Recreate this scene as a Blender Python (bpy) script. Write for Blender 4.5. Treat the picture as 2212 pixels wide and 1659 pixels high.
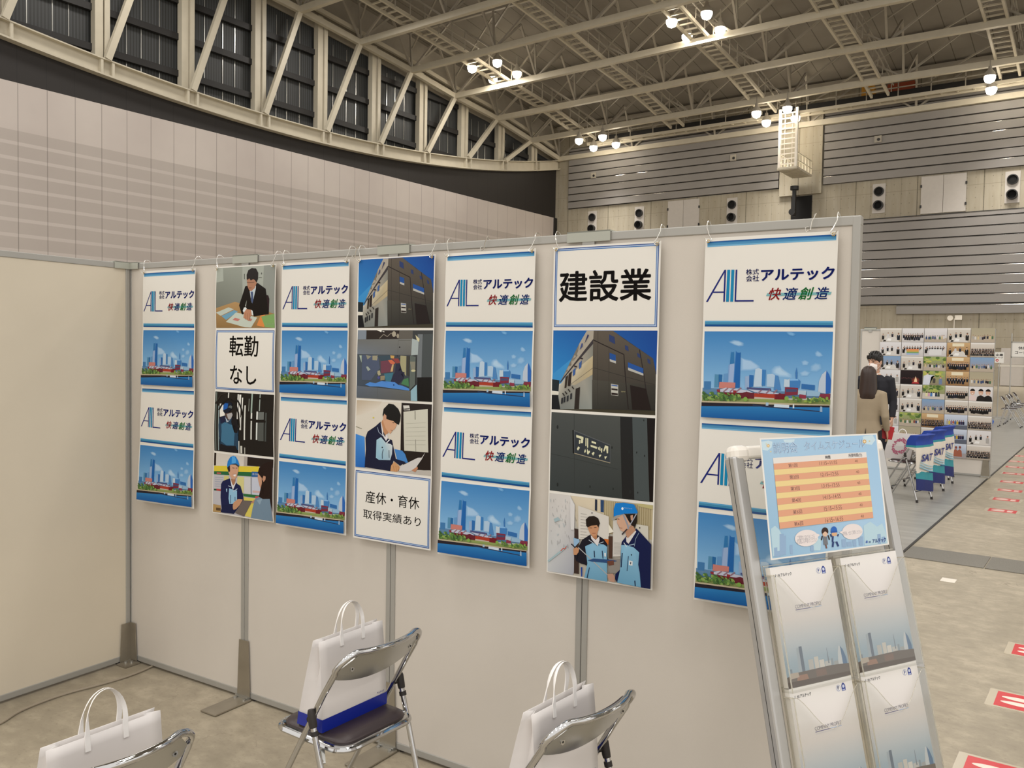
import bpy, bmesh, math, random
from math import sin, cos, pi, radians, sqrt
from mathutils import Vector, Matrix

# ------------------------------------------------------------------ scene, camera, light
for o in list(bpy.data.objects):
    bpy.data.objects.remove(o)
scene = bpy.context.scene
COL = scene.collection

YAW, PITCH, ROLL = radians(35.75), radians(-2.25), radians(0.97)
EYE = Vector((0.0, 0.0, 1.68))
fwd = Vector((-sin(YAW) * cos(PITCH), cos(YAW) * cos(PITCH), sin(PITCH)))
r0 = Vector((cos(YAW), sin(YAW), 0))
u0 = r0.cross(fwd)
rgt = r0 * cos(ROLL) + u0 * sin(ROLL)
upv = -r0 * sin(ROLL) + u0 * cos(ROLL)
cam_d = bpy.data.cameras.new('camera')
cam_d.sensor_fit = 'HORIZONTAL'
cam_d.sensor_width = 36.0
cam_d.lens = 1830.0 / 2212.0 * 36.0
cam_d.clip_end = 300
cam = bpy.data.objects.new('camera', cam_d)
COL.objects.link(cam)
M3 = Matrix((rgt, upv, -fwd)).transposed()
cam.matrix_world = Matrix.Translation(EYE) @ M3.to_4x4()
scene.camera = cam

vs = scene.view_settings
vs.view_transform = 'Standard'
vs.look = 'None'
vs.gamma = 1.0
vs.use_curve_mapping = False
vs.exposure = 0.0
scene.cycles.transparent_max_bounces = 40

world = bpy.data.worlds.new('hall_air')
scene.world = world
world.use_nodes = True
wb = world.node_tree.nodes['Background']
wb.inputs[0].default_value = (1.0, 0.96, 0.915, 1)
wb.inputs[1].default_value = 1.12

LAMP_X = (-34.1, -20.0, -5.8, 8.1, 22.0)
LAMP_Y = (-13.2, -1.6, 10.0, 21.6, 33.2, 44.9, 56.8)
LAMP_W = 470.0

# ------------------------------------------------------------------ materials
def lin(c):
    if isinstance(c, str):
        c = c.lstrip('#')
        c = tuple(int(c[i:i + 2], 16) for i in (0, 2, 4))
    out = []
    for v in c[:3]:
        v = v / 255.0
        out.append(v / 12.92 if v <= 0.04045 else ((v + 0.055) / 1.055) ** 2.4)
    return tuple(out)

def new_mat(name):
    m = bpy.data.materials.new(name)
    m.use_nodes = True
    nt = m.node_tree
    return m, nt, nt.nodes['Principled BSDF']

def mat(name, c, rough=0.5, metal=0.0, vary=0.0, scale=5.0, bump=0.0, bscale=200.0, stretch=None,
        coat=0.0, spec=0.5, trans=0.0, emit=None, estr=0.0):
    m, nt, b = new_mat(name)
    col = lin(c)
    b.inputs['Base Color'].default_value = (*col, 1)
    b.inputs['Roughness'].default_value = rough
    b.inputs['Metallic'].default_value = metal
    b.inputs['Specular IOR Level'].default_value = spec
    if coat:
        b.inputs['Coat Weight'].default_value = coat
        b.inputs['Coat Roughness'].default_value = 0.08
    if trans:
        b.inputs['Transmission Weight'].default_value = trans
    if emit:
        b.inputs['Emission Color'].default_value = (*lin(emit), 1)
        b.inputs['Emission Strength'].default_value = estr
    tc = nt.nodes.new('ShaderNodeTexCoord')
    src = tc.outputs['Object']
    if stretch:
        mp = nt.nodes.new('ShaderNodeMapping')
        mp.inputs['Scale'].default_value = stretch
        nt.links.new(src, mp.inputs[0])
        src = mp.outputs[0]
    if vary:
        n = nt.nodes.new('ShaderNodeTexNoise')
        n.inputs['Scale'].default_value = scale
        n.inputs['Detail'].default_value = 6
        nt.links.new(src, n.inputs['Vector'])
        r = nt.nodes.new('ShaderNodeMapRange')
        r.inputs[1].default_value = 0.25
        r.inputs[2].default_value = 0.75
        r.inputs[3].default_value = 1 - vary
        r.inputs[4].default_value = 1 + vary
        nt.links.new(n.outputs[0], r.inputs[0])
        mx = nt.nodes.new('ShaderNodeVectorMath')
        mx.operation = 'SCALE'
        mx.inputs[0].default_value = col
        nt.links.new(r.outputs[0], mx.inputs['Scale'])
        nt.links.new(mx.outputs[0], b.inputs['Base Color'])
    if bump:
        n2 = nt.nodes.new('ShaderNodeTexNoise')
        n2.inputs['Scale'].default_value = bscale
        n2.inputs['Detail'].default_value = 3
        nt.links.new(src, n2.inputs['Vector'])
        bp = nt.nodes.new('ShaderNodeBump')
        bp.inputs['Strength'].default_value = bump
        bp.inputs['Distance'].default_value = 0.01
        nt.links.new(n2.outputs[0], bp.inputs['Height'])
        nt.links.new(bp.outputs[0], b.inputs['Normal'])
    return m

class G:
    """small helper to write shader maths"""
    def __init__(s, nt): s.nt = nt
    def m(s, op, a, b=None, c=None):
        n = s.nt.nodes.new('ShaderNodeMath'); n.operation = op
        for i, v in enumerate((a, b, c)):
            if v is None: continue
            if isinstance(v, (int, float)): n.inputs[i].default_value = v
            else: s.nt.links.new(v, n.inputs[i])
        return n.outputs[0]
    def mix(s, fac, a, b):
        n = s.nt.nodes.new('ShaderNodeMix'); n.data_type = 'RGBA'
        for sock, v in ((n.inputs[0], fac), (n.inputs[6], a), (n.inputs[7], b)):
            if isinstance(v, tuple): sock.default_value = (*v[:3], 1)
            elif isinstance(v, (int, float)): sock.default_value = v
            else: s.nt.links.new(v, sock)
        return n.outputs[2]
    def pos(s):
        g = s.nt.nodes.new('ShaderNodeNewGeometry')
        x = s.nt.nodes.new('ShaderNodeSeparateXYZ')
        s.nt.links.new(g.outputs['Position'], x.inputs[0])
        return g.outputs['Position'], x.outputs[0], x.outputs[1], x.outputs[2]
    def noise(s, vec, scale, detail=5, stretch=None, rough=0.5):
        if stretch:
            mp = s.nt.nodes.new('ShaderNodeMapping'); mp.inputs['Scale'].default_value = stretch
            s.nt.links.new(vec, mp.inputs[0]); vec = mp.outputs[0]
        n = s.nt.nodes.new('ShaderNodeTexNoise')
        n.inputs['Scale'].default_value = scale; n.inputs['Detail'].default_value = detail
        n.inputs['Roughness'].default_value = rough
        s.nt.links.new(vec, n.inputs['Vector'])
        return n.outputs[0]
    def rng(s, v, a, b, c=0.0, d=1.0):
        n = s.nt.nodes.new('ShaderNodeMapRange')
        for i, k in enumerate((a, b, c, d)): n.inputs[i + 1].default_value = k
        s.nt.links.new(v, n.inputs[0]); return n.outputs[0]
    def lineat(s, v, period, w, off=0.0):
        """1 on thin lines every period"""
        a = s.m('ADD', v, -off + 1000 * period)
        f = s.m('MODULO', a, period)
        return s.m('LESS_THAN', f, w)

def mat_floor():
    m, nt, b = new_mat('concrete_floor'); g = G(nt)
    P, x, y, z = g.pos()
    n1 = g.noise(P, 1.3, 7, rough=0.6)
    n2 = g.noise(P, 11.0, 9, (0.75, 1.0, 1), 0.65)
    n3 = g.noise(P, 60.0, 5, (0.6, 1.0, 1), 0.65)
    c = g.mix(g.rng(n1, 0.3, 0.7), lin('978d7a'), lin('b0a591'))
    c = g.mix(g.rng(n2, 0.36, 0.58, 0.5, 0), c, lin('857c6b'))
    c = g.mix(g.rng(n2, 0.54, 0.74, 0, 0.45), c, lin('c2b8a2'))
    c = g.mix(g.rng(n3, 0.56, 0.72, 0, 0.4), c, lin('6f6653'))
    # hairline cracks
    v = nt.nodes.new('ShaderNodeTexVoronoi'); v.feature = 'DISTANCE_TO_EDGE'; v.inputs['Scale'].default_value = 0.9
    wv = nt.nodes.new('ShaderNodeVectorMath'); wv.operation = 'ADD'
    nn = nt.nodes.new('ShaderNodeTexNoise'); nn.inputs['Scale'].default_value = 2.5; nn.inputs['Detail'].default_value = 5
    nt.links.new(P, nn.inputs['Vector'])
    nt.links.new(P, wv.inputs[0]); nt.links.new(nn.outputs[1], wv.inputs[1]); nt.links.new(wv.outputs[0], v.inputs['Vector'])
    crack = g.m('MULTIPLY', g.m('LESS_THAN', v.outputs[0], 0.0028), g.rng(n1, 0.45, 0.6))
    c = g.mix(g.m('MULTIPLY', crack, 0.45), c, lin('5d5442'))
    nt.links.new(c, b.inputs['Base Color'])
    nt.links.new(g.rng(n1, 0.3, 0.7, 0.34, 0.5), b.inputs['Roughness'])
    return m

def mat_wall_left():
    m, nt, b = new_mat('wall_panels'); g = G(nt)
    P, x, y, z = g.pos()
    n = g.noise(P, 0.25, 4)
    c = g.mix(g.rng(n, 0.3, 0.7), lin('bdb3ad'), lin('c9c0b9'))
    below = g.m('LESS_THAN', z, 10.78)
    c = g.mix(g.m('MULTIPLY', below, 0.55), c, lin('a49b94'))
    stripe = g.m('MULTIPLY', g.lineat(z, 0.655, 0.15, 10.16 - 0.655), g.m('LESS_THAN', z, 10.4))
    c = g.mix(g.m('MULTIPLY', stripe, 0.6), c, lin('cbc2bc'))
    joint = g.lineat(y, 1.232, 0.035, 17.37)
    c = g.mix(g.m('MULTIPLY', joint, 0.5), c, lin('57504b'))
    nt.links.new(c, b.inputs['Base Color'])
    b.inputs['Roughness'].default_value = 0.55
    return m

def mat_wall_back():
    m, nt, b = new_mat('board_marked_concrete'); g = G(nt)
    P, x, y, z = g.pos()
    n = g.noise(P, 0.6, 6, (1, 1, 0.25), 0.6)
    n2 = g.noise(P, 4.0, 5, (1, 1, 0.12), 0.6)
    c = g.mix(g.rng(n, 0.3, 0.7), lin('989080'), lin('aaa290'))
    c = g.mix(g.rng(n2, 0.4, 0.7, 0, 0.5), c, lin('8f8670'))
    j = g.lineat(x, 0.95, 0.03, 0.2)
    c = g.mix(g.m('MULTIPLY', j, 0.45), c, lin('6e6757'))
    j2 = g.lineat(x, 3.8, 0.06, 0.2)
    c = g.mix(g.m('MULTIPLY', j2, 0.7), c, lin('5a5447'))
    j3 = g.lineat(z, 1.9, 0.035, 1.1)
    c = g.mix(g.m('MULTIPLY', j3, 0.4), c, lin('6e6757'))
    hx = g.m('ABSOLUTE', g.m('SUBTRACT', g.m('MODULO', g.m('ADD', x, 1000 * 0.475), 0.475), 0.2375))
    hz = g.m('ABSOLUTE', g.m('SUBTRACT', g.m('MODULO', g.m('ADD', z, 100 * 0.633), 0.633), 0.316))
    hole = g.m('MULTIPLY', g.m('LESS_THAN', hx, 0.022), g.m('LESS_THAN', hz, 0.03))
    c = g.mix(g.m('MULTIPLY', hole, 0.5), c, lin('4a4438'))
    nt.links.new(c, b.inputs['Base Color'])
    b.inputs['Roughness'].default_value = 0.75
    return m

def mat_deck():
    m, nt, b = new_mat('roof_deck'); g = G(nt)
    P, x, y, z = g.pos()
    n = g.noise(P, 0.4, 4)
    c = g.mix(g.rng(n, 0.3, 0.7), lin('837d74'), lin('908a80'))
    j = g.lineat(x, 1.15, 0.05)
    c = g.mix(g.m('MULTIPLY', j, 0.75), c, lin('4d463d'))
    nt.links.new(c, b.inputs['Base Color'])
    b.inputs['Roughness'].default_value = 0.8
    return m

def mat_louvre():
    m, nt, b = new_mat('dark_blind'); g = G(nt)
    P, x, y, z = g.pos()
    f = g.lineat(y, 0.155, 0.07)
    c = g.mix(f, lin('2a2b2a'), lin('3d3f40'))
    nt.links.new(c, b.inputs['Base Color'])
    b.inputs['Roughness'].default_value = 0.55
    return m

def mat_fascia():
    m, nt, b = new_mat('black_fascia'); g = G(nt)
    P, x, y, z = g.pos()
    c = g.mix(g.lineat(y, 1.232, 0.03, 17.37), lin('231f1d'), lin('151312'))
    nt.links.new(c, b.inputs['Base Color'])
    b.inputs['Roughness'].default_value = 0.6
    return m

def mat_mat():
    m, nt, b = new_mat('grey_vinyl_mat'); g = G(nt)
    P, x, y, z = g.pos()
    n = g.noise(P, 3.0, 5, (0.35, 3.2, 1), 0.6)
    c = g.mix(g.rng(n, 0.3, 0.7), lin('8b8983'), lin('a5a39c'))
    c = g.mix(g.m('MULTIPLY', g.lineat(y, 0.24, 0.008), 0.3), c, lin('6d6b66'))
    nt.links.new(c, b.inputs['Base Color'])
    b.inputs['Roughness'].default_value = 0.28
    return m

def mat_print(name, rough):
    """printed sheet: ink colours live on the sheet itself"""
    m, nt, b = new_mat(name)
    a = nt.nodes.new('ShaderNodeAttribute'); a.attribute_name = 'ink'
    nt.links.new(a.outputs['Color'], b.inputs['Base Color'])
    b.inputs['Roughness'].default_value = rough
    b.inputs['Specular IOR Level'].default_value = 0.16
    return m

MAT = {}
MAT['floor'] = mat_floor()
MAT['wall_left'] = mat_wall_left()
MAT['wall_back'] = mat_wall_back()
MAT['deck'] = mat_deck()
MAT['blind'] = mat_louvre()
MAT['fascia'] = mat_fascia()
MAT['mat'] = mat_mat()
MAT['print'] = mat_print('laminated_print', 0.22)
MAT['paper'] = mat_print('matt_print', 0.5)
MAT['cream_steel'] = mat('cream_steel', 'c4bca9', 0.5, vary=0.05, scale=2)
MAT['grey_steel'] = mat('grey_steel', 'a39c8f', 0.5, vary=0.05, scale=2)
MAT['dark_strip'] = mat('dark_strip', '1d1b1a', 0.6)
MAT['silver'] = mat('silver_cladding', '8b8783', 0.5, 0.0, vary=0.05, scale=0.5, spec=0.25)
MAT['silver_lip'] = mat('silver_lip', 'b9b6b2', 0.12, 0.9, vary=0.05, scale=0.5)
MAT['black'] = mat('black_plastic', '1a1918', 0.45)
MAT['black_void'] = mat('dark_inside', '0c0b0b', 0.9)
MAT['door_grey'] = mat('painted_door', 'b9b3ac', 0.5, vary=0.03)
MAT['white_paint'] = mat('white_paint', 'e4ddd0', 0.4)
MAT['lamp_glow'] = mat('lamp_glow', 'ffffff', 0.4, emit='fff2dc', estr=30.0)
MAT['fabric'] = mat('panel_fabric', 'ccc5bb', 0.85, vary=0.035, scale=2.2, bump=0.07, bscale=520)
MAT['fabric_warm'] = mat('panel_fabric_cream', 'd2c8b5', 0.85, vary=0.04, scale=2.0, bump=0.07, bscale=520)
MAT['alu'] = mat('anodised_aluminium', 'a5a39d', 0.42, 0.25, vary=0.04, scale=4)
MAT['clip'] = mat('clip_plastic', 'a9aba0', 0.4)
MAT['foot'] = mat('foot_steel', '9b9384', 0.3, 0.55, vary=0.12, scale=9)
MAT['chrome'] = mat('chrome', 'c9c9c9', 0.07, 1.0)
MAT['chrome_dull'] = mat('brushed_chrome', 'bdbdb9', 0.3, 0.85)
MAT['wire'] = mat('bright_wire', 'd9d6cd', 0.15, 1.0)
MAT['vinyl'] = mat('dark_vinyl', '352a2b', 0.35, bump=0.1, bscale=400)
MAT['rubber'] = mat('rubber', '2a2522', 0.6)
MAT['bag'] = mat('white_bag_film', 'dcd7d4', 0.42, spec=0.35)
MAT['bag_handle'] = mat('white_plastic_handle', 'f4f1ee', 0.3)
MAT['bag_blue'] = mat('blue_bag_base', '0a2391', 0.35)
MAT['navy_ink'] = mat('navy_ink', '1b2a7a', 0.5)
MAT['cable'] = mat('grey_cable', '9a8f7e', 0.5)

# ------------------------------------------------------------------ mesh helpers
class MB:
    def __init__(s):
        s.v = []; s.f = []; s.mi = []
    def add(s, vs_, fs, mi=0):
        o = len(s.v)
        s.v += [tuple(p) for p in vs_]
        s.f += [tuple(i + o for i in f) for f in fs]
        s.mi += [mi] * len(fs)
        return s
    def box(s, x0, x1, y0, y1, z0, z1, mi=0, mx=None):
        p = [Vector((x, y, z)) for z in (z0, z1) for y in (y0, y1) for x in (x0, x1)]
        if mx: p = [mx @ q for q in p]
        return s.add(p, [(0, 2, 3, 1), (4, 5, 7, 6), (0, 1, 5, 4), (2, 6, 7, 3), (0, 4, 6, 2), (1, 3, 7, 5)], mi)
    def bar(s, a, b, w, h=None, mi=0, up=(0, 0, 1)):
        """square bar between two points"""
        a = Vector(a); b = Vector(b); h = h or w
        d = (b - a).normalized(); up = Vector(up)
        if abs(d.dot(up)) > 0.98: up = Vector((1, 0, 0))
        x = d.cross(up).normalized(); y = x.cross(d).normalized()
        p = []
        for c in (a, b):
            for i, j in ((-1, -1), (1, -1), (1, 1), (-1, 1)):
                p.append(c + x * (i * w / 2) + y * (j * h / 2))
        return s.add(p, [(0, 1, 2, 3), (4, 7, 6, 5), (0, 4, 5, 1), (1, 5, 6, 2), (2, 6, 7, 3), (3, 7, 4, 0)], mi)
    def tube(s, path, r, n=8, closed=False, mi=0, caps=True):
        P = [Vector(p) for p in path]; N = len(P)
        R = r if isinstance(r, (list, tuple)) else [r] * N
        up = None; rings = []
        for i in range(N):
            if closed: d = (P[(i + 1) % N] - P[i - 1]).normalized()
            else: d = (P[min(i + 1, N - 1)] - P[max(i - 1, 0)]).normalized()
            if up is None:
                up = Vector((0, 0, 1)) if abs(d.z) < 0.9 else Vector((1, 0, 0))
            x = d.cross(up).normalized(); up = x.cross(d).normalized()
            rings.append([P[i] + (x * cos(2 * pi * k / n) + up * sin(2 * pi * k / n)) * R[i] for k in range(n)])
        vsx = [p for q in rings for p in q]; fs = []
        for i in range(N if closed else N - 1):
            for k in range(n):
                a = i * n + k; b = i * n + (k + 1) % n; c = ((i + 1) % N) * n + (k + 1) % n; d = ((i + 1) % N) * n + k
                fs.append((a, b, c, d))
        if caps and not closed:
            fs.append(tuple(range(n - 1, -1, -1))); fs.append(tuple((N - 1) * n + k for k in range(n)))
        return s.add(vsx, fs, mi)
    def rings(s, rs, mi=0, cap0=True, cap1=True):
        n = len(rs[0]); vsx = [p for q in rs for p in q]; fs = []
        for i in range(len(rs) - 1):
            for k in range(n):
                fs.append((i * n + k, i * n + (k + 1) % n, (i + 1) * n + (k + 1) % n, (i + 1) * n + k))
        if cap0: fs.append(tuple(range(n - 1, -1, -1)))
        if cap1: fs.append(tuple((len(rs) - 1) * n + k for k in range(n)))
        return s.add(vsx, fs, mi)
    def prism(s, poly, y0, y1, mi=0, mx=None):
        """polygon given in (x,z), extruded along y"""
        n = len(poly)
        p = [Vector((a, y0, b)) for a, b in poly] + [Vector((a, y1, b)) for a, b in poly]
        if mx: p = [mx @ q for q in p]
        fs = [tuple(range(n)), tuple(range(2 * n - 1, n - 1, -1))]
        fs += [(i, i + n, (i + 1) % n + n, (i + 1) % n) for i in range(n)]
        return s.add(p, fs, mi)
    def disc(s, c, r, axis, depth, n=20, mi=0):
        c = Vector(c); ax = Vector(axis).normalized()
        return s.tube([c, c + ax * depth], r, n, mi=mi)
    def build(s, name, mats, parent=None, smooth=False, bevel=0.0):
        me = bpy.data.meshes.new(name)
        me.from_pydata(s.v, [], s.f)
        for m in (mats if isinstance(mats, (list, tuple)) else [mats]):
            me.materials.append(MAT[m] if isinstance(m, str) else m)
        for p, i in zip(me.polygons, s.mi): p.material_index = i
        bm = bmesh.new(); bm.from_mesh(me)
        bmesh.ops.recalc_face_normals(bm, faces=bm.faces)
        bm.to_mesh(me); bm.free()
        if smooth:
            for p in me.polygons: p.use_smooth = True
            me.set_sharp_from_angle(angle=radians(40))
        o = bpy.data.objects.new(name, me)
        COL.objects.link(o)
        if parent: o.parent = parent
        if bevel:
            bv = o.modifiers.new('bevel', 'BEVEL'); bv.width = bevel; bv.segments = 2; bv.limit_method = 'ANGLE'
        return o

def tag(o, label=None, cat=None, group=None, kind=None):
    if label: o['label'] = label
    if cat: o['category'] = cat
    if group: o['group'] = group
    if kind: o['kind'] = kind
    return o

def thing(name, label, cat, loc=(0, 0, 0), rz=0.0, group=None, mx=None):
    o = bpy.data.objects.new(name, None)
    o.empty_display_size = 0.1
    COL.objects.link(o)
    if mx: o.matrix_world = mx
    else:
        o.location = loc; o.rotation_euler = (0, 0, rz)
    return tag(o, label, cat, group)

def dup(root, loc=None, rz=None, label=None, group=None, mx=None, name=None):
    c = root.copy(); COL.objects.link(c)
    if mx: c.matrix_world = mx
    if loc is not None: c.location = loc
    if rz is not None: c.rotation_euler = (0, 0, rz)
    if label: c['label'] = label
    if group: c['group'] = group
    def rec(a, b):
        for ch in [q for q in KIDS.get(a.name, [])]:
            d = ch.copy(); COL.objects.link(d); d.parent = b
            KIDS.setdefault(b.name, []).append(d)
            rec(ch, d)
    rec(root, c)
    return c
KIDS = {}
def index_kids():
    KIDS.clear()
    for o in bpy.data.objects:
        if o.parent: KIDS.setdefault(o.parent.name, []).append(o)

def struct(o):
    o['kind'] = 'structure'; return o
def circ(cx_, cy_, r, n=16, a0=0.0, a1=2 * pi):
    return [(cx_ + r * cos(a0 + (a1 - a0) * i / n), cy_ + r * sin(a0 + (a1 - a0) * i / n)) for i in range(n)]
def rrect(x0, x1, z0, z1, r, n=4):
    p = []
    for (cx_, cz, a) in ((x1 - r, z1 - r, 0), (x0 + r, z1 - r, pi / 2), (x0 + r, z0 + r, pi), (x1 - r, z0 + r, 1.5 * pi)):
        for i in range(n + 1):
            t = a + pi / 2 * i / n
            p.append((cx_ + r * cos(t), cz + r * sin(t)))
    return p
def interp(tab, y):
    tab = sorted(tab)
    if y <= tab[0][0]: return tab[0][1]
    for (a, b), (c, d) in zip(tab, tab[1:]):
        if y <= c: return b + (d - b) * (y - a) / (c - a)
    return tab[-1][1]

# ------------------------------------------------------------------ the hall
XL, YB = -38.96, 60.0
CHORD = [(-20, 18.6), (-10, 19.7), (0, 20.6), (9, 21.2), (14, 21.4), (18.9, 21.4), (23.4, 21.3), (27.9, 21.1), (32.45, 20.79),
         (37.13, 20.37), (41.72, 19.94), (46.24, 19.40), (51.16, 18.99), (55.7, 18.32), (60.14, 17.60)]
def zch(y): return interp(CHORD, y)
DECK_UP = 2.7

struct(MB().box(-45, 40, -25, 62, -0.3, 0.0).build('floor', 'floor'))
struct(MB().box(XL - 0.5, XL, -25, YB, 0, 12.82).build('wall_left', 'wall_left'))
struct(MB().box(XL - 0.5, 40, YB, YB + 0.6, 0, 20.5).build('wall_back', 'wall_back'))
# corner pier of the back wall and thin dark corner trim
struct(MB().box(XL, XL + 0.14, YB - 0.35, YB, 0, 12.8).build('trim_corner', 'dark_strip'))

# roof deck
b = MB()
ys = [y for y, _ in CHORD if y >= 9] + [62.0]
vsx = []
for y in ys:
    z = zch(y) + DECK_UP
    vsx += [(XL - 0.6, y, z), (40, y, z), (40, y, z + 0.3), (XL - 0.6, y, z + 0.3)]
fsx = []
for i in range(len(ys) - 1):
    for k in range(4):
        fsx.append((i * 4 + k, i * 4 + (k + 1) % 4, i * 4 + 4 + (k + 1) % 4, i * 4 + 4 + k))
b.add(vsx, fsx)
struct(b.build('ceiling', 'deck'))

# curved girder along the left wall
def zg(y): return 14.42 + 0.00393 * (y - 31.5) ** 2
b = MB()
N = 44
prof = [(0, 0), (0.42, 0), (0.42, -0.06), (0.16, -0.06), (0.16, -0.70), (0.42, -0.70), (0.42, -0.78), (0, -0.78)]
rs = []
for i in range(N + 1):
    y = 8 + (YB - 8) * i / N
    rs.append([Vector((XL - 0.05 + px, y, zg(y) + pz)) for px, pz in prof])
b.rings(rs)
fy = [8 + (YB - 8) * i / 30 for i in range(31)]
fp = [(-25.0, 12.82), (YB, 12.82)] + [(y, zg(y) - 0.74) for y in reversed(fy)] + [(-25.0, zg(8) - 0.74)]
SWAP = Matrix(((0, 1, 0, 0), (1, 0, 0, 0), (0, 0, 1, 0), (0, 0, 0, 1)))
struct(MB().prism(fp, 0, 0.4, mx=Matrix.Translation((XL - 0.46, 0, 0)) @ SWAP).build('wall_left_fascia', 'fascia'))
POSTS = [12.3 + 4.45 * k for k in range(11)]
for y in POSTS:
    if y < 58: 
        for dy in (-0.27, 0.27):
            b.box(XL, XL + 0.34, y + dy - 0.06, y + dy + 0.06, zg(y) - 0.74, zg(y) - 0.02)
girder_mb = b

# window bays behind the girder
for k in range(len(POSTS)):
    y0 = POSTS[k] + 0.36
    y1 = min(POSTS[k] + 4.45 - 0.36, YB - 0.2)
    if y1 <= y0 + 0.3: continue
    z0 = min(zg(y0), zg(y1)) - 0.3
    za, zb = zch(y0) + 0.25, zch(y1) + 0.25
    w = MB().prism([(y0 - 0.4, z0), (y1 + 0.4, z0), (y1 + 0.4, zb), (y0 - 0.4, za)], 0, 0.05,
                   mx=Matrix.Translation((XL - 0.75, 0, 0)) @ Matrix(((0, 1, 0, 0), (1, 0, 0, 0), (0, 0, 1, 0), (0, 0, 0, 1))))
    wo = struct(w.build('window_%d' % (k + 1), 'blind'))
    bb = MB()
    for zs in (15.45, 17.28, 19.1, 20.9):
        zt = min(za - (za - zb) * t for t in (0.0, 0.5, 1.0))
        if zs > z0 + 0.4 and zs < zt - 0.1:
            bb.box(XL - 0.62, XL - 0.4, y0 - 0.2, y1 + 0.1, zs - 0.16, zs + 0.16)
    if bb.v: bb.build('blind_rail', 'dark_strip', wo)
    gg = MB()
    for t in (0.27, 0.52, 0.75):
        y = y0 + (y1 - y0) * t + 0.1 * sin(k * 3 + t * 9)
        gg.box(XL - 0.69, XL - 0.66, y, y + 0.05, z0 + 0.1, min(za, zb) - 0.4)
    gg.build('mullion', 'chrome_dull', wo)
# posts
for y in POSTS:
    if y > 58: continue
    b = MB()
    b.box(XL - 0.5, XL - 0.12, y - 0.36, y + 0.02, zg(y) - 0.3, zch(y) + 0.6)
    b.box(XL - 0.3, XL - 0.02, y + 0.06, y + 0.30, zg(y) - 0.1, zch(y) + 0.3)
    struct(b.build('trim_post', 'cream_steel'))
# upper closing strip above the windows
b = MB()
rs = []
for y in ys:
    if y < 5: continue
    z = zch(y)
    rs.append([Vector((XL - 0.55, y, z - 0.1)), Vector((XL - 0.45, y, z - 0.1)), Vector((XL - 0.45, y, z + DECK_UP)), Vector((XL - 0.55, y, z + DECK_UP))])
b.rings(rs)
struct(b.build('trim_eaves', 'grey_steel'))

# truss of the left wall: chord and slanting struts
NODES = [18.9, 23.4, 27.9, 32.45, 37.13, 41.72, 46.24, 51.16, 55.7, 60.0]
b = MB()
for y0, y1 in zip([14.0] + NODES, NODES):
    b.bar((XL + 0.35, y0, zch(y0)), (XL + 0.35, y1, zch(y1)), 0.26, 0.34)
    b.bar((XL + 0.1, y0, zch(y0) + 0.75), (XL + 0.1, y1, zch(y1) + 0.75), 0.2, 0.26)
chord_o = thing('wall_truss', 'cream truss with bowed girder and slanting struts along the left wall windows', 'truss')
girder_mb.build('curved_girder', 'cream_steel', chord_o)
b.build('chord', 'cream_steel', chord_o)
for y1 in NODES[:-1]:
    y0 = min(POSTS, key=lambda p: abs(p - (y1 - 2.4 - (y1 - 30) * 0.035)))
    MB().bar((XL + 0.3, y0, zg(y0)), (XL + 0.35, y1, zch(y1)), 0.24, 0.3).build('strut', 'cream_steel', chord_o)

# roof beams spanning the hall
BEAM_ORD = ['nearest the top edge', 'seventh from the back wall', 'sixth from the back wall', 'fifth from the back wall', 'fourth from the back wall',
            'third from the back wall', 'second from the back wall', 'closest to the back wall']
NB = [27.9, 32.45, 37.13, 41.72, 46.24, 51.16, 55.7, 60.0]
CATX = (-34.6, -27.2, -20.4, -13.2, -6.0, 1.0)
for k, y in enumerate(NB):
    yy = y if y < 59 else 59.75
    lab = 'long cream roof beam with zigzag bracing, ' + BEAM_ORD[k]
    t = thing('roof_beam', lab, 'beam', group='roof beams')
    z0 = zch(y)
    def zb_(x): return z0 + (0.012 * (x - XL) if x < XL + 24 else 0.29 - 0.010 * (x - XL - 24)) * (0 if k == 7 else 1)
    xs = [XL + 0.3 + 6.0 * i for i in range(10)]
    m = MB()
    for xa, xb in zip(xs, xs[1:]): m.bar((xa, yy, zb_(xa)), (xb, yy, zb_(xb)), 0.3, 0.36)
    m.build('bottom_chord', 'cream_steel', t)
    m = MB()
    for xa, xb in zip(xs, xs[1:]): m.bar((xa, yy - 0.2, z0 + DECK_UP - 0.25), (xb, yy - 0.2, z0 + DECK_UP - 0.25), 0.2, 0.28)
    m.build('top_chord', 'grey_steel', t)
    m = MB()
    for i in range(24):
        x = XL + 0.4 + 3.5 * i * 0.97
        if i % 2 == 0:
            m.bar((x, yy, zb_(x)), (x + 3.4, yy - 0.2, z0 + DECK_UP - 0.3), 0.11)
            m.bar((x, yy, zb_(x)), (x, yy - 0.2, z0 + DECK_UP - 0.3), 0.11)
        else:
            m.bar((x + 3.4, yy, zb_(x)), (x, yy - 0.2, z0 + DECK_UP - 0.3), 0.11)
    m.build('web', 'grey_steel', t)
    if k > 0:
        m = MB()
        yp = NB[k - 1]
        for i in range(8):
            x = XL + 0.4 + 6.8 * i
            m.bar((x, yy, zb_(x) + 0.1), (x + 0.3, (yy + yp) / 2, (z0 + zch(yp)) / 2 + DECK_UP - 0.2), 0.12)
            m.bar((x + 0.3, (yy + yp) / 2, (z0 + zch(yp)) / 2 + DECK_UP - 0.2), (x, yp, zch(yp) + 0.15), 0.12)
            m.bar((x, yy, zb_(x) + 1.4), (x + 6.8, yp, zch(yp) + DECK_UP - 0.4), 0.09)
        m.build('cross_brace', 'grey_steel', t)

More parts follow.
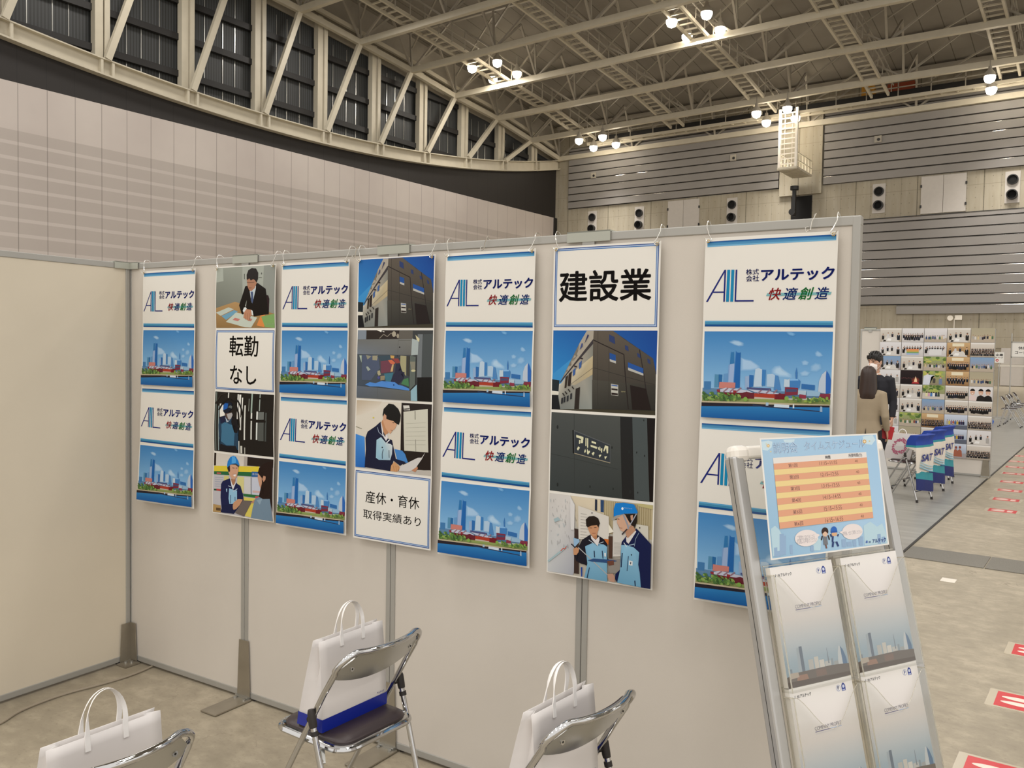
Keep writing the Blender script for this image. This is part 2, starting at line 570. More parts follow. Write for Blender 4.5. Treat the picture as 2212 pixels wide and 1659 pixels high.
# catwalks hanging under the beams
CW = ['above the left wall corner', 'second from the left wall', 'in the middle, over the hanging platform', 'second from the right edge', 'at the right edge of the view', 'beyond the right edge']
for k, cx_ in enumerate(CATX):
    t = thing('catwalk', 'ladder-like steel catwalk under the roof, ' + CW[k], 'catwalk', group='roof catwalks')
    hw = 0.5
    rails = [(-hw, 0.42), (hw, 0.42)]
    yl = [y for y in [14, 18.9, 23.4] + NB if y < 59.9] + [58.05]
    for sx, dz in rails:
        m = MB()
        for ya, yb in zip(yl, yl[1:]): m.bar((cx_ + sx, ya, zch(ya) + dz), (cx_ + sx, yb, zch(yb) + dz), 0.13, 0.2)
        m.build('rail', 'cream_steel', t)
    m = MB()
    y = 24.0
    while y < 58.0:
        m.bar((cx_ - hw, y, zch(y) + 0.44), (cx_ + hw, y, zch(y) + 0.44), 0.1, 0.08)
        y += 0.62
    o = m.build('rung', 'cream_steel', t); o['kind'] = 'stuff'
    for sx in (hw + 0.28,):
        m = MB()
        for dz in (0.95, 1.45):
            for ya, yb in zip(yl, yl[1:]): m.bar((cx_ + sx, ya, zch(ya) + dz), (cx_ + sx, yb, zch(yb) + dz), 0.06)
        y = 24.0
        while y < 58.0:
            m.bar((cx_ + sx, y, zch(y) + 0.3), (cx_ + sx, y, zch(y) + 1.47), 0.05)
            y += 1.24
        m.build('handrail', 'grey_steel', t)
# crosswise service walkway by the back wall
t = thing('service_walkway', 'crosswise walkway with dark cable tray and handrail above the back wall beam', 'catwalk')
m = MB()
for yy, zz in ((58.2, 18.1), (59.0, 18.1)): m.bar((XL + 4, yy, zz), (12, yy, zz), 0.14, 0.2)
x = XL + 4
while x < 12:
    m.bar((x, 58.2, 18.12), (x, 59.0, 18.12), 0.1, 0.08); x += 0.9
m.build('deck', 'cream_steel', t)
m = MB()
for zz in (18.75, 19.3): m.bar((XL + 4, 58.2, zz), (12, 58.2, zz), 0.06)
x = XL + 4
while x < 12:
    m.bar((x, 58.2, 18.1), (x, 58.2, 19.3), 0.06); x += 1.9
m.build('handrail', 'grey_steel', t)
m = MB()
m.box(XL + 4, 12, 58.9, 59.05, 18.35, 18.75)
m.build('cable_tray', 'dark_strip', t)
# crates stored on the walkway
for i, (x, c, lab) in enumerate(((-14.6, 'c08a2c', 'yellow ochre box stored on the high walkway'), (-13.0, '8f3d1e', 'rust brown box stored on the high walkway'))):
    mm = mat('box_%d' % i, c, 0.6)
    tag(MB().box(x, x + (0.8 if i == 0 else 1.6), 59.1, 59.5, 18.3, 19.4 - 0.1 * i).build('storage_box', mm), lab, 'box')

# hall lamps: four at every crossing; those behind the camera only give light
vis = {(0, 5): 'left group halfway along the roof', (1, 5): 'middle group halfway along the roof', (0, 6): 'left group by the back wall',
       (1, 6): 'middle group over the hanging platform', (2, 6): 'right group by the back wall'}
lamp0 = None
for i, lx in enumerate(LAMP_X):
    for j, ly in enumerate(LAMP_Y):
        dx6 = {0: 0.95, 1: 0.6}.get(i, 0.0) if j == 6 else 0.0
        lz = {5: 20.15, 6: 17.85}.get(j, zch(ly) + 0.4)
        ld = bpy.data.lights.new('hall_light', 'AREA')
        ld.shape = 'DISK'; ld.size = 2.6
        ld.energy = LAMP_W
        if j == 6: ld.spread = radians(85)
        ld.color = (1.0, 0.955, 0.895)
        lo = bpy.data.objects.new('hall_light', ld); COL.objects.link(lo)
        lo.location = (lx + dx6, ly, lz - 0.55)
        if (i, j) in vis:
            for q, (dx, dy, w) in enumerate(((-0.95, -1.25, 'front left'), (1.10, -1.25, 'front right'), (-1.15, 1.25, 'rear left'), (0.85, 1.25, 'rear right'))):
                lab = '%s lit hall lamp of the %s' % (w, vis[(i, j)])
                L = (lx + dx + dx6, ly + dy, lz)
                if lamp0 is None:
                    lamp0 = thing('hall_lamp', lab, 'lamp', L, group='lit hall lamps')
                    h = MB().rings([[Vector((r * cos(2 * pi * a / 16), r * sin(2 * pi * a / 16), z)) for a in range(16)] for r, z in ((0.3, -0.05), (0.26, 0.16), (0.12, 0.32), (0.1, 0.5))])
                    h.build('housing', 'grey_steel', lamp0, True)
                    h = MB().rings([[Vector((r * cos(2 * pi * a / 16), r * sin(2 * pi * a / 16), z)) for a in range(16)] for r, z in ((0.3, -0.05), (0.30, -0.19), (0.23, -0.36), (0.06, -0.45))])
                    h.build('lens', 'lamp_glow', lamp0, True)
                    h = MB().bar((0, 0, 0.5), (0, 0, 1.0), 0.05); h.build('hanger', 'grey_steel', lamp0)
                    index_kids()
                else:
                    dup(lamp0, loc=L, label=lab)

# silver cladding on the back wall
def cladding(name, x0, x1, z0, z1, step, skip=None):
    m = MB()
    z = z0; d = 0.16
    while z < z1 - 0.05:
        h = min(step, z1 - z)
        t_ = z + h
        prof = [(-0.02, z), (-d, z + 0.005), (-d, z + h * 0.45), (-d, t_ - 0.090), (-d + 0.006, t_ - 0.070), (-d + 0.018, t_ - 0.055), (-d + 0.036, t_ - 0.046), (-0.05, t_ - 0.038), (-0.02, t_ - 0.035)]
        n_ = len(prof)
        for k in range(n_):
            q0, q1 = prof[k], prof[(k + 1) % n_]
            m.add([(x0, YB + q0[0], q0[1]), (x1, YB + q0[0], q0[1]), (x1, YB + q1[0], q1[1]), (x0, YB + q1[0], q1[1])], [(0, 1, 2, 3)], 1 if 3 <= k <= 5 else 0)
        m.add([(x, YB + q[0], q[1]) for x in (x0, x1) for q in prof], [tuple(range(n_ - 1, -1, -1)), tuple(range(n_, 2 * n_))])
        z += step
    return struct(m.build(name, ['silver', 'silver_lip'], None, False))
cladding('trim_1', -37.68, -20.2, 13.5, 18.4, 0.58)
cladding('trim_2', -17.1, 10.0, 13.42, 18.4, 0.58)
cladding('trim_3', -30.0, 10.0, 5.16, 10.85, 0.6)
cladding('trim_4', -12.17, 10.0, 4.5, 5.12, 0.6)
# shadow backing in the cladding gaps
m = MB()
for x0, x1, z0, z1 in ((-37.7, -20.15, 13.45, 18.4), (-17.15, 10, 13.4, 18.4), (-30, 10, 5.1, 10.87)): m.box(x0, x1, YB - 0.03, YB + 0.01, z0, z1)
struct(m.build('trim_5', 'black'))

# air jets
t0 = None
for x, w in ((-35.4, 'left of the back wall'), (-31.15, 'second from the hall corner'), (-23.6, 'beside the left grey doors'), (-13.5, 'left of the right grey doors'), (-5.84, 'at the right edge of the view'), (1.9, 'beyond the right edge')):
    lab = 'grey air vent plate with two round black nozzles, ' + w
    if t0 is None:
        t0 = thing('air_vent', lab, 'vent', (x, YB, 11.2), 0, 'air vents on the back wall')
        MB().box(-0.4, 0.4, -0.05, 0.0, 0, 1.92).build('plate', 'door_grey', t0)
        for z in (0.5, 1.42):
            m = MB()
            m.rings([[Vector((r * cos(2 * pi * a / 24), y, z + r * sin(2 * pi * a / 24))) for a in range(24)] for r, y in ((0.31, -0.05), (0.31, -0.16 if z > 1 else -0.3), (0.25, -0.17 if z > 1 else -0.31))], cap0=False, cap1=False)
            m.build('nozzle_ring', 'black', t0, True)
            m = MB().disc((0, -0.06, z), 0.27, (0, -1, 0), 0.03, 24); m.build('nozzle', 'black_void', t0)
        index_kids()
    else: dup(t0, loc=(x, YB, 11.2), label=lab)
# grey double doors high on the wall
for n, (x0, x1) in enumerate(((-28.7, -26.15), (-10.94, -8.35))):
    m = MB(); m.box(x0, (x0 + x1) / 2 - 0.012, YB - 0.08, YB, 10.92, 13.3); m.box((x0 + x1) / 2 + 0.012, x1, YB - 0.08, YB, 10.92, 13.3)
    d = struct(m.build('door_%d' % (n + 1), 'door_grey'))
    h = MB()
    for z in (11.3, 12.6):
        for x in (x0, x1): h.box(x - 0.05, x + 0.05, YB - 0.12, YB - 0.07, z, z + 0.18)
    h.build('hinge', 'black', d)
# pier between the cladding fields, dark hatch with equipment
struct(MB().box(-20.1, -17.2, YB - 0.25, YB, 12.85, 19).build('trim_6', 'wall_back'))
struct(MB().box(-19.28, -17.86, YB - 0.06, YB + 0.02, 10.9, 12.78).build('window_20', 'black_void'))
t = thing('hanging_device', 'black device hanging in front of the dark hatch below the platform', 'device')
MB().bar((-18.65, 58.6, 13.2), (-18.65, 58.6, 11.2), 0.22).build('column', 'black', t)
MB().disc((-18.65, 58.6, 13.0), 0.28, (0, 0, 1), 0.25).build('head', 'black', t)
MB().disc((-18.65, 58.45, 11.45), 0.22, (0, -1, 0), 0.3).build('lens', 'black', t)
# hanging ladder platform
t = thing('hanging_platform', 'white caged ladder with grating platform hanging from the roof beam', 'platform')
m = MB()
for x in (-18.95, -17.85): m.bar((x, 56.2, 17.9), (x, 56.2, 14.05), 0.16)
m.build('ladder_rail', 'white_paint', t)
m = MB()
for i in range(11): m.bar((-18.9, 56.2, 14.3 + 0.33 * i), (-17.9, 56.2, 14.3 + 0.33 * i), 0.07)
for dx in (-0.25, 0.25): m.bar((-18.4 + dx, 56.25, 17.6), (-18.4 + dx, 56.25, 14.1), 0.05)
m.build('rung', 'white_paint', t)
m = MB(); m.box(-19.05, -17.75, 56.1, 59.4, 13.95, 14.08)
for i in range(8): m.box(-19.05, -17.75, 56.15 + 0.42 * i, 56.2 + 0.42 * i, 13.9, 13.96)
m.build('platform', 'cream_steel', t)
m = MB()
for x in (-19.0, -17.8):
    for z in (14.5, 15.0): m.bar((x, 56.2, z), (x, 59.4, z), 0.05)
    for i in range(6): m.bar((x, 56.2 + 0.64 * i, 14.05), (x, 56.2 + 0.64 * i, 15.0), 0.05)
m.build('railing', 'cream_steel', t)
# small wall boxes
for x, z, w in ((-35.27, 15.95, 'on the cladding near the hall corner'), (-23.54, 15.98, 'on the cladding left of the platform'), (-13.63, 16.03, 'on the cladding right of the platform')):
    t = thing('junction_box', 'small grey box with dark lens ' + w, 'box', (x, YB - 0.18, z), group='boxes on the cladding')
    MB().box(-0.22, 0.22, -0.08, 0.0, -0.22, 0.22).build('case', 'grey_steel', t)
    MB().disc((0.04, -0.08, -0.03), 0.1, (0, -1, 0), 0.02).build('lens', 'black', t)
for x, w in ((-8.98, 'round white speaker on the concrete above the photo board'), (-8.51, 'square white box on the concrete above the photo board')):
    m = MB()
    if x < -8.9: m.disc((x, YB - 0.12, 4.22), 0.17, (0, 1, 0), 0.12)
    else: m.box(x - 0.2, x + 0.2, YB - 0.12, YB, 4.1, 4.4)
    tag(m.build('wall_fitting', 'white_paint'), w, 'fitting')
tag(MB().tube([(-8.75, YB - 0.05, 4.2), (-8.75, YB - 0.05, 0)], 0.03, 6).build('conduit', 'white_paint'), 'thin white conduit running down the concrete wall', 'conduit')
# doors low on the back wall at the right
m = MB(); m.box(-6.1, -3.6, YB - 0.06, YB, 0.05, 2.35)
d = struct(m.build('door_3', 'door_grey'))
m = MB(); m.box(-4.87, -4.83, YB - 0.09, YB - 0.05, 0.05, 2.35); m.box(-6.1, -3.6, YB - 0.09, YB - 0.05, 1.33, 1.37); m.build('door_rail', 'grey_steel', d)
struct(MB().box(-6.6, -3.3, YB - 0.04, YB, 2.35, 3.9).build('trim_7', 'wall_back'))

# ------------------------------------------------------------------ printed artwork
INKF = (0.98, 1.0, 1.03)
def ink(c):
    l = lin(c)
    return tuple(min(0.9, max(0.004, a * f)) for a, f in zip(l, INKF))

def homography(src, dst):
    """plane mapping from a traced quadrilateral to sheet millimetres"""
    A = []
    for (x, y), (u, v) in zip(src, dst):
        A.append([x, y, 1, 0, 0, 0, -u * x, -u * y, u]); A.append([0, 0, 0, x, y, 1, -v * x, -v * y, v])
    n = 8
    for i in range(n):
        p = max(range(i, n), key=lambda r: abs(A[r][i])); A[i], A[p] = A[p], A[i]
        for r in range(n):
            if r != i:
                f = A[r][i] / A[i][i]
                A[r] = [a - f * b_ for a, b_ in zip(A[r], A[i])]
    h = [A[i][8] / A[i][i] for i in range(n)]
    def H(x, y):
        w = h[6] * x + h[7] * y + 1
        return ((h[0] * x + h[1] * y + h[2]) / w, (h[3] * x + h[4] * y + h[5]) / w)
    return H

_glyphs = {}
def glyphs(s, bold=0.0, shear=0.0, space=1.0):
    key = (s, bold, shear, space)
    if key not in _glyphs:
        c = bpy.data.curves.new('lettering', 'FONT')
        c.body = s; c.offset = bold; c.shear = shear; c.resolution_u = 2; c.space_character = space
        o = bpy.data.objects.new('lettering', c); COL.objects.link(o)
        bpy.context.view_layer.update()
        dg = bpy.context.evaluated_depsgraph_get()
        me = o.evaluated_get(dg).to_mesh()
        vv = [(v.co.x, v.co.y) for v in me.vertices]
        ff = [tuple(p.vertices) for p in me.polygons]
        o.evaluated_get(dg).to_mesh_clear()
        bpy.data.objects.remove(o); bpy.data.curves.remove(c)
        xs = [a for a, _ in vv]; ys = [b_ for _, b_ in vv]
        _glyphs[key] = (vv, ff, min(xs), max(xs), min(ys), max(ys))
    return _glyphs[key]

class Art:
    """layers of flat ink on one sheet, in millimetres"""
    def __init__(s, w=420, h=297, quad=None, area=None):
        s.w, s.h = w, h; s.items = []; s.layer = 0
        s.clip = area or (0.2, 0.2, w - 0.2, h - 0.2)
        if quad:
            a = area or (0, 0, w, h)
            s.H = homography(quad, [(a[0], a[3]), (a[2], a[3]), (a[2], a[1]), (a[0], a[1])])
        else: s.H = lambda x, y: (x, y)
    def poly(s, pts, c, raw=False):
        """c: one colour or one per corner"""
        P = list(pts) if raw else [s.H(*p) for p in pts]
        s.layer += 1
        cs = [ink(c)] * len(P) if isinstance(c, str) else [ink(k) for k in c]
        s.items.append((P, [tuple(range(len(P)))], cs, s.layer))
        return s
    def rect(s, x0, y0, x1, y1, c, c2=None):
        cc = c if c2 is None else [c, c, c2, c2]
        return s.poly([(x0, y0), (x1, y0), (x1, y1), (x0, y1)], cc)
    def ell(s, cx_, cy_, rx, ry, c, n=16, rot=0.0, c2=None, a0=0.0, a1=2 * pi):
        pts = []
        for i in range(n):
            t = a0 + (a1 - a0) * i / (n if a1 - a0 > 6.2 else n - 1)
            x, y = rx * cos(t), ry * sin(t)
            pts.append((cx_ + x * cos(rot) - y * sin(rot), cy_ + x * sin(rot) + y * cos(rot)))
        if c2 is None: return s.poly(pts, c)
        P = [s.H(cx_, cy_)] + [s.H(*p) for p in pts]
        s.layer += 1
        s.items.append((P, [(0, i + 1, (i + 1) % n + 1) for i in range(n)], [ink(c)] + [ink(c2)] * n, s.layer))
        return s
    def cloud(s, pts, c, skyf, soft=0.45):
        """soft patch that fades into the sky colour"""
        mx_ = sum(p[0] for p in pts) / len(pts); my = sum(p[1] for p in pts) / len(pts)
        n = len(pts)
        inner = [(mx_ + (x - mx_) * soft, my + (y - my) * soft) for x, y in pts]
        P = [s.H(*p) for p in inner] + [s.H(*p) for p in pts]
        s.layer += 1
        s.items.append((P, [tuple(range(n))] + [(i, (i + 1) % n, (i + 1) % n + n, i + n) for i in range(n)],
                        [ink(c)] * n + [ink(skyf(y)) for _, y in pts], s.layer))
        return s
    def line(s, pts, w, c):
        for (x0, y0), (x1, y1) in zip(pts, pts[1:]):
            d = sqrt((x1 - x0) ** 2 + (y1 - y0) ** 2) or 1
            nx, ny = -(y1 - y0) / d * w / 2, (x1 - x0) / d * w / 2
            s.poly([(x0 + nx, y0 + ny), (x1 + nx, y1 + ny), (x1 - nx, y1 - ny), (x0 - nx, y0 - ny)], c)
            s.layer -= 1
        s.layer += 1
        return s
    def text(s, t, x0, y0, x1, y1, c, bold=0.0, shear=0.0, space=1.0):
        """lettering fitted to the box whose upper left / lower right corners are given"""
        (ax, ay), (bx, by) = s.H(x0, y0), s.H(x1, y1)
        vv, ff, u0_, u1_, v0_, v1_ = glyphs(t, min(bold, 0.0), shear, space)
        s.layer += 1
        b_ = max(bold, 0.0)
        u0_ -= b_; u1_ += b_; v0_ -= b_; v1_ += b_
        for du, dv in ([(0, 0)] if b_ == 0 else [(b_ * cos(q * pi / 3), b_ * sin(q * pi / 3)) for q in range(6)]):
            P = [(ax + (u + du - u0_) / (u1_ - u0_) * (bx - ax), by + (v + dv - v0_) / (v1_ - v0_) * (ay - by)) for u, v in vv]
            s.items.append((P, ff, [ink(c)] * len(P), s.layer))
        return s
    def frame(s, inset, w, c):
        a, b_, W, Hh = inset, inset + w, s.w, s.h
        for q in (((a, a), (W - a, a), (W - b_, b_), (b_, b_)), ((W - a, a), (W - a, Hh - a), (W - b_, Hh - b_), (W - b_, b_)),
                  ((W - a, Hh - a), (a, Hh - a), (b_, Hh - b_), (W - b_, Hh - b_)), ((a, Hh - a), (a, a), (b_, b_), (b_, Hh - b_))):
            s.poly(q, c, raw=True); s.layer -= 1
        s.layer += 1
        return s

def sheet_mesh(name, art, material='print', W=0.41, Hh=0.295, warp=None, paper='e2ddd3', thick=0.0006, cuts=16, xcuts=8, step=4.5e-5, x0=0.0, z0=0.0, margin=0.0):
    """one printed sheet: paper slab plus its ink, bent by warp(x, z) -> y"""
    bm = bmesh.new()
    lay = bm.loops.layers.float_color.new('ink')
    sx, sz = W / art.w, Hh / art.h
    def face(pts, cs):
        try: f = bm.faces.new([bm.verts.new(p) for p in pts])
        except ValueError: return
        for l, c in zip(f.loops, cs): l[lay] = (*c, 1)
    pc = ink(paper)
    a, b_ = 0.0, 0.0
    bk = 0.0002 if warp else 0.0
    q = [(0, bk, 0), (W, bk, 0), (W, bk, Hh), (0, bk, Hh)]
    face(q, [pc] * 4)
    qb = [(x, bk + thick, z) for x, y, z in q]
    face(list(reversed(qb)), [pc] * 4)
    for i in range(4):
        j = (i + 1) % 4
        face([q[j], q[i], qb[i], qb[j]], [pc] * 4)
    for P, F, C, L in art.items:
        vb = [bm.verts.new((min(max(x, art.clip[0]), art.clip[2]) * sx, -L * step, min(max(y, art.clip[1]), art.clip[3]) * sz)) for x, y in P]
        for f in F:
            try: fc = bm.faces.new([vb[i] for i in f])
            except ValueError: continue
            for l, i in zip(fc.loops, f): l[lay] = (*C[i], 1)
    big = [f for f in bm.faces if len(f.verts) > 4]
    if big: bmesh.ops.triangulate(bm, faces=big)
    bm.normal_update()
    fl = [f for f in bm.faces if f.normal.y > 0.5 and f.calc_center_median().y <= 2.5e-4]
    if fl: bmesh.ops.reverse_faces(bm, faces=fl)
    if warp:
        for i in range(1, cuts):
            bmesh.ops.bisect_plane(bm, geom=bm.verts[:] + bm.edges[:] + bm.faces[:], plane_co=(0, 0, Hh * i / cuts), plane_no=(0, 0, 1), dist=1e-6)
        for i in range(1, xcuts):
            bmesh.ops.bisect_plane(bm, geom=bm.verts[:] + bm.edges[:] + bm.faces[:], plane_co=(W * i / xcuts, 0, 0), plane_no=(1, 0, 0), dist=1e-6)
        node = [[warp(x0 + W * i / xcuts, z0 + Hh * j / cuts) for j in range(cuts + 1)] for i in range(xcuts + 1)]
        for v in bm.verts:
            fx, fz = v.co.x / W * xcuts, v.co.z / Hh * cuts
            i, j = min(xcuts - 1, max(0, int(fx))), min(cuts - 1, max(0, int(fz)))
            fx -= i; fz -= j
            v.co.y += (node[i][j] * (1 - fx) * (1 - fz) + node[i + 1][j] * fx * (1 - fz) + node[i][j + 1] * (1 - fx) * fz + node[i + 1][j + 1] * fx * fz)
    for v in bm.verts: v.co.x += x0; v.co.z += z0
    me = bpy.data.meshes.new(name); bm.to_mesh(me); bm.free()
    me.materials.append(MAT[material])
    o = bpy.data.objects.new(name, me); COL.objects.link(o)
    return o

NAVY, BLACK = '17216f', '1a1512'
def lerp_hex(a, b_, t):
    t = max(0, min(1, t))
    f = lambda c: [int(c[i:i + 2], 16) for i in (0, 2, 4)]
    return '%02x%02x%02x' % tuple(int(p + (q - p) * t) for p, q in zip(f(a), f(b_)))

def art_logo():
    A = Art(quad=[(125, 120), (2155, 27), (2105, 1510), (60, 1500)])
    A.poly([(155, 172), (2122, 80), (2122, 168), (153, 254)], '6fa9cb')
    A.poly([(155, 172), (2122, 80), (2122, 146), (153, 232)], '4d8ab2')
    A.poly([(155, 172), (2122, 80), (2122, 120), (153, 206)], '3f7fac')
    A.poly([(155, 172), (2122, 80), (2122, 104), (153, 190)], '17518f')
    A.poly([(96, 1370), (2073, 1385), (2070, 1482), (90, 1458)], '5aa0c6')
    A.poly([(95, 1392), (2072, 1408), (2070, 1482), (90, 1458)], '3f85a8')
    A.poly([(93, 1426), (2072, 1446), (2070, 1482), (90, 1458)], '0f4a86')
    A.poly([(118, 1082), (415, 597), (440, 597), (148, 1082)], NAVY)
    A.poly([(415, 597), (440, 597), (412, 1082), (388, 1082)], NAVY)
    A.poly([(236, 926), (402, 926), (401, 947), (224, 947)], NAVY)
    A.poly([(458, 597), (504, 597), (476, 1082), (430, 1082)], '0a80ab')
    A.poly([(522, 597), (568, 597), (542, 1082), (496, 1082)], '0a80ab')
    A.poly([(588, 597), (613, 597), (586, 1082), (563, 1082)], NAVY)
    A.poly([(566, 1058), (860, 1058), (858, 1082), (563, 1082)], NAVY)
    A.text('株式', 748, 592, 945, 674, NAVY, 0.012)
    A.text('会社', 748, 686, 945, 776, NAVY, 0.012)
    A.text('アルテック', 980, 590, 2098, 756, '14257c', 0.034)
    A.poly([(1072, 957), (2055, 942), (2035, 985), (1052, 1000)], '78adb0')
    for ch, x0, x1, c in (('快', 1095, 1280, 'b8272d'), ('適', 1312, 1540, '1a3a8a'), ('創', 1550, 1782, '1d8a40'), ('造', 1798, 2012, '1a3a8a')):
        A.text(ch, x0, 877 - (x0 - 1095) * 0.012, x1, 1061 - (x0 - 1095) * 0.008, c, 0.016, 0.28)
    return A

def art_skyline():
    A = Art(quad=[(160, 158), (2138, 185), (2070, 1582), (105, 1437)], area=(6, 9, 414, 290))
    sky = lambda y: lerp_hex('3d7cb4', '88b4d8', (y - 150) / 900.0)
    for k in range(6):
        t0_, t1_ = k / 6, (k + 1) / 6
        A.poly([(160 - 25 * t0_, 158 + 880 * t0_), (2138 - 34 * t0_, 185 + 930 * t0_), (2138 - 34 * t1_, 185 + 930 * t1_), (160 - 25 * t1_, 158 + 880 * t1_)],
               [sky(158 + 880 * t0_), sky(158 + 900 * t0_), sky(158 + 900 * t1_), sky(158 + 880 * t1_)])
        A.layer -= 1
    A.layer += 1
    A.cloud([(520, 320), (600, 290), (690, 300), (770, 340), (765, 385), (690, 395), (600, 365)], '9dbcd6', sky)
    A.cloud([(700, 545), (770, 575), (870, 595), (1010, 690), (1020, 740), (860, 760), (700, 760)], '9fbeda', sky, 0.6)
    A.cloud([(1180, 740), (1230, 690), (1310, 678), (1370, 740), (1500, 830), (1500, 880), (1300, 860), (1180, 800)], 'a8c6de', sky, 0.45)
    A.cloud([(1850, 500), (1890, 465), (1950, 500), (1985, 550), (1920, 570), (1860, 550)], '8fb4d4', sky)
    A.cloud([(1640, 630), (1700, 605), (1770, 640), (1740, 690), (1660, 690)], '8fb4d4', sky)
    A.cloud([(1780, 700), (1860, 650), (1940, 670), (1960, 740), (1880, 790), (1780, 780)], '8db2d2', sky)
    A.cloud([(1610, 800), (1700, 760), (1780, 800), (1740, 850), (1640, 850)], '95b8d6', sky)
    A.cloud([(1400, 175), (1500, 180), (1570, 215), (1530, 250), (1450, 230)], '6ea2cd', sky)
    P = A.poly
    P([(120, 1000), (2090, 1120), (2085, 1180), (118, 1180)], '5b7f9f')
    P([(150, 905), (255, 908), (250, 1030), (145, 1030)], '3f74a5')
    P([(315, 803), (375, 808), (360, 1000), (302, 1000)], '4f86a8'); P([(375, 805), (430, 810), (420, 930), (368, 1000)], '24639a')
    P([(450, 800), (510, 790), (520, 930), (440, 930)], '5f8fbd')
    P([(525, 670), (550, 650), (545, 930), (515, 930)], '7799c4'); 
    P([(567, 463), (575, 480), (602, 470), (612, 480), (612, 660), (545, 665)], '2d70a6')
    P([(550, 655), (618, 645), (605, 930), (520, 930)], '93a9cb')
    P([(640, 456), (662, 482), (700, 485), (716, 478), (695, 1010), (602, 1010), (620, 640)], '1d5fa2')
    P([(640, 456), (648, 470), (628, 700), (602, 1010), (600, 900), (622, 630)], '3d79b6')
    P([(780, 840), (842, 835), (838, 1020), (775, 1020)], '8ea7c7'); P([(845, 818), (910, 826), (900, 995), (838, 1010)], '2a66a6')
    P([(938, 735), (990, 720), (1042, 740), (1036, 1000), (905, 1000)], 'b3c6d6'); P([(1042, 742), (1100, 748), (1085, 985), (1030, 985)], '3a78b4')
    P([(1115, 815), (1200, 808), (1240, 830), (1220, 1010), (1110, 1000)], 'a8c0d5'); P([(1240, 830), (1288, 840), (1300, 920), (1330, 1060), (1215, 1050)], '4a80b6')
    P([(1380, 890), (1440, 900), (1462, 880), (1460, 1010), (1370, 1010)], 'b8c8d4')
    P([(1470, 890), (1600, 900), (1630, 925), (1610, 1035), (1460, 1020)], '3f79b4'); P([(1470, 885), (1585, 890), (1600, 915), (1468, 915)], '7fb0dc')
    P([(1555, 890), (1550, 800), (1572, 715), (1585, 800), (1580, 890)], '3c73ae')
    P([(1645, 965), (1850, 990), (1845, 1065), (1640, 1040)], '2f68a5')
    P([(2030, 770), (1960, 830), (1915, 930), (1895, 1100), (2015, 1120), (2020, 850)], 'b4bfcc'); P([(2030, 770), (2070, 830), (2100, 920), (2085, 1115), (2012, 1120), (2020, 850)], '2c62ad')
    P([(805, 1005), (1170, 1025), (1180, 1060), (805, 1035)], '4a4f78')
    P([(385, 918), (630, 932), (625, 1010), (375, 1015)], 'c07a70')
    P([(1390, 1012), (1590, 1025), (1585, 1130), (1385, 1140)], '7c2b3c'); P([(1405, 1040), (1575, 1048), (1570, 1085), (1402, 1085)], '46496a')
    P([(1590, 1060), (1715, 1070), (1705, 1140), (1585, 1130)], 'a9bcc8'); P([(1725, 1072), (1930, 1090), (1925, 1160), (1715, 1150)], '8fb0c8')
    P([(1930, 1120), (2085, 1125), (2080, 1210), (1890, 1210)], '80303f'); P([(1610, 1120), (1715, 1140), (1705, 1190), (1600, 1180)], '8a3345')
    # red brick sheds and pale roofs
    P([(395, 1075), (690, 1080), (910, 1085), (910, 1190), (690, 1170), (395, 1100)], '6f1d26')
    P([(915, 1095), (1230, 1110), (1225, 1200), (910, 1185)], 'a53a28'); P([(1230, 1110), (1390, 1110), (1385, 1220), (1225, 1215)], '7a2027')
    P([(480, 1005), (820, 1050), (900, 1090), (680, 1085), (390, 1065), (350, 1045)], 'b9bccb'); P([(820, 1035), (1120, 1060), (1330, 1115), (1150, 1110), (930, 1080)], 'b4b8c9')
    for x in (520, 620, 720): A.line([(x, 1010), (x - 75, 1068)], 22, '8d6f7c')
    for x in (1030, 1160, 1270): A.line([(x, 1050), (x - 60, 1100)], 22, '8d6f7c')
    P([(345, 1030), (395, 1030), (395, 1075), (345, 1060)], '8a2d35'); P([(595, 1045), (645, 1050), (645, 1085), (595, 1085)], '8f2a30')
    P([(680, 1100), (800, 1070), (910, 1100), (910, 1190), (700, 1160)], '64202b')
    P([(1250, 1130), (1310, 1100), (1390, 1135), (1385, 1220), (1250, 1210)], '6d1a24')
    P([(920, 1150), (1225, 1175), (1222, 1200), (915, 1180)], 'b9ac9c')
    # park
    P([(118, 1120), (700, 1170), (1400, 1200), (2085, 1215), (2080, 1290), (115, 1215)], '8c9a58')
    rnd = random.Random(4)
    for i in range(90):
        x = 125 + rnd.random() * 570; y = 1075 + i * 1.1 + (x - 125) * 0.06 + rnd.uniform(-12, 12)
        A.ell(x, y, rnd.uniform(16, 40), rnd.uniform(12, 24), rnd.choice(['4f7434', '5f8440', '38592c', '6f9048', '4a6a38', '86a052']), 7, rnd.random())
    for i in range(46):
        x = 1500 + rnd.random() * 570; y = 1170 + i * 1.2 + (x - 1500) * 0.03 + rnd.uniform(-12, 12)
        A.ell(x, y, rnd.uniform(16, 38), rnd.uniform(11, 22), rnd.choice(['66863c', '7f9a44', '456838', '8ba44a', '53703a']), 7, rnd.random())
    for x in (790, 1420): A.ell(x, 1180, 34, 34, '7aa048', 9)
    P([(118, 1195), (900, 1225), (1400, 1250), (2080, 1285), (2080, 1305), (118, 1222)], 'b5a88c')
    P([(118, 1218), (900, 1250), (1150, 1270), (2080, 1300), (2075, 1335), (900, 1300), (115, 1275)], '251f28')
    # water
    P([(113, 1275), (900, 1292), (2078, 1328), (2070, 1582), (105, 1437)], ['2a76b0', '2a76b0', '2571ad', '10508f', '15589a'])
    A.line([(900, 1270), (1110, 1300), (1960, 1390)], 16, '2b3550')
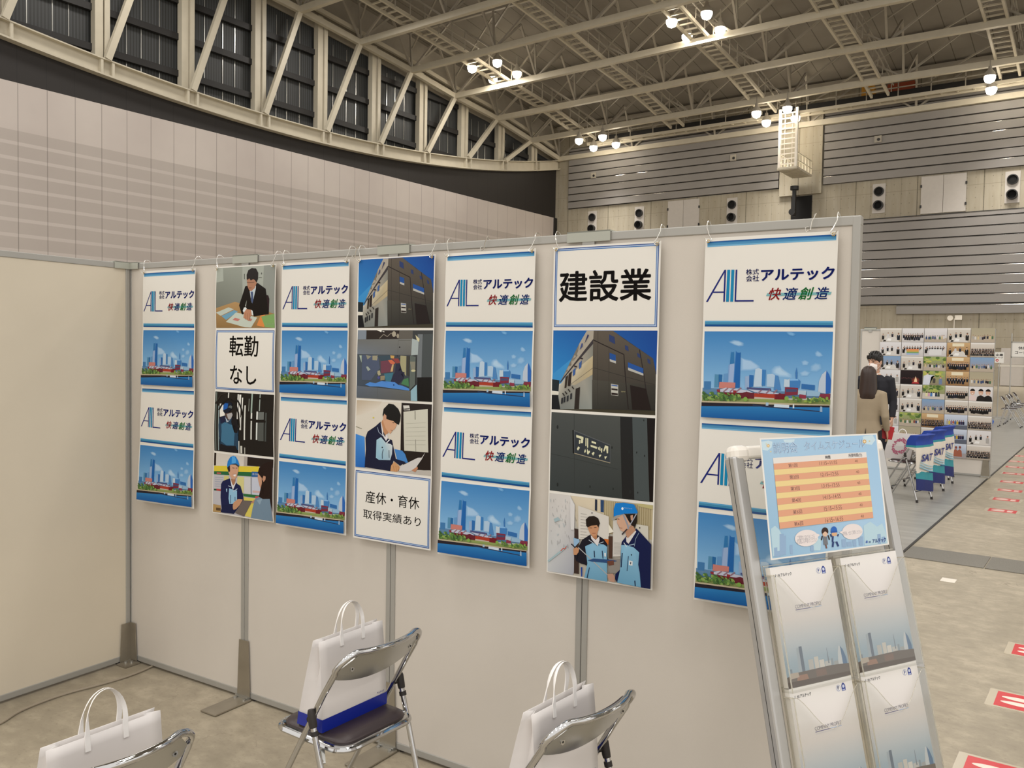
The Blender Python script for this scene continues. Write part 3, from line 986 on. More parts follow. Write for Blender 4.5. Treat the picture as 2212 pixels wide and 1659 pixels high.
    P([(1230, 1262), (1460, 1280), (1455, 1325), (1225, 1305)], 'c9d4de'); P([(1105, 1235), (1145, 1240), (1140, 1285), (1100, 1285)], '9fb8cc')
    P([(1515, 1270), (1535, 1270), (1535, 1330), (1512, 1330)], 'd2dbe2'); P([(1935, 1310), (1965, 1315), (1965, 1395), (1925, 1390)], '8fa9c2')
    return A

def art_sign(kind):
    if kind == 'trade':
        A = Art(quad=[(135, 255), (850, 207), (830, 800), (125, 800)])
        A.text('建設業', 172, 418, 782, 610, BLACK, 0.022)
    elif kind == 'transfer':
        A = Art(quad=[(785, 845), (1270, 843), (1262, 1350), (780, 1330)])
        A.text('転勤', 902, 898, 1134, 1064, BLACK, 0.012); A.text('なし', 908, 1130, 1118, 1284, BLACK, 0.012)
    else:
        A = Art(quad=[(100, 585), (715, 652), (698, 1247), (72, 1132)])
        A.text('産休・育休', 185, 757, 612, 914, BLACK, 0.004); A.text('取得実績あり', 162, 904, 622, 1052, BLACK, 0.002)
    A.frame(7, 3.0, '2f4f8c'); A.frame(10.5, 2.2, 'a9bfdd'); A.frame(13.5, 2.6, '3c73b2')
    return A

SKIN, SKIN2, HAIR, SUIT, NV, LB = 'c79a7e', 'a97a5f', '1d1713', '16110f', '14183a', '86b3cf'
def art_desk():
    A = Art(quad=[(135, 120), (1535, 88), (1530, 1580), (98, 1550)], area=(5, 5, 415, 292)); P = A.poly
    P([(135, 120), (1535, 88), (1530, 1580), (98, 1550)], ['8e9286', '9a9e92', '7d8078', '5f625c'])
    P([(750, 100), (1260, 95), (1250, 1000), (770, 1000)], 'a3a79c'); P([(1270, 95), (1535, 90), (1530, 1260), (1260, 1200)], '8d9088')
    P([(128, 130), (285, 130), (300, 430), (120, 460)], 'a6ab9f')
    A.ell(1213, 280, 14, 25, '5c5e57', 10); A.line([(1145, 372), (1225, 380)], 16, '55564e'); P([(795, 275), (815, 275), (815, 400), (800, 400)], '55564e')
    P([(115, 1070), (580, 930), (1535, 1240), (1530, 1580), (98, 1550)], ['a9875a', 'b08d5f', '9d7d50', '94744a', '8f7045'])
    P([(105, 1180), (420, 1060), (550, 1110), (220, 1260)], 'bcc4b8'); P([(240, 1265), (555, 1130), (650, 1165), (350, 1365)], '6f9fb8')
    P([(345, 1410), (600, 1185), (1115, 1320), (960, 1560), (800, 1550)], 'c3cbbd')
    P([(510, 1365), (570, 1315), (700, 1350), (640, 1400)], 'c4796f'); P([(880, 1390), (930, 1330), (995, 1355), (960, 1410)], 'b57a70')
    P([(1095, 1510), (1205, 1260), (1300, 1250), (1280, 1560)], 'd98a4a'); P([(1210, 1300), (1535, 1240), (1530, 1580), (1295, 1560)], '7fa463')
    A.text('RECRUIT', 1330, 1478, 1510, 1500, 'c9d6bd', 0.01)
    P([(1300, 780), (1385, 800), (1410, 880), (1395, 1250), (1200, 1260)], '2a1a1e')
    P([(830, 570), (1130, 500), (1320, 640), (1340, 780), (1390, 1240), (1040, 1295), (990, 1130), (870, 1110), (770, 1240), (740, 1230), (680, 1020), (770, 760)], SUIT)
    P([(870, 900), (850, 1060), (820, 1040)], '8f938a')
    P([(940, 690), (1090, 560), (1085, 640), (1020, 920), (985, 960)], 'bfc9cc'); P([(960, 700), (1020, 700), (1010, 760), (1028, 900), (1005, 985), (965, 900), (985, 760)], '4c5a7c')
    P([(860, 380), (1110, 380), (1105, 500), (1060, 620), (980, 690), (930, 670), (890, 580)], SKIN2)
    P([(865, 400), (860, 300), (900, 190), (980, 145), (1080, 160), (1135, 260), (1135, 400), (1100, 490), (1060, 430), (1020, 405), (965, 440), (925, 385), (890, 420)], HAIR)
    A.line([(870, 480), (940, 485), (1050, 480)], 9, '4a3328'); A.line([(915, 610), (985, 612)], 12, '7c4b3d')
    P([(770, 1150), (800, 1075), (840, 1065), (870, 1105), (800, 1220)], 'dfe2df'); P([(970, 1130), (1010, 1160), (1025, 1270), (985, 1260)], 'd7dcd9')
    P([(800, 1190), (860, 1110), (970, 1130), (985, 1240), (905, 1400), (860, 1370), (780, 1320)], 'b98466')
    for x in (830, 880, 930): A.line([(x, 1210), (x + 5, 1370)], 6, '8a5d45')
    return A

def art_scaffold():
    A = Art(quad=[(135, 45), (1585, 150), (1560, 1620), (78, 1450)], area=(5, 5, 415, 292)); P = A.poly
    P([(135, 45), (1585, 150), (1560, 1620), (78, 1450)], '1e1a17')
    for x, w, y0, y1, c in ((165, 30, 60, 1440, '6a726b'), (225, 24, 380, 1440, '8b9a9c'), (470, 26, 80, 200, 'd9d7cf'), (710, 30, 120, 700, 'e4e2da'), (760, 46, 130, 900, 'e8e6de'), (820, 26, 200, 660, 'e8e6de'),
                            (770, 40, 660, 960, 'cfcdc5'), (885, 34, 380, 1200, 'd5d4cb'), (1055, 34, 110, 560, '9fb0a4'), (1045, 34, 560, 700, 'e6e5dd'), (1040, 30, 740, 1190, 'dcdcd4'), (1185, 36, 530, 720, 'dfe0da'),
                            (1175, 38, 790, 1200, 'cfd3cd'), (1250, 20, 130, 520, 'a9b3ab'), (985, 14, 230, 520, '8f938a'), (1400, 40, 560, 1240, '474b48'), (720, 22, 1220, 1520, 'd8d6cc'), (775, 46, 1340, 1520, 'd0cec4'), (860, 26, 1380, 1540, 'a9a79d')):
        A.line([(x, y0), (x - (y1 - y0) * 0.035, y1)], w, c)
    P([(1210, 545), (1350, 545), (1345, 720), (1205, 720)], '6a6d69'); P([(1205, 790), (1345, 790), (1335, 1230), (1195, 1220)], '50534f')
    A.line([(1000, 715), (1390, 770)], 46, '1a1512'); A.line([(1150, 220), (1380, 250)], 30, '1c1815')
    P([(255, 330), (300, 330), (380, 390), (380, 610), (255, 640)], 'e6e3da'); P([(220, 1120), (265, 1150), (240, 1290)], 'e1dfd6')
    A.line([(150, 330), (270, 130), (460, 60)], 34, '2b2521'); A.line([(230, 480), (340, 300), (470, 220), (640, 300), (720, 560), (740, 900)], 40, '15110f')
    A.line([(640, 200), (740, 330), (800, 480), (830, 700)], 36, '15110f')
    P([(215, 830), (255, 660), (390, 610), (560, 640), (690, 710), (720, 900), (690, 1050), (700, 1440), (240, 1400), (265, 1160), (220, 1050)], '233f57')
    P([(290, 820), (380, 770), (640, 870), (600, 1100), (590, 1330), (400, 1320), (265, 1220), (290, 1000)], '3f6f8d')
    P([(255, 660), (390, 610), (400, 750), (270, 800)], '191f3c'); P([(560, 640), (690, 710), (720, 900), (690, 1030), (610, 1020), (640, 870), (540, 760)], '151318')
    P([(250, 1280), (420, 1340), (640, 1340), (690, 1500), (210, 1450)], '15131a')
    P([(390, 640), (430, 780), (520, 690), (470, 760)], 'b9c0c9')
    P([(385, 560), (540, 540), (570, 600), (540, 690), (470, 720), (400, 640)], '5a443c'); P([(430, 580), (560, 545), (580, 600), (530, 700), (470, 700)], 'a9a6a5')
    P([(340, 510), (345, 380), (400, 300), (480, 280), (560, 330), (570, 440), (480, 540), (390, 570)], '10182a'); P([(345, 490), (345, 370), (390, 320), (470, 330), (450, 440)], '1d59a5')
    P([(460, 420), (520, 370), (570, 400), (560, 450)], '5b625f')
    return A

def art_workers_woman():
    A = Art(quad=[(70, 62), (1465, 212), (1450, 1595), (62, 1372)], area=(5, 5, 415, 292)); P = A.poly
    P([(70, 62), (1465, 212), (1450, 1595), (62, 1372)], 'bcb9bd')
    P([(120, 65), (780, 140), (780, 360), (120, 350)], ['cbc3b8', 'c6beb3', 'd2cac0', 'd2cac0']); P([(780, 140), (860, 150), (860, 360), (780, 360)], 'a89f97')
    P([(860, 155), (1465, 215), (1465, 400), (860, 350)], '241b18'); P([(70, 62), (118, 68), (122, 340), (75, 345)], '2a1d15')
    P([(78, 350), (1140, 370), (1140, 500), (80, 470)], 'd9c33b'); P([(80, 470), (1140, 500), (1140, 600), (85, 540)], '24633a')
    A.text('本日の', 980, 508, 1130, 560, 'dfe6ee', 0.02) if False else None
    P([(972, 482), (1160, 490), (1150, 600), (968, 598)], '2f5f97'); A.text('本日の', 985, 505, 1135, 572, 'e8edf2', 0.02)
    P([(150, 500), (250, 505), (250, 535), (150, 530)], 'c0575a'); P([(90, 860), (250, 875), (250, 915), (88, 895)], '1f4a30'); P([(150, 860), (250, 870), (250, 910), (150, 900)], 'b8403f')
    P([(325, 570), (440, 580), (430, 860), (325, 850)], 'cdc07a'); P([(640, 590), (800, 600), (790, 960), (640, 940)], 'd0c887'); P([(800, 605), (960, 610), (960, 990), (800, 965)], 'c9c7c7')
    P([(985, 620), (1180, 620), (1200, 1020), (985, 1000)], 'c0c4d0'); P([(1000, 900), (1200, 920), (1200, 960), (1000, 950)], 'c9a9a4')
    A.line([(960, 610), (965, 1000)], 12, '4a5a6a'); P([(780, 970), (1160, 1010), (1150, 1075), (790, 1030)], '2a6a38'); P([(1060, 1030), (1150, 1035), (1150, 1075), (1065, 1075)], 'c24a52')
    P([(790, 1045), (1060, 1080), (990, 1340), (950, 1500), (820, 1470), (820, 1100)], 'd6c65e')
    for k in range(5): A.line([(110, 600 + k * 50), (300, 610 + k * 50)], 8, '9aa2b5')
    P([(75, 1200), (250, 1230), (260, 1390), (62, 1370)], 'b08f5c'); P([(140, 1280), (250, 1290), (250, 1350), (140, 1340)], '5c4630')
    # worker
    P([(260, 760), (300, 690), (460, 630), (600, 720), (720, 800), (780, 990), (790, 1120), (560, 1420), (280, 1390), (250, 1050)], '151c48')
    P([(455, 850), (560, 890), (640, 900), (640, 1120), (530, 1200), (460, 1200), (440, 1080)], '8fbbd6'); P([(380, 860), (410, 860), (405, 940), (388, 920)], '9fc3da')
    A.line([(490, 1000), (490, 1190)], 14, '1b2350'); A.line([(595, 1040), (595, 1130)], 12, '1b2350')
    P([(470, 620), (500, 640), (540, 780), (600, 700), (610, 740), (545, 890), (510, 800)], 'd9dade')
    A.line([(435, 795), (500, 820)], 14, 'b9c6d6'); A.line([(550, 920), (650, 860)], 14, 'b9c6d6')
    P([(490, 640), (600, 650), (590, 740), (555, 790), (520, 740)], 'a57658')
    P([(430, 330), (660, 330), (665, 470), (630, 600), (570, 660), (510, 630), (460, 560), (425, 480)], 'c99c80')
    P([(395, 380), (460, 340), (470, 470), (440, 500), (410, 430)], '241b2a')
    P([(395, 330), (405, 250), (460, 160), (530, 128), (590, 150), (650, 240), (685, 340), (665, 380), (600, 320), (480, 325), (400, 390)], '1d79c4')
    P([(500, 150), (560, 140), (600, 220), (600, 290), (500, 300)], '4fa0dc'); P([(470, 320), (600, 300), (680, 350), (665, 385), (590, 330)], '3a4048')
    A.line([(520, 395), (570, 405)], 13, '3a2419'); A.line([(600, 405), (640, 400)], 11, '3a2419'); P([(545, 545), (615, 540), (600, 590), (560, 580)], 'efe6df'); A.line([(540, 540), (620, 535)], 8, '8a4a3d')
    P([(590, 1400), (780, 1120), (1000, 1130), (800, 1480)], '6b615c')
    P([(560, 1170), (660, 1090), (720, 1090), (780, 1100), (700, 1230), (620, 1310), (560, 1330), (530, 1270)], 'c3926f')
    P([(560, 1420), (250, 1380), (300, 1220), (540, 1210), (545, 1330), (600, 1340)], '111a42'); P([(1010, 1130), (1060, 1100), (1030, 1180), (960, 1180)], 'b98a6c')
    # woman
    P([(1060, 1090), (1250, 1000), (1400, 1080), (1450, 1595), (960, 1510), (1000, 1300)], '72889a'); P([(1100, 1120), (1230, 1080), (1170, 1220)], '8ba0af')
    P([(1130, 480), (1260, 560), (1310, 620), (1280, 700), (1200, 890), (1160, 780), (1120, 620)], 'c29377')
    P([(1200, 340), (1330, 270), (1465, 260), (1455, 1400), (1400, 1090), (1240, 1090), (1150, 1040), (1230, 900), (1300, 700), (1300, 580), (1260, 560), (1230, 640), (1180, 520), (1120, 510), (1150, 400)], '231512')
    P([(1225, 650), (1255, 575), (1305, 590), (1300, 660), (1260, 715)], 'bb8a6e')
    return A

def art_building():
    A = Art(quad=[(105, 115), (2042, 105), (2000, 1645), (68, 1530)], area=(5, 5, 415, 292)); P = A.poly
    P([(105, 115), (2042, 105), (2040, 900), (90, 1000)], ['1f63a8', '10418c', '124a97', '2f86c4']); P([(90, 900), (600, 500), (560, 1000), (80, 1100)], '3a8bc4')
    P([(68, 1520), (2000, 1540), (2000, 1645), (68, 1535)], '3d382a')
    P([(80, 990), (220, 1010), (200, 1210), (75, 1195)], '1d262b'); P([(75, 1205), (205, 1220), (200, 1275), (70, 1262)], 'd8d3c4'); P([(70, 1270), (200, 1275), (235, 1530), (68, 1530)], '16171a')
    # sunlit side and shaded side of the printed building: two wall planes of the photograph itself
    P([(730, 118), (860, 116), (850, 280), (230, 1050), (560, 560), (590, 350)], 'a59c8d')
    P([(850, 290), (860, 360), (825, 1530), (230, 1528), (195, 1300), (220, 1100), (560, 640)], ['7c7a70', '98958a', '8b8f89', '727672', '7c7f7d', 'b8b2a2', 'a69d8d'])
    P([(430, 900), (850, 560), (845, 900), (500, 1100), (440, 1080)], ['cfc3a8', 'b9aa88', 'b5a27c', 'a79c84', 'b9ae98'])
    P([(860, 116), (1220, 116), (1420, 260), (1710, 450), (1960, 610), (2015, 860), (2000, 1560), (825, 1530), (850, 290)], ['5b5247', '5b5247', '5e564b', '564f45', '4d473e', '45413a', '2c2a26', '2f2e2a', '5d564c'])
    P([(830, 1000), (2000, 1100), (2000, 1560), (825, 1530)], ['4a473f', '37342e', '2a2825', '33322d'])
    P([(230, 1035), (850, 265), (850, 350), (520, 720), (235, 1055)], '3a3436')
    A.line([(850, 280), (1420, 540), (1450, 980), (1500, 1530)], 17, '241c1a'); A.line([(1710, 450), (1790, 900), (1880, 1540)], 16, '2a2322')
    A.line([(850, 780), (1440, 940), (2000, 1090)], 6, '2b2824'); A.line([(940, 118), (930, 1530)], 5, '37332d'); A.line([(1145, 380), (1140, 1530)], 5, '37332d'); A.line([(430, 1080), (850, 780)], 6, '6d675b')
    for q in ([(1145, 180), (1245, 225), (1260, 355), (1150, 300)], [(1440, 370), (1500, 395), (1510, 485), (1445, 450)], [(1665, 510), (1720, 540), (1730, 605), (1675, 580)], [(1855, 610), (1905, 640), (1915, 715), (1865, 690)]): P(q, '2b3a66')
    P([(1155, 512), (1270, 550), (1275, 705), (1160, 665)], 'b3b1aa'); P([(1155, 512), (1270, 550), (1272, 660), (1158, 625)], '1f4c8f')
    P([(1495, 680), (1780, 790), (1785, 925), (1500, 825)], 'b0aea6'); P([(1495, 680), (1780, 790), (1783, 885), (1498, 775)], '234f93')
    P([(1180, 1070), (1315, 1090), (1315, 1290), (1185, 1275)], 'b7b5ab'); P([(1190, 1085), (1305, 1100), (1305, 1120), (1190, 1105)], '3a5a96'); P([(1190, 1150), (1305, 1165), (1305, 1195), (1190, 1180)], '2c221f'); P([(1190, 1230), (1310, 1245), (1310, 1280), (1190, 1270)], '2c221f')
    A.text('アルテック', 1370, 1200, 1445, 1228, 'd8cf9f', 0.03)
    P([(1535, 1095), (1830, 1160), (1920, 1550), (1575, 1540)], '1f1512')
    P([(525, 1160), (605, 1130), (580, 1525), (495, 1525)], '2b241f'); P([(395, 890), (455, 845), (425, 1110), (375, 1110)], '2a1f1a'); P([(335, 950), (385, 910), (350, 1140), (315, 1150)], '33291f')
    for x, y in ((590, 700), (475, 830)): P([(x, y), (x + 50, y - 50), (x + 40, y + 70), (x - 5, y + 110)], '3a5a94')
    for x, y in ((255, 1330), (300, 1310), (360, 1290), (425, 1250)): P([(x, y), (x + 32, y - 12), (x + 26, y + 90), (x - 6, y + 105)], '25262a')
    for x, y in ((455, 1120), (385, 1170), (325, 1210), (280, 1240)): A.line([(x, y), (x + 34, y + 46)], 20, '2b2622')
    for x, y in ((610, 610), (500, 755)): A.line([(x, y), (x + 50, y + 8)], 28, '33282a')
    P([(690, 350), (750, 180), (775, 200), (720, 300)], '2d2f58'); P([(600, 460), (640, 340), (660, 345), (655, 400)], '3c4a7c')
    return A

def art_aquarium():
    A = Art(quad=[(118, 105), (1748, 138), (1720, 1635), (78, 1512)], area=(5, 5, 415, 292)); P = A.poly
    P([(118, 105), (1748, 138), (1720, 1635), (78, 1512)], '3a3c3c')
    P([(118, 105), (305, 110), (300, 295), (115, 295)], '7d8690'); P([(305, 112), (1020, 125), (1020, 300), (300, 295)], '2c2420'); P([(1020, 130), (1310, 140), (1310, 330), (1010, 300)], '5f5a52')
    P([(530, 110), (640, 115), (630, 155)], 'e8e4da'); P([(640, 130), (700, 145), (690, 160)], 'e8e4da')
    A.line([(590, 285), (680, 200), (760, 250), (840, 180), (920, 200), (1010, 290)], 14, '8a8172'); A.ell(905, 200, 45, 60, 'a59c89', 10); A.ell(990, 240, 25, 50, '9a917e', 10)
    P([(1420, 210), (1530, 215), (1500, 1110), (1400, 1110)], '6d7274'); P([(1540, 215), (1748, 210), (1735, 1110), (1500, 1105)], '474c4c'); P([(1410, 1115), (1730, 1115), (1720, 1630), (1405, 1610)], '14110f')
    P([(115, 295), (1300, 310), (1280, 645), (108, 600)], ['6b6c69', '74746f', '65645f', '6f7883']); A.line([(1005, 335), (1270, 340)], 6, '55534e'); A.line([(1000, 335), (990, 600)], 5, '55534e'); A.ell(1030, 475, 16, 18, '2f2c2a', 8)
    P([(1300, 300), (1440, 345), (1425, 640), (1280, 650)], 'a3adab'); P([(1370, 225), (1460, 310), (1450, 375), (1400, 330)], 'cfc79e')
    P([(108, 605), (1260, 645), (1240, 1385), (88, 1255)], ['4a5258', '3f4148', '3a4348', '454f5c'])
    for q, c in (([(215, 620), (560, 640), (600, 900), (400, 1150), (200, 1140)], '4c566c'), ([(300, 625), (420, 650), (330, 720)], '8c8a78'), ([(440, 640), (560, 640), (540, 740), (440, 730)], '97917a'), ([(155, 630), (205, 630), (200, 780)], 'a9b8a8'),
                 ([(540, 650), (830, 640), (860, 760), (640, 760)], '3a4a55'), ([(620, 760), (880, 730), (900, 980), (620, 1010)], '6d3f4c'), ([(830, 640), (920, 650), (910, 710), (840, 700)], 'c39a58'), ([(860, 700), (1000, 710), (1050, 800), (960, 810)], '8a3f3c'),
                 ([(780, 740), (860, 730), (940, 800), (900, 830), (830, 810)], 'c9694a'), ([(870, 830), (905, 830), (880, 980), (830, 980)], 'c2a372'), ([(1050, 650), (1180, 660), (1170, 1080), (1100, 990), (1040, 900)], 'a09a76'),
                 ([(550, 960), (600, 950), (620, 1040), (570, 1060), (545, 1010)], 'a59e80'), ([(950, 820), (1040, 810), (1050, 900), (1010, 970), (1140, 1000), (1120, 1120), (980, 1270), (920, 1200), (800, 1200), (930, 990)], '2c2c40'),
                 ([(690, 1020), (900, 1000), (830, 1200), (730, 1190)], '3f7080'), ([(1060, 1240), (1120, 1140), (1220, 1120), (1230, 1300)], '4a7a52'), ([(610, 1070), (710, 1060), (700, 1150), (610, 1160)], '8f8268'),
                 ([(300, 870), (340, 860), (400, 930), (340, 960)], '9aa39a'), ([(270, 1240), (380, 1190), (500, 1215), (640, 1170), (760, 1210), (920, 1200), (1000, 1260), (1090, 1280), (1230, 1340), (1240, 1385), (1060, 1360), (560, 1285), (380, 1280)], '4f86cc')): P(q, c)
    A.ell(1030, 715, 14, 14, '2a3038', 8); A.ell(985, 655, 12, 12, '2a3038', 8); A.ell(900, 1260, 16, 18, '1d3a6a', 8); A.ell(575, 1100, 30, 30, '4a4c86', 10)
    P([(1260, 650), (1385, 680), (1365, 1260), (1240, 1380)], '5d655f'); P([(1260, 780), (1375, 780), (1370, 950), (1290, 960)], '83806f'); A.ell(1330, 970, 50, 24, 'c3bd95', 10); P([(1190, 660), (1250, 665), (1240, 1080), (1190, 1060)], '3c3a34')
    P([(88, 1258), (1265, 1390), (1260, 1600), (78, 1512)], ['5e6672', '66655f', '5d5c57', '565d66']); P([(1268, 1385), (1405, 1260), (1405, 1610), (1265, 1600)], '8fb0bb'); A.line([(540, 1310), (535, 1550)], 5, '52524e')
    return A

def art_reader():
    A = Art(quad=[(125, 68), (1765, 178), (1740, 1600), (110, 1478)], area=(5, 5, 415, 292)); P = A.poly
    P([(125, 68), (1765, 178), (1740, 1600), (110, 1478)], 'd3cbbc'); P([(125, 70), (700, 100), (560, 300), (120, 400)], ['b7a58c', 'c9bda9', 'd8d0c3', 'cfc3b1'])
    P([(1125, 130), (1765, 178), (1745, 1500), (1180, 1480), (1110, 1100)], '231a17'); P([(1170, 320), (1680, 265), (1695, 1135), (1190, 1110)], 'c8c5b5'); A.line([(1415, 300), (1420, 480)], 12, '3f3a33'); A.line([(1430, 880), (1435, 1125)], 9, '6b665c')
    P([(1160, 190), (1290, 190), (1310, 290), (1180, 290)], 'cfcbc2'); P([(1180, 255), (1300, 250), (1300, 270), (1185, 280)], '2d2723')
    for k in range(6): A.line([(1220, 560 + k * 85), (1640, 540 + k * 88)], 6, 'b3b0a2')
    A.line([(115, 625), (255, 670)], 14, '8d8a74'); A.ell(515, 440, 22, 14, 'cfc04c', 8)
    P([(110, 780), (320, 840), (340, 1480), (110, 1470)], ['3f83cc', '4a8ed4', '1f5fae', '2a6ab6']); P([(980, 1080), (1150, 1110), (1210, 1180), (1270, 1350), (1060, 1380)], '4480c0')
    P([(110, 1470), (900, 1520), (1740, 1490), (1740, 1600), (110, 1480)], 'b9b2a8')
    P([(340, 860), (390, 730), (560, 620), (680, 520), (720, 700), (800, 850), (930, 900), (960, 1040), (1010, 1280), (1230, 1340), (1100, 1420), (960, 1320), (890, 1540), (320, 1470), (350, 1100)], '171b34')
    P([(590, 900), (690, 840), (800, 960), (900, 980), (940, 1010), (930, 1180), (890, 1310), (640, 1310), (575, 1270)], ['9cc0cf', 'a9c8d2', 'b9ccd2', 'c9d2d2', 'cfd6d6', 'b9c3c9', '9fb5c0', '8db6ca', '96bccc'])
    A.line([(740, 1090), (715, 1190), (718, 1290)], 14, '1d2238'); A.line([(865, 1105), (868, 1260)], 12, '1d2238'); A.ell(717, 1052, 15, 17, '10131f', 8)
    P([(680, 530), (720, 580), (740, 780), (780, 840), (830, 740), (840, 860), (800, 920), (720, 800)], 'd9d6d6'); A.line([(610, 640), (640, 740), (750, 830)], 10, 'a9b6c8'); A.line([(810, 960), (880, 890)], 22, 'dfe0e2')
    P([(720, 480), (860, 700), (840, 760), (780, 800), (740, 720), (695, 540)], 'b98660')
    P([(730, 400), (820, 460), (1020, 500), (1030, 590), (990, 670), (940, 700), (900, 770), (850, 740), (780, 640), (730, 500)], 'cc9d7b')
    P([(720, 380), (740, 260), (850, 150), (960, 170), (1060, 260), (1115, 380), (1105, 500), (1075, 585), (1000, 550), (960, 510), (880, 490), (810, 470), (800, 400), (760, 350), (730, 420)], '14120f')
    P([(735, 420), (760, 360), (805, 400), (800, 490), (760, 510)], 'c8977a'); A.line([(940, 540), (975, 548)], 14, '33201a'); A.line([(900, 690), (945, 710)], 9, '8b4e40')
    P([(910, 1420), (980, 1335), (1080, 1420), (1105, 1470), (1030, 1555), (890, 1530)], 'c89568'); 
    for x in (960, 1010, 1060): A.line([(x, 1420), (x + 15, 1530)], 6, '8f6342')
    P([(1080, 1520), (1110, 1430), (1480, 1245), (1560, 1240), (1635, 1140), (1560, 1280), (1420, 1470), (1300, 1525)], 'cdc8c4'); P([(1350, 1500), (1470, 1420), (1480, 1460), (1420, 1540)], 'b98262')
    return A

def art_nameplate():
    A = Art(quad=[(98, 62), (1945, 180), (1935, 1645), (75, 1420)], area=(5, 5, 415, 292)); P = A.poly
    P([(98, 62), (1945, 180), (1935, 1645), (75, 1420)], ['474a48', '4c4e4a', '333735', '363c3c'])
    P([(1325, 150), (1540, 160), (1600, 1590), (1380, 1570)], '202020'); P([(1540, 160), (1800, 180), (1870, 1630), (1600, 1590)], '474e4e'); P([(1800, 180), (1945, 185), (1935, 1645), (1870, 1630)], '140d0a')
    A.line([(505, 90), (525, 1450)], 6, '343735'); A.line([(90, 780), (600, 890), (1300, 1060)], 6, '323634')
    for x, y, r in ((210, 320, 17), (218, 1320, 17), (805, 1360, 12), (1220, 1400, 11), (1190, 680, 12), (1495, 760, 16), (1525, 1455, 18), (1630, 770, 10), (1770, 830, 10), (1745, 215, 9), (1660, 1470, 9)): A.ell(x, y, r, r * 2, '242726', 10)
    P([(480, 375), (510, 370), (520, 780), (490, 770)], '151616')
    P([(505, 372), (1165, 632), (1168, 955), (520, 782)], '56595a'); P([(515, 392), (1155, 645), (1158, 935), (525, 768)], '33383d')
    A.line([(520, 775), (1165, 948)], 12, '9b9078')
    c = 'd6d3b0'
    P([(550, 455), (680, 495), (680, 540), (552, 500)], c); P([(640, 500), (680, 500), (672, 600), (628, 600)], c); P([(603, 545), (625, 552), (620, 615), (600, 610)], c); P([(590, 655), (620, 680), (585, 730), (565, 700)], c)
    P([(718, 510), (736, 515), (736, 650), (718, 650)], c); P([(748, 515), (768, 522), (768, 680), (748, 680)], c); P([(715, 700), (730, 740), (710, 775), (697, 745)], c); P([(748, 690), (775, 740), (800, 730), (800, 760), (765, 800), (748, 780)], c)
    P([(828, 560), (908, 590), (908, 620), (828, 595)], c); P([(808, 630), (925, 665), (925, 702), (815, 665)], c); P([(865, 750), (885, 770), (858, 820), (832, 780)], c)
    P([(940, 670), (955, 672), (970, 715), (955, 720)], c); P([(968, 660), (985, 665), (992, 735), (975, 735)], c); P([(1000, 690), (1022, 695), (1018, 770), (1000, 760)], c); P([(985, 800), (1010, 805), (975, 855), (960, 810)], c)
    P([(1070, 640), (1128, 660), (1125, 780), (1102, 780), (1100, 690), (1085, 690), (1055, 750), (1040, 735)], c); P([(1060, 835), (1110, 830), (1075, 888)], c)
    return A

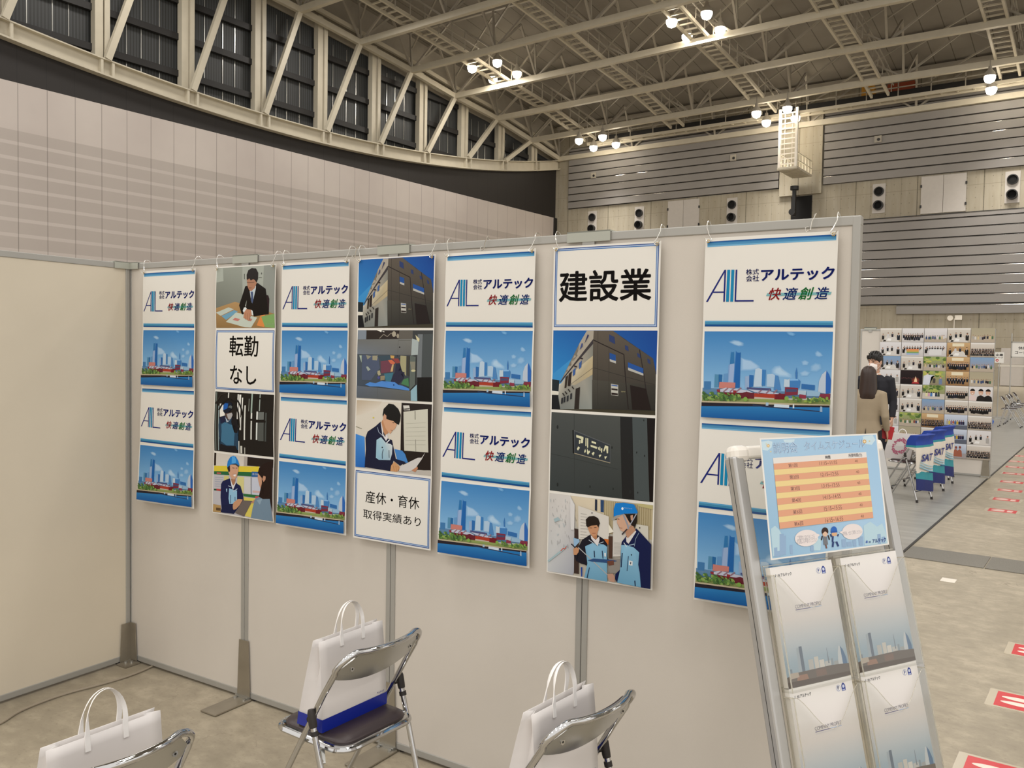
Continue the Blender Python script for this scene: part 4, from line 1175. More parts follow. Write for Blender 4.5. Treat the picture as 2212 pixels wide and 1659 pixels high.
def art_whiteboard():
    A = Art(quad=[(100, 60), (1800, 232), (1775, 1600), (88, 1305)], area=(5, 5, 415, 292)); P = A.poly
    P([(100, 60), (1800, 232), (1775, 1600), (88, 1305)], 'b9b2a4')
    P([(430, 95), (850, 140), (1180, 190), (1180, 700), (560, 600), (520, 240)], ['d0c2a8', 'd6c8ae', 'c3b18a', 'b5a684', 'c4b9a4', 'd3c6ad'])
    P([(980, 160), (1800, 235), (1790, 800), (1040, 700)], 'b3a482')
    for k in range(22): A.line([(1000 + k * 36, 165 + k * 4), (1000 + k * 36, 640)], 9, '94855f')
    P([(845, 145), (880, 150), (880, 335), (845, 325)], '20283c'); P([(935, 155), (990, 160), (990, 355), (940, 350)], '2a4468'); P([(1530, 200), (1800, 232), (1800, 300), (1560, 250)], 'b5ab78')
    P([(100, 60), (440, 95), (520, 240), (520, 1300), (500, 1370), (88, 1305)], ['c6c1bb', 'cfcac4', 'c9c5c0', 'a5a6ae', 'a1a3ab', 'bdbfbf'])
    rnd = random.Random(2)
    for k in range(46):
        x, y = 120 + rnd.random() * 330, 130 + rnd.random() * 800
        A.line([(x, y), (x + rnd.uniform(-6, 20), y + rnd.uniform(10, 70))], 5, rnd.choice(['a3a09d', '9fb0b4', 'b3aeaa', '8c8b8b']))
    A.line([(95, 1150), (300, 990), (400, 900)], 30, '9fb5b8'); A.line([(300, 985), (345, 935), (360, 955), (395, 905)], 14, 'bf5747'); P([(180, 470), (250, 440), (290, 490), (200, 520)], '9db2b6')
    P([(440, 100), (520, 245), (515, 640), (460, 640), (445, 300)], 'd3d0cd'); P([(520, 620), (590, 630), (600, 1350), (520, 1340)], '3c2d28')
    P([(575, 250), (1080, 420), (1090, 790), (590, 790)], 'd1cbc1'); P([(1150, 470), (1500, 500), (1480, 1060), (1150, 1070)], 'cbc6bd'); P([(1520, 540), (1730, 570), (1740, 900), (1520, 800)], 'c9c4b6')
    for k in range(9): A.line([(620, 380 + k * 48), (720 + (k % 3) * 30, 390 + k * 48)], 6, '8f8a84')
    for k in range(10): A.line([(1170, 840 + k * 20), (1280, 845 + k * 20)], 4, 'a39e98')
    A.ell(805, 365, 9, 12, '25233a', 8); A.ell(1592, 600, 10, 14, '2f2b2b', 8); P([(1080, 540), (1170, 670), (1085, 690)], 'e2dccb'); P([(1080, 740), (1150, 740), (1140, 1340), (1090, 1340)], '4b352a'); P([(1010, 780), (1085, 790), (1080, 880), (1030, 850)], 'c2682c')
    P([(1060, 1100), (1290, 1110), (1270, 1330), (1100, 1340)], '8a847c')
    # man with pointer board
    P([(510, 770), (600, 790), (610, 830), (520, 930)], '8fb0cc')
    P([(600, 900), (650, 800), (780, 715), (900, 720), (1010, 790), (1060, 860), (1070, 1100), (1110, 1130), (1060, 1180), (900, 1300), (700, 1200), (640, 1185), (560, 1140), (520, 1050), (600, 1040)], '191722')
    P([(700, 905), (820, 850), (900, 900), (1000, 870), (1060, 910), (1050, 1110), (1065, 1480), (690, 1410), (740, 1180), (720, 1000)], ['79a9c4', '86b5cf', '8cbad4', '84b2cc', '7fb0cb', '6f9fb8', '6899b3', '6a9cb8', '72a5c0', '76a8c4'])
    P([(790, 720), (870, 800), (930, 740), (935, 800), (905, 900), (850, 840), (800, 780)], 'd8d3d1'); A.line([(760, 800), (850, 860)], 9, 'c0cbd2'); A.line([(920, 860), (1000, 830)], 9, 'c0cbd2')
    P([(780, 680), (900, 680), (890, 790), (830, 770)], 'ad7a56')
    P([(725, 560), (925, 560), (915, 640), (880, 730), (830, 745), (780, 700), (745, 620)], 'c08c68'); P([(715, 570), (708, 470), (760, 420), (840, 412), (910, 450), (938, 530), (915, 600), (890, 560), (800, 570), (740, 600)], '211712')
    A.line([(765, 605), (810, 608)], 9, '3a251b'); A.line([(845, 600), (885, 598)], 9, '3a251b'); A.line([(815, 690), (870, 690)], 8, '8a4c3e')
    P([(510, 940), (560, 920), (605, 940), (595, 1000), (560, 1045), (515, 1040)], 'bd8a66'); A.line([(475, 865), (540, 925)], 16, '1d1b22')
    A.line([(590, 920), (820, 1130), (1080, 1370)], 14, 'a8a6a4'); P([(740, 1130), (840, 1100), (1150, 1120), (1230, 1140), (1060, 1170), (820, 1150)], '2c4a76'); P([(1060, 1140), (1170, 1130), (1175, 1200), (1090, 1215)], '6a4234')
    P([(730, 1410), (770, 1240), (780, 1245), (745, 1415)], '1c2740'); A.line([(850, 975), (858, 1080)], 15, '1f2c48'); A.line([(982, 975), (995, 1100)], 13, '1f2c48'); P([(1015, 1010), (1045, 1010), (1045, 1070), (1018, 1065)], 'd5dadb'); P([(635, 1240), (660, 1235), (660, 1390), (640, 1390)], '1f3f8c')
    # helmeted man
    P([(1290, 900), (1300, 830), (1370, 740), (1540, 610), (1620, 690), (1790, 870), (1775, 1600), (1600, 1570), (1230, 1490), (1270, 1300), (1195, 1430), (1200, 1350), (1275, 1280)], '111a44')
    P([(1290, 880), (1380, 880), (1500, 920), (1590, 1000), (1575, 1200), (1600, 1330), (1620, 1570), (1230, 1490), (1275, 1290), (1290, 1100)], ['7fafc9', '8bb9d2', '84b2cb', '79a9c3', '6f9fba', '6b9bb6', '6a9cb8', '679ab6', '6fa1bd', '78aac6'])
    A.line([(1310, 1010), (1295, 1240)], 17, '18233f'); A.line([(1412, 1060), (1392, 1300)], 12, '2b3d58'); P([(1425, 1130), (1482, 1145), (1480, 1215), (1422, 1205)], 'dadcdb'); A.line([(1452, 1155), (1450, 1195)], 16, '3a4350'); A.ell(1462, 1040, 10, 14, '14182a', 8); A.line([(1520, 1460), (1528, 1550)], 17, '18233f')
    P([(1370, 760), (1520, 640), (1540, 660), (1415, 860), (1380, 830)], 'd4cfcc'); A.line([(1335, 840), (1385, 910)], 12, 'ccd3d8'); A.line([(1420, 885), (1510, 865)], 17, '8fa3b5'); A.line([(1510, 900), (1530, 780), (1585, 680)], 7, '8fa3b5')
    P([(1360, 640), (1480, 560), (1530, 640), (1400, 770), (1370, 720)], 'b3866a'); P([(1220, 430), (1330, 380), (1480, 400), (1480, 540), (1400, 620), (1330, 665), (1280, 640), (1250, 560), (1220, 520)], 'c9a086')
    P([(1350, 380), (1550, 370), (1550, 490), (1520, 585), (1460, 560), (1480, 420), (1400, 470)], '1d1512'); P([(1440, 400), (1480, 390), (1480, 470), (1450, 480)], 'bf9278')
    P([(1165, 400), (1165, 290), (1195, 200), (1330, 190), (1500, 220), (1560, 340), (1555, 365), (1330, 370), (1165, 420)], '1178c6'); P([(1130, 455), (1200, 405), (1330, 375), (1180, 470), (1150, 478)], '9a958c')
    A.text('アルテック', 1330, 268, 1470, 296, 'e5ecf2', 0.03); A.ell(1308, 288, 18, 24, 'e5ecf2', 8)
    A.line([(1320, 375), (1400, 560), (1410, 620)], 26, '8d919c'); A.line([(1540, 370), (1420, 580)], 18, '9a9da8'); A.line([(1390, 620), (1340, 670), (1305, 710)], 22, '3a3336'); A.line([(1265, 600), (1310, 605)], 8, '8f5b4b'); A.line([(1225, 455), (1260, 460)], 9, '3b2a22')
    P([(1075, 1350), (1160, 1340), (1195, 1400), (1190, 1480), (1120, 1470), (1075, 1410)], 'b28a76')
    return A

# ------------------------------------------------------------------ booth partition panels
JOINT = [Vector((-4.2383, 2.4339, 0)), Vector((-3.3404, 2.4955, 0)), Vector((-2.4420, 2.5485, 0)), Vector((-1.5431, 2.5937, 0)), Vector((-0.6452, 2.6553, 0))]
def heading(a, b_): return math.atan2(b_.y - a.y, b_.x - a.x)
def chain(s, off=0.0):
    """point on the front of the panel row, s metres from the corner"""
    k = min(3, max(0, int(s / 0.9)))
    a, b_ = JOINT[k], JOINT[k + 1]
    t = (b_ - a).normalized()
    return a + t * (s - 0.9 * k) + Vector((t.y, -t.x, 0)) * off

def panel(label, a, hd, fabric, w=0.9, group='partition panels of the booth'):
    t = thing('partition_panel', label, 'partition', a, hd, group)
    T = 0.042; H_ = 2.1
    MB().box(0.02, w - 0.02, 0.004, T - 0.004, 0.03, H_ - 0.02).build('fabric_board', fabric, t)
    MB().box(0.0, w, 0, T, H_ - 0.030, H_).build('top_rail', 'alu', t, bevel=0.003)
    MB().box(0.0, w, 0, T, 0.011, 0.040).build('bottom_rail', 'alu', t, bevel=0.003)
    MB().box(0.001, 0.024, -0.001, T + 0.001, 0.012, H_ - 0.001).build('stile', 'alu', t, bevel=0.003)
    MB().box(w - 0.024, w - 0.001, -0.001, T + 0.001, 0.012, H_ - 0.001).build('stile', 'alu', t, bevel=0.003)
    m = MB()
    for x in (0.06, w - 0.06): m.tube([(x, T / 2, 0.0), (x, T / 2, 0.02)], 0.012, 10)
    m.build('levelling_foot', 'rubber', t)
    return t
WHERE = ['first of the poster row, next to the cream side panel', 'second of the poster row, behind the chair with the blue-based bag', 'third of the poster row', 'last of the poster row with the free right edge']
for k in range(4):
    a = JOINT[k]
    panel('grey beige fabric partition panel, ' + WHERE[k], a, heading(JOINT[k], JOINT[k + 1]), 'fabric')
side_dir = radians(94.3 - 180)
# side panel runs from the corner towards the camera, its end stile covering the first stile of the row
tdir = (JOINT[1] - JOINT[0]).normalized()
sdv = Vector((cos(side_dir), sin(side_dir), 0))
panel('cream fabric side panel at the left edge, at right angles to the poster row', JOINT[0] + tdir * 0.020 + sdv * 0.903, side_dir + pi, 'fabric_warm')
panel('cream fabric side panel continuing out of view on the left', JOINT[0] + tdir * 0.020 + sdv * 1.805, side_dir + pi, 'fabric_warm')

def clip(label, a, hd):
    t = thing('panel_clip', label, 'clip', a, hd, 'clips joining the panels')
    m = MB(); m.box(-0.085, 0.085, -0.007, -0.0035, 2.068, 2.106); m.box(-0.085, 0.085, 0.0455, 0.049, 2.068, 2.106); m.box(-0.085, 0.085, -0.007, 0.049, 2.1012, 2.106)
    m.build('channel', 'clip', t)
    m = MB(); m.box(-0.024, 0.024, -0.005, -0.003, 2.03, 2.068); m.build('tab', 'alu', t)
for k, w in ((1, 'over the photo of the man at a desk'), (2, 'over the photo of the dark building'), (3, 'over the large three-character sign')):
    clip('grey green top rail clip ' + w, JOINT[k], (heading(JOINT[k - 1], JOINT[k]) + heading(JOINT[k], JOINT[min(4, k + 1)])) / 2)
t = thing('panel_clip', 'angled clip on the top rails at the booth corner', 'clip', JOINT[0], 0, 'clips joining the panels')
hd = heading(JOINT[0], JOINT[1])
R1 = Matrix.Rotation(hd, 4, 'Z'); R2 = Matrix.Rotation(side_dir, 4, 'Z')
for R_, s0, sg in ((R1, 0.024, 1), (R2, 0.028, 1)):
    m = MB(); m.box(s0, s0 + 0.065, -0.008, -0.004, 2.07, 2.106, mx=R_) if R_ is R1 else m.box(s0 - 0.02, s0 + 0.065, 0.0225, 0.0265, 2.07, 2.106, mx=R_)
    m.box(s0, s0 + 0.065, -0.008, 0.03, 2.1015, 2.106, mx=R_) if R_ is R1 else m.box(s0 - 0.02, s0 + 0.065, -0.02, 0.0265, 2.1015, 2.106, mx=R_)
    m.build('arm', 'clip', t)

def foot(label, a, hd, w0=0.062, w1=0.086, h=0.285, L=0.21, skew=0.0):
    t = thing('panel_stand', label, 'foot', a, hd, 'metal feet of the panels')
    m = MB(); m.prism([(-w1 / 2, 0.012), (w1 / 2, 0.012), (w0 / 2, h), (-w0 / 2, h)], -0.0075, -0.0025); m.build('upright', 'foot', t)
    Rz = Matrix.Rotation(skew, 4, 'Z')
    m = MB(); m.box(-w1 / 2 - 0.008, w1 / 2 + 0.008, -L, -0.002, 0.002, 0.010, mx=Rz); m.build('base_plate', 'foot', t, bevel=0.002)
    m = MB(); m.bar((-w1 / 2, -0.012, 0.016), (w1 / 2, -0.012, 0.016), 0.016, 0.012)
    m.disc((-w1 / 2 + 0.012, -0.03, 0.009), 0.008, (0, 0, 1), 0.006, 10); m.disc((w1 / 2 - 0.012, -0.03, 0.009), 0.008, (0, 0, 1), 0.006, 10)
    m.build('weld_bracket', 'chrome_dull', t)
foot('flat metal panel foot fully in view, below the man-at-desk poster strip', JOINT[1] + Vector((0.004, 0, 0)), heading(JOINT[0], JOINT[1]))
foot('shiny metal panel foot half hidden behind the fully visible chair', JOINT[2], heading(JOINT[1], JOINT[2]))
foot('metal panel foot behind the chair at the lower middle edge', JOINT[3], heading(JOINT[2], JOINT[3]))
t = thing('panel_stand', 'short angled metal foot in the booth corner', 'foot', JOINT[0], hd, 'metal feet of the panels')
m = MB(); m.prism([(0.026, 0.012), (0.078, 0.012), (0.066, 0.21), (0.026, 0.21)], -0.008, -0.004)
m.build('upright', 'foot', t)
m = MB(); m.prism([(0.006, 0.012), (0.066, 0.012), (0.056, 0.21), (0.006, 0.21)], 0.0235, 0.0275, mx=Matrix.Rotation(side_dir - hd, 4, 'Z'))
m.build('upright', 'foot', t)
m = MB(); m.box(0.026, 0.10, -0.085, -0.002, 0.002, 0.010); m.build('base_plate', 'foot', t)
m = MB(); m.disc((0.07, -0.03, 0.01), 0.009, (0, 0, 1), 0.008, 10); m.disc((0.05, -0.05, 0.01), 0.009, (0, 0, 1), 0.008, 10); m.build('bolt', 'chrome_dull', t)

# ------------------------------------------------------------------ hanging poster strips
ARTS = {'L': art_logo(), 'M': art_skyline(), 'I': art_sign('trade'), 'T': art_sign('transfer'), 'S': art_sign('leave'), 'A': art_desk(), 'C': art_scaffold(),
        'D': art_workers_woman(), 'E': art_building(), 'F': art_aquarium(), 'G': art_reader(), 'J': art_nameplate(), 'K': art_whiteboard()}
SHEETN = {'L': ('logo_sheet', 'white company logo sheet with blue bands'), 'M': ('skyline_sheet', 'blue harbour skyline photo'), 'I': ('lettered_sheet', 'sheet with three large black characters'),
          'T': ('lettered_sheet', 'sheet with four black characters in two lines'), 'S': ('lettered_sheet', 'sheet with two lines of black text'), 'A': ('photo_sheet', 'photo of a man in a dark suit at a desk'),
          'C': ('photo_sheet', 'dark photo of a helmeted worker among scaffolding'), 'D': ('photo_sheet', 'photo of a smiling helmeted worker and a woman'), 'E': ('photo_sheet', 'photo of a dark office building under blue sky'),
          'F': ('photo_sheet', 'photo of an aquarium'), 'G': ('photo_sheet', 'photo of a young man reading a paper'), 'J': ('photo_sheet', 'photo of a name plate on dark concrete'), 'K': ('photo_sheet', 'photo of two workers at a whiteboard')}
STRIPS = [(0.150, 'LMLM', 'leftmost of the strips with logos and skylines, next to the booth corner', 0.030),
          (0.710, 'ATCD', 'poster strip topped by the photo of a man at a desk', 0.012),
          (1.160, 'LMLM', 'logo and skyline strip between the man-at-desk strip and the building strip', 0.018),
          (1.617, 'EFGS', 'poster strip topped by the dark building photo, with aquarium and reading man', 0.008),
          (2.080, 'LMLM', 'logo and skyline strip just left of the three-character sign strip', 0.024),
          (2.568, 'IEJK', 'poster strip topped by three large black characters', 0.004),
          (3.130, 'LMLM', 'rightmost logo and skyline strip, partly behind the brochure stand', 0.022)]
SW, SH = 0.41, 0.2945
ZT = 2.055
for i, (s0, seq, lab, curl) in enumerate(STRIPS):
    a, b_ = chain(s0, 0.018), chain(s0 + SW, 0.018)
    hd_ = heading(a, b_)
    lab2 = lab if lab.startswith('poster') else 'hanging poster, ' + lab
    t = thing('poster_strip', lab2, 'poster', (a.x, a.y, ZT - 4 * SH), hd_, 'hanging poster strips')
    def warp(x, z, curl=curl, i=i):
        v = 1 - z / (4 * SH); u = x / SW
        d = -curl * v * v * (1 - u) - 0.006 * v
        fr = (z / SH) % 1.0
        d += 0.004 * (abs(fr - 0.5) * 2) ** 2 * (0.6 + 0.4 * sin(i * 2.1)) - 0.004 * sin(pi * u) * (0.5 + 0.5 * cos(i + z * 1.5))
        return d
    for k, ch in enumerate(seq):
        o = sheet_mesh(SHEETN[ch][0], ARTS[ch], 'print', SW, SH, warp, x0=0.0, z0=(3 - k) * SH)
        o.parent = t; o['label'] = SHEETN[ch][1]

# S-hooks over the top rail
def hook(label, s, zlow, flip=1, turn=0.0, style='S'):
    p = chain(s, 0.0)
    k = min(3, int(s / 0.9)); hd_ = heading(JOINT[k], JOINT[k + 1])
    pts = []
    if style == 'S':
        L = (2.102 - zlow)
        # over the rail, down the front, out to the grommet
        prof = [(0.028, 2.090), (0.024, 2.104), (0.010, 2.113), (-0.006, 2.112), (-0.014, 2.101), (-0.015, 2.088)]
        pts = [(turn * 0.01, y, z) for y, z in prof]
        pts += [(turn * 0.010 + flip * 0.004, -0.017, 2.078), (turn * 0.008 + flip * 0.008, -0.021, zlow + 0.016), (flip * 0.009, -0.024, zlow + 0.003), (flip * 0.004, -0.027, zlow - 0.005), (-flip * 0.006, -0.028, zlow - 0.003), (-flip * 0.013, -0.030, zlow + 0.007)]
    else:
        pts = [(0, 0.02, 2.088), (0, 0.018, 2.106), (0.004, -0.004, 2.110), (0.012, -0.012, 2.112), (0.0, -0.013, 2.088), (-0.004, -0.014, 2.062), (-0.016, -0.016, 2.058), (-0.018, -0.017, 2.070), (-0.008, -0.016, 2.074)]
    m = MB().tube(pts, 0.0016, 6)
    o = m.build('s_hook', 'wire', None, True)
    o.location = (p.x, p.y, 0); o.rotation_euler = (0, 0, hd_)
    return tag(o, label, 'hook', 'wire hooks on the top rail')
HN = ['leftmost logo strip', 'man-at-desk strip', 'logo strip right of the man-at-desk strip', 'dark building strip', 'logo strip left of the three-character sign', 'three-character sign strip', 'rightmost logo strip']
for i, (s0, seq, lab, curl) in enumerate(STRIPS):
    hook('wire S-hook at the top left corner of the ' + HN[i], s0 + 0.014, ZT - 0.008, 1, -1)
    hook('wire S-hook at the top right corner of the ' + HN[i], s0 + SW - 0.014, ZT - 0.008, -1, 1)
hook('bent wire hook hanging free between the second and third left clips', 1.602, 0, style='Z')
hook('bent wire hook hanging free over the logo strip left of the three-character sign', 2.262, 0, style='Z')
hook('bent wire hook hanging free over the rightmost logo strip', 3.462, 0, style='Z')
# brass eyelets belong to the strips
for i, (s0, seq, lab, curl) in enumerate(STRIPS):
    root = [o for o in bpy.data.objects if o.name.startswith('poster_strip') and abs((o.location - Vector((chain(s0, 0.018).x, chain(s0, 0.018).y, o.location.z))).length) < 1e-4][0]
    for x in (0.012, SW - 0.012):
        m = MB().tube([(x + 0.0045 * cos(t_), -0.004, 4 * SH - 0.011 + 0.0045 * sin(t_)) for t_ in [2 * pi * q / 12 for q in range(12)]], 0.0012, 6, closed=True)
        m.build('eyelet', MAT.setdefault('brass', mat('brass', 'b79a52', 0.25, 1.0)), root, True)

# ------------------------------------------------------------------ folding chairs
def make_chair(label, group, loc, rz, pad='vinyl', pad_front=True):
    t = thing('folding_chair', label, 'chair', loc, rz, group)
    HW = 0.181
    def xl(z): return 0.262 - z * 0.586            # line of the front leg / back tube
    for sgn in (-1, 1):
        MB().tube([(xl(0.015), sgn * HW, 0.015), (xl(0.30), sgn * HW, 0.30), (xl(0.53), sgn * HW, 0.53)], 0.0096, 10).build('front_leg', 'chrome', t, True)
    # back frame: up both sides and over the top in one bent tube
    pts = [(xl(0.53), -HW, 0.53), (xl(0.62), -HW, 0.62), (xl(0.69) - 0.004, -HW + 0.002, 0.69)]
    for i in range(7):
        a = pi / 2 * i / 6
        pts.append((xl(0.70 + 0.05 * sin(a)) - 0.012 * sin(a), -HW + 0.055 * (1 - cos(a)), 0.70 + 0.052 * sin(a)))
    for i in range(1, 8):
        y = -HW + 0.055 + (2 * HW - 0.11) * i / 8
        pts.append((xl(0.75) - 0.012 - 0.030 * (1 - (y / 0.135) ** 2), y, 0.752))
    for i in range(6, -1, -1):
        a = pi / 2 * i / 6
        pts.append((xl(0.70 + 0.05 * sin(a)) - 0.012 * sin(a), HW - 0.055 * (1 - cos(a)), 0.70 + 0.052 * sin(a)))
    pts += [(xl(0.69) - 0.004, HW - 0.002, 0.69), (xl(0.62), HW, 0.62), (xl(0.53), HW, 0.53)]
    MB().tube(pts, 0.0098, 12).build('back_frame', 'chrome', t, True)
    # back rest: curved shell, steel behind and a padded face in front
    def shell(off, zlo, inset):
        rs = []
        n = 16
        for i in range(n + 1):
            u = -1 + 2 * i / n
            y = u * (HW - inset)
            z0 = 0.668 - 0.030 * (1 - u * u) + zlo
            z1 = 0.748 - (0.05 * max(0, abs(u) - 0.72) / 0.28 if abs(u) > 0.72 else 0)
            rs.append([Vector((xl(z) - 0.034 * (1 - u * u) * min(1, (z - 0.60) / 0.15 + 0.45) + off, y, z)) for z in (z0, z0 + (z1 - z0) * 0.33, z0 + (z1 - z0) * 0.66, z1)])
        return rs
    def slab(o0, o1, zlo, inset, name, m_):
        A_, B_ = shell(o0, zlo, inset), shell(o1, zlo, inset)
        b_ = MB()
        b_.rings([list(p) + list(reversed(q)) for p, q in zip(A_, B_)])
        return b_.build(name, m_, t, True)
    br = slab(-0.006, 0.0, 0.0, 0.006, 'backrest_plate', 'chrome_dull')
    slab(0.001, 0.016, 0.006, 0.016, 'backrest_pad', pad)
    for sgn in (-1, 1):
        y = sgn * 0.130; z = 0.697
        x = xl(z) - 0.034 * (1 - (y / 0.175) ** 2) - 0.006
        m = MB(); m.disc((x, y, z), 0.0075, (-1, 0, 0), 0.003, 12); m.build('screw', 'chrome', br, True)
        m = MB(); m.disc((x - 0.003, y, z), 0.003, (-1, 0, 0), 0.0008, 8); m.build('screw_slot', 'black', br)
    # seat
    out = rrect(-0.165, 0.155, -0.160, 0.160, 0.055, 6)
    inn = rrect(-0.155, 0.145, -0.150, 0.150, 0.05, 6)
    m = MB().rings([[Vector((x, y, z)) for x, y in q] for q, z in ((inn, 0.451), (inn, 0.460), (rrect(-0.148, 0.138, -0.143, 0.143, 0.046, 6), 0.467), (rrect(-0.11, 0.10, -0.11, 0.11, 0.03, 6), 0.471))])
    m.build('seat_pad', pad, t, True)
    m = MB().rings([[Vector((x, y, z)) for x, y in q] for q, z in ((inn, 0.431), (out, 0.436), (out, 0.454), (inn, 0.4555))])
    m.build('seat_pan', 'chrome', t, True)
    m = MB().tube([(x, y, 0.444) for x, y in rrect(-0.17, 0.16, -0.165, 0.165, 0.058, 6)], 0.0085, 8, closed=True)
    m.build('seat_rim', 'chrome', t, True)
    for sgn in (-1, 1):
        P0 = Vector((-0.062, sgn * (HW + 0.016), 0.545)); P1 = Vector((-0.215, sgn * (HW + 0.012), 0.015))
        MB().tube([P0, P0.lerp(P1, 0.5), P1], 0.0096, 10).build('rear_leg', 'chrome', t, True)
        m = MB().tube([P0 + Vector((0.003, 0, 0.020)), P0 + Vector((0.0, 0, 0.008)), P0.lerp(P1, 0.045), P0.lerp(P1, 0.065)], [0.009, 0.0125, 0.013, 0.0118], 10)
        m.disc(P0.lerp(P1, 0.085), 0.0122, P1 - P0, 0.014, 10)
        m.tube([(xl(0.535), sgn * (HW - 0.004), 0.535), (-0.06, sgn * (HW + 0.022), 0.535)], 0.0105, 10)
        m.build('pivot_joint', 'rubber', t, True)
        m = MB(); m.bar((-0.075, sgn * (HW - 0.012), 0.432), (-0.105, sgn * (HW + 0.010), 0.405), 0.022, 0.006); m.disc((-0.10, sgn * (HW + 0.005), 0.41), 0.007, (0, sgn, 0), 0.012, 10)
        m.bar((0.01, sgn * (HW - 0.012), 0.437), (0.012, sgn * (HW + 0.004), 0.425), 0.02, 0.006)
        m.build('seat_bracket', 'chrome_dull', t)
        for p in ((xl(0.0), sgn * HW, 0.0), (-0.219, sgn * (HW + 0.012), 0.0)):
            m = MB().tube([p, (p[0] * 0.985, p[1], 0.03)], 0.0145, 10); m.build('rubber_foot', 'rubber', t, True)
    MB().tube([(xl(0.12), -HW, 0.12), (xl(0.12), HW, 0.12)], 0.008, 8).build('front_stretcher', 'chrome', t, True)
    MB().tube([(-0.184, -HW - 0.012, 0.12), (-0.184, HW + 0.012, 0.12)], 0.008, 8).build('rear_stretcher', 'chrome', t, True)
    return t

chairA = make_chair('chrome folding chair with dark seat, fully in view, holding the bag with blue base', 'folding chairs in the booth', (-2.05, 1.93, 0), pi)
index_kids()
dup(chairA, loc=(-1.985, 1.03, 0), rz=pi, label='chrome folding chair at the lower left edge, only its back in view')
dup(chairA, loc=(-1.262, 1.935, 0), rz=pi - 0.12, label='chrome folding chair at the lower middle edge, right of the fully visible chair')

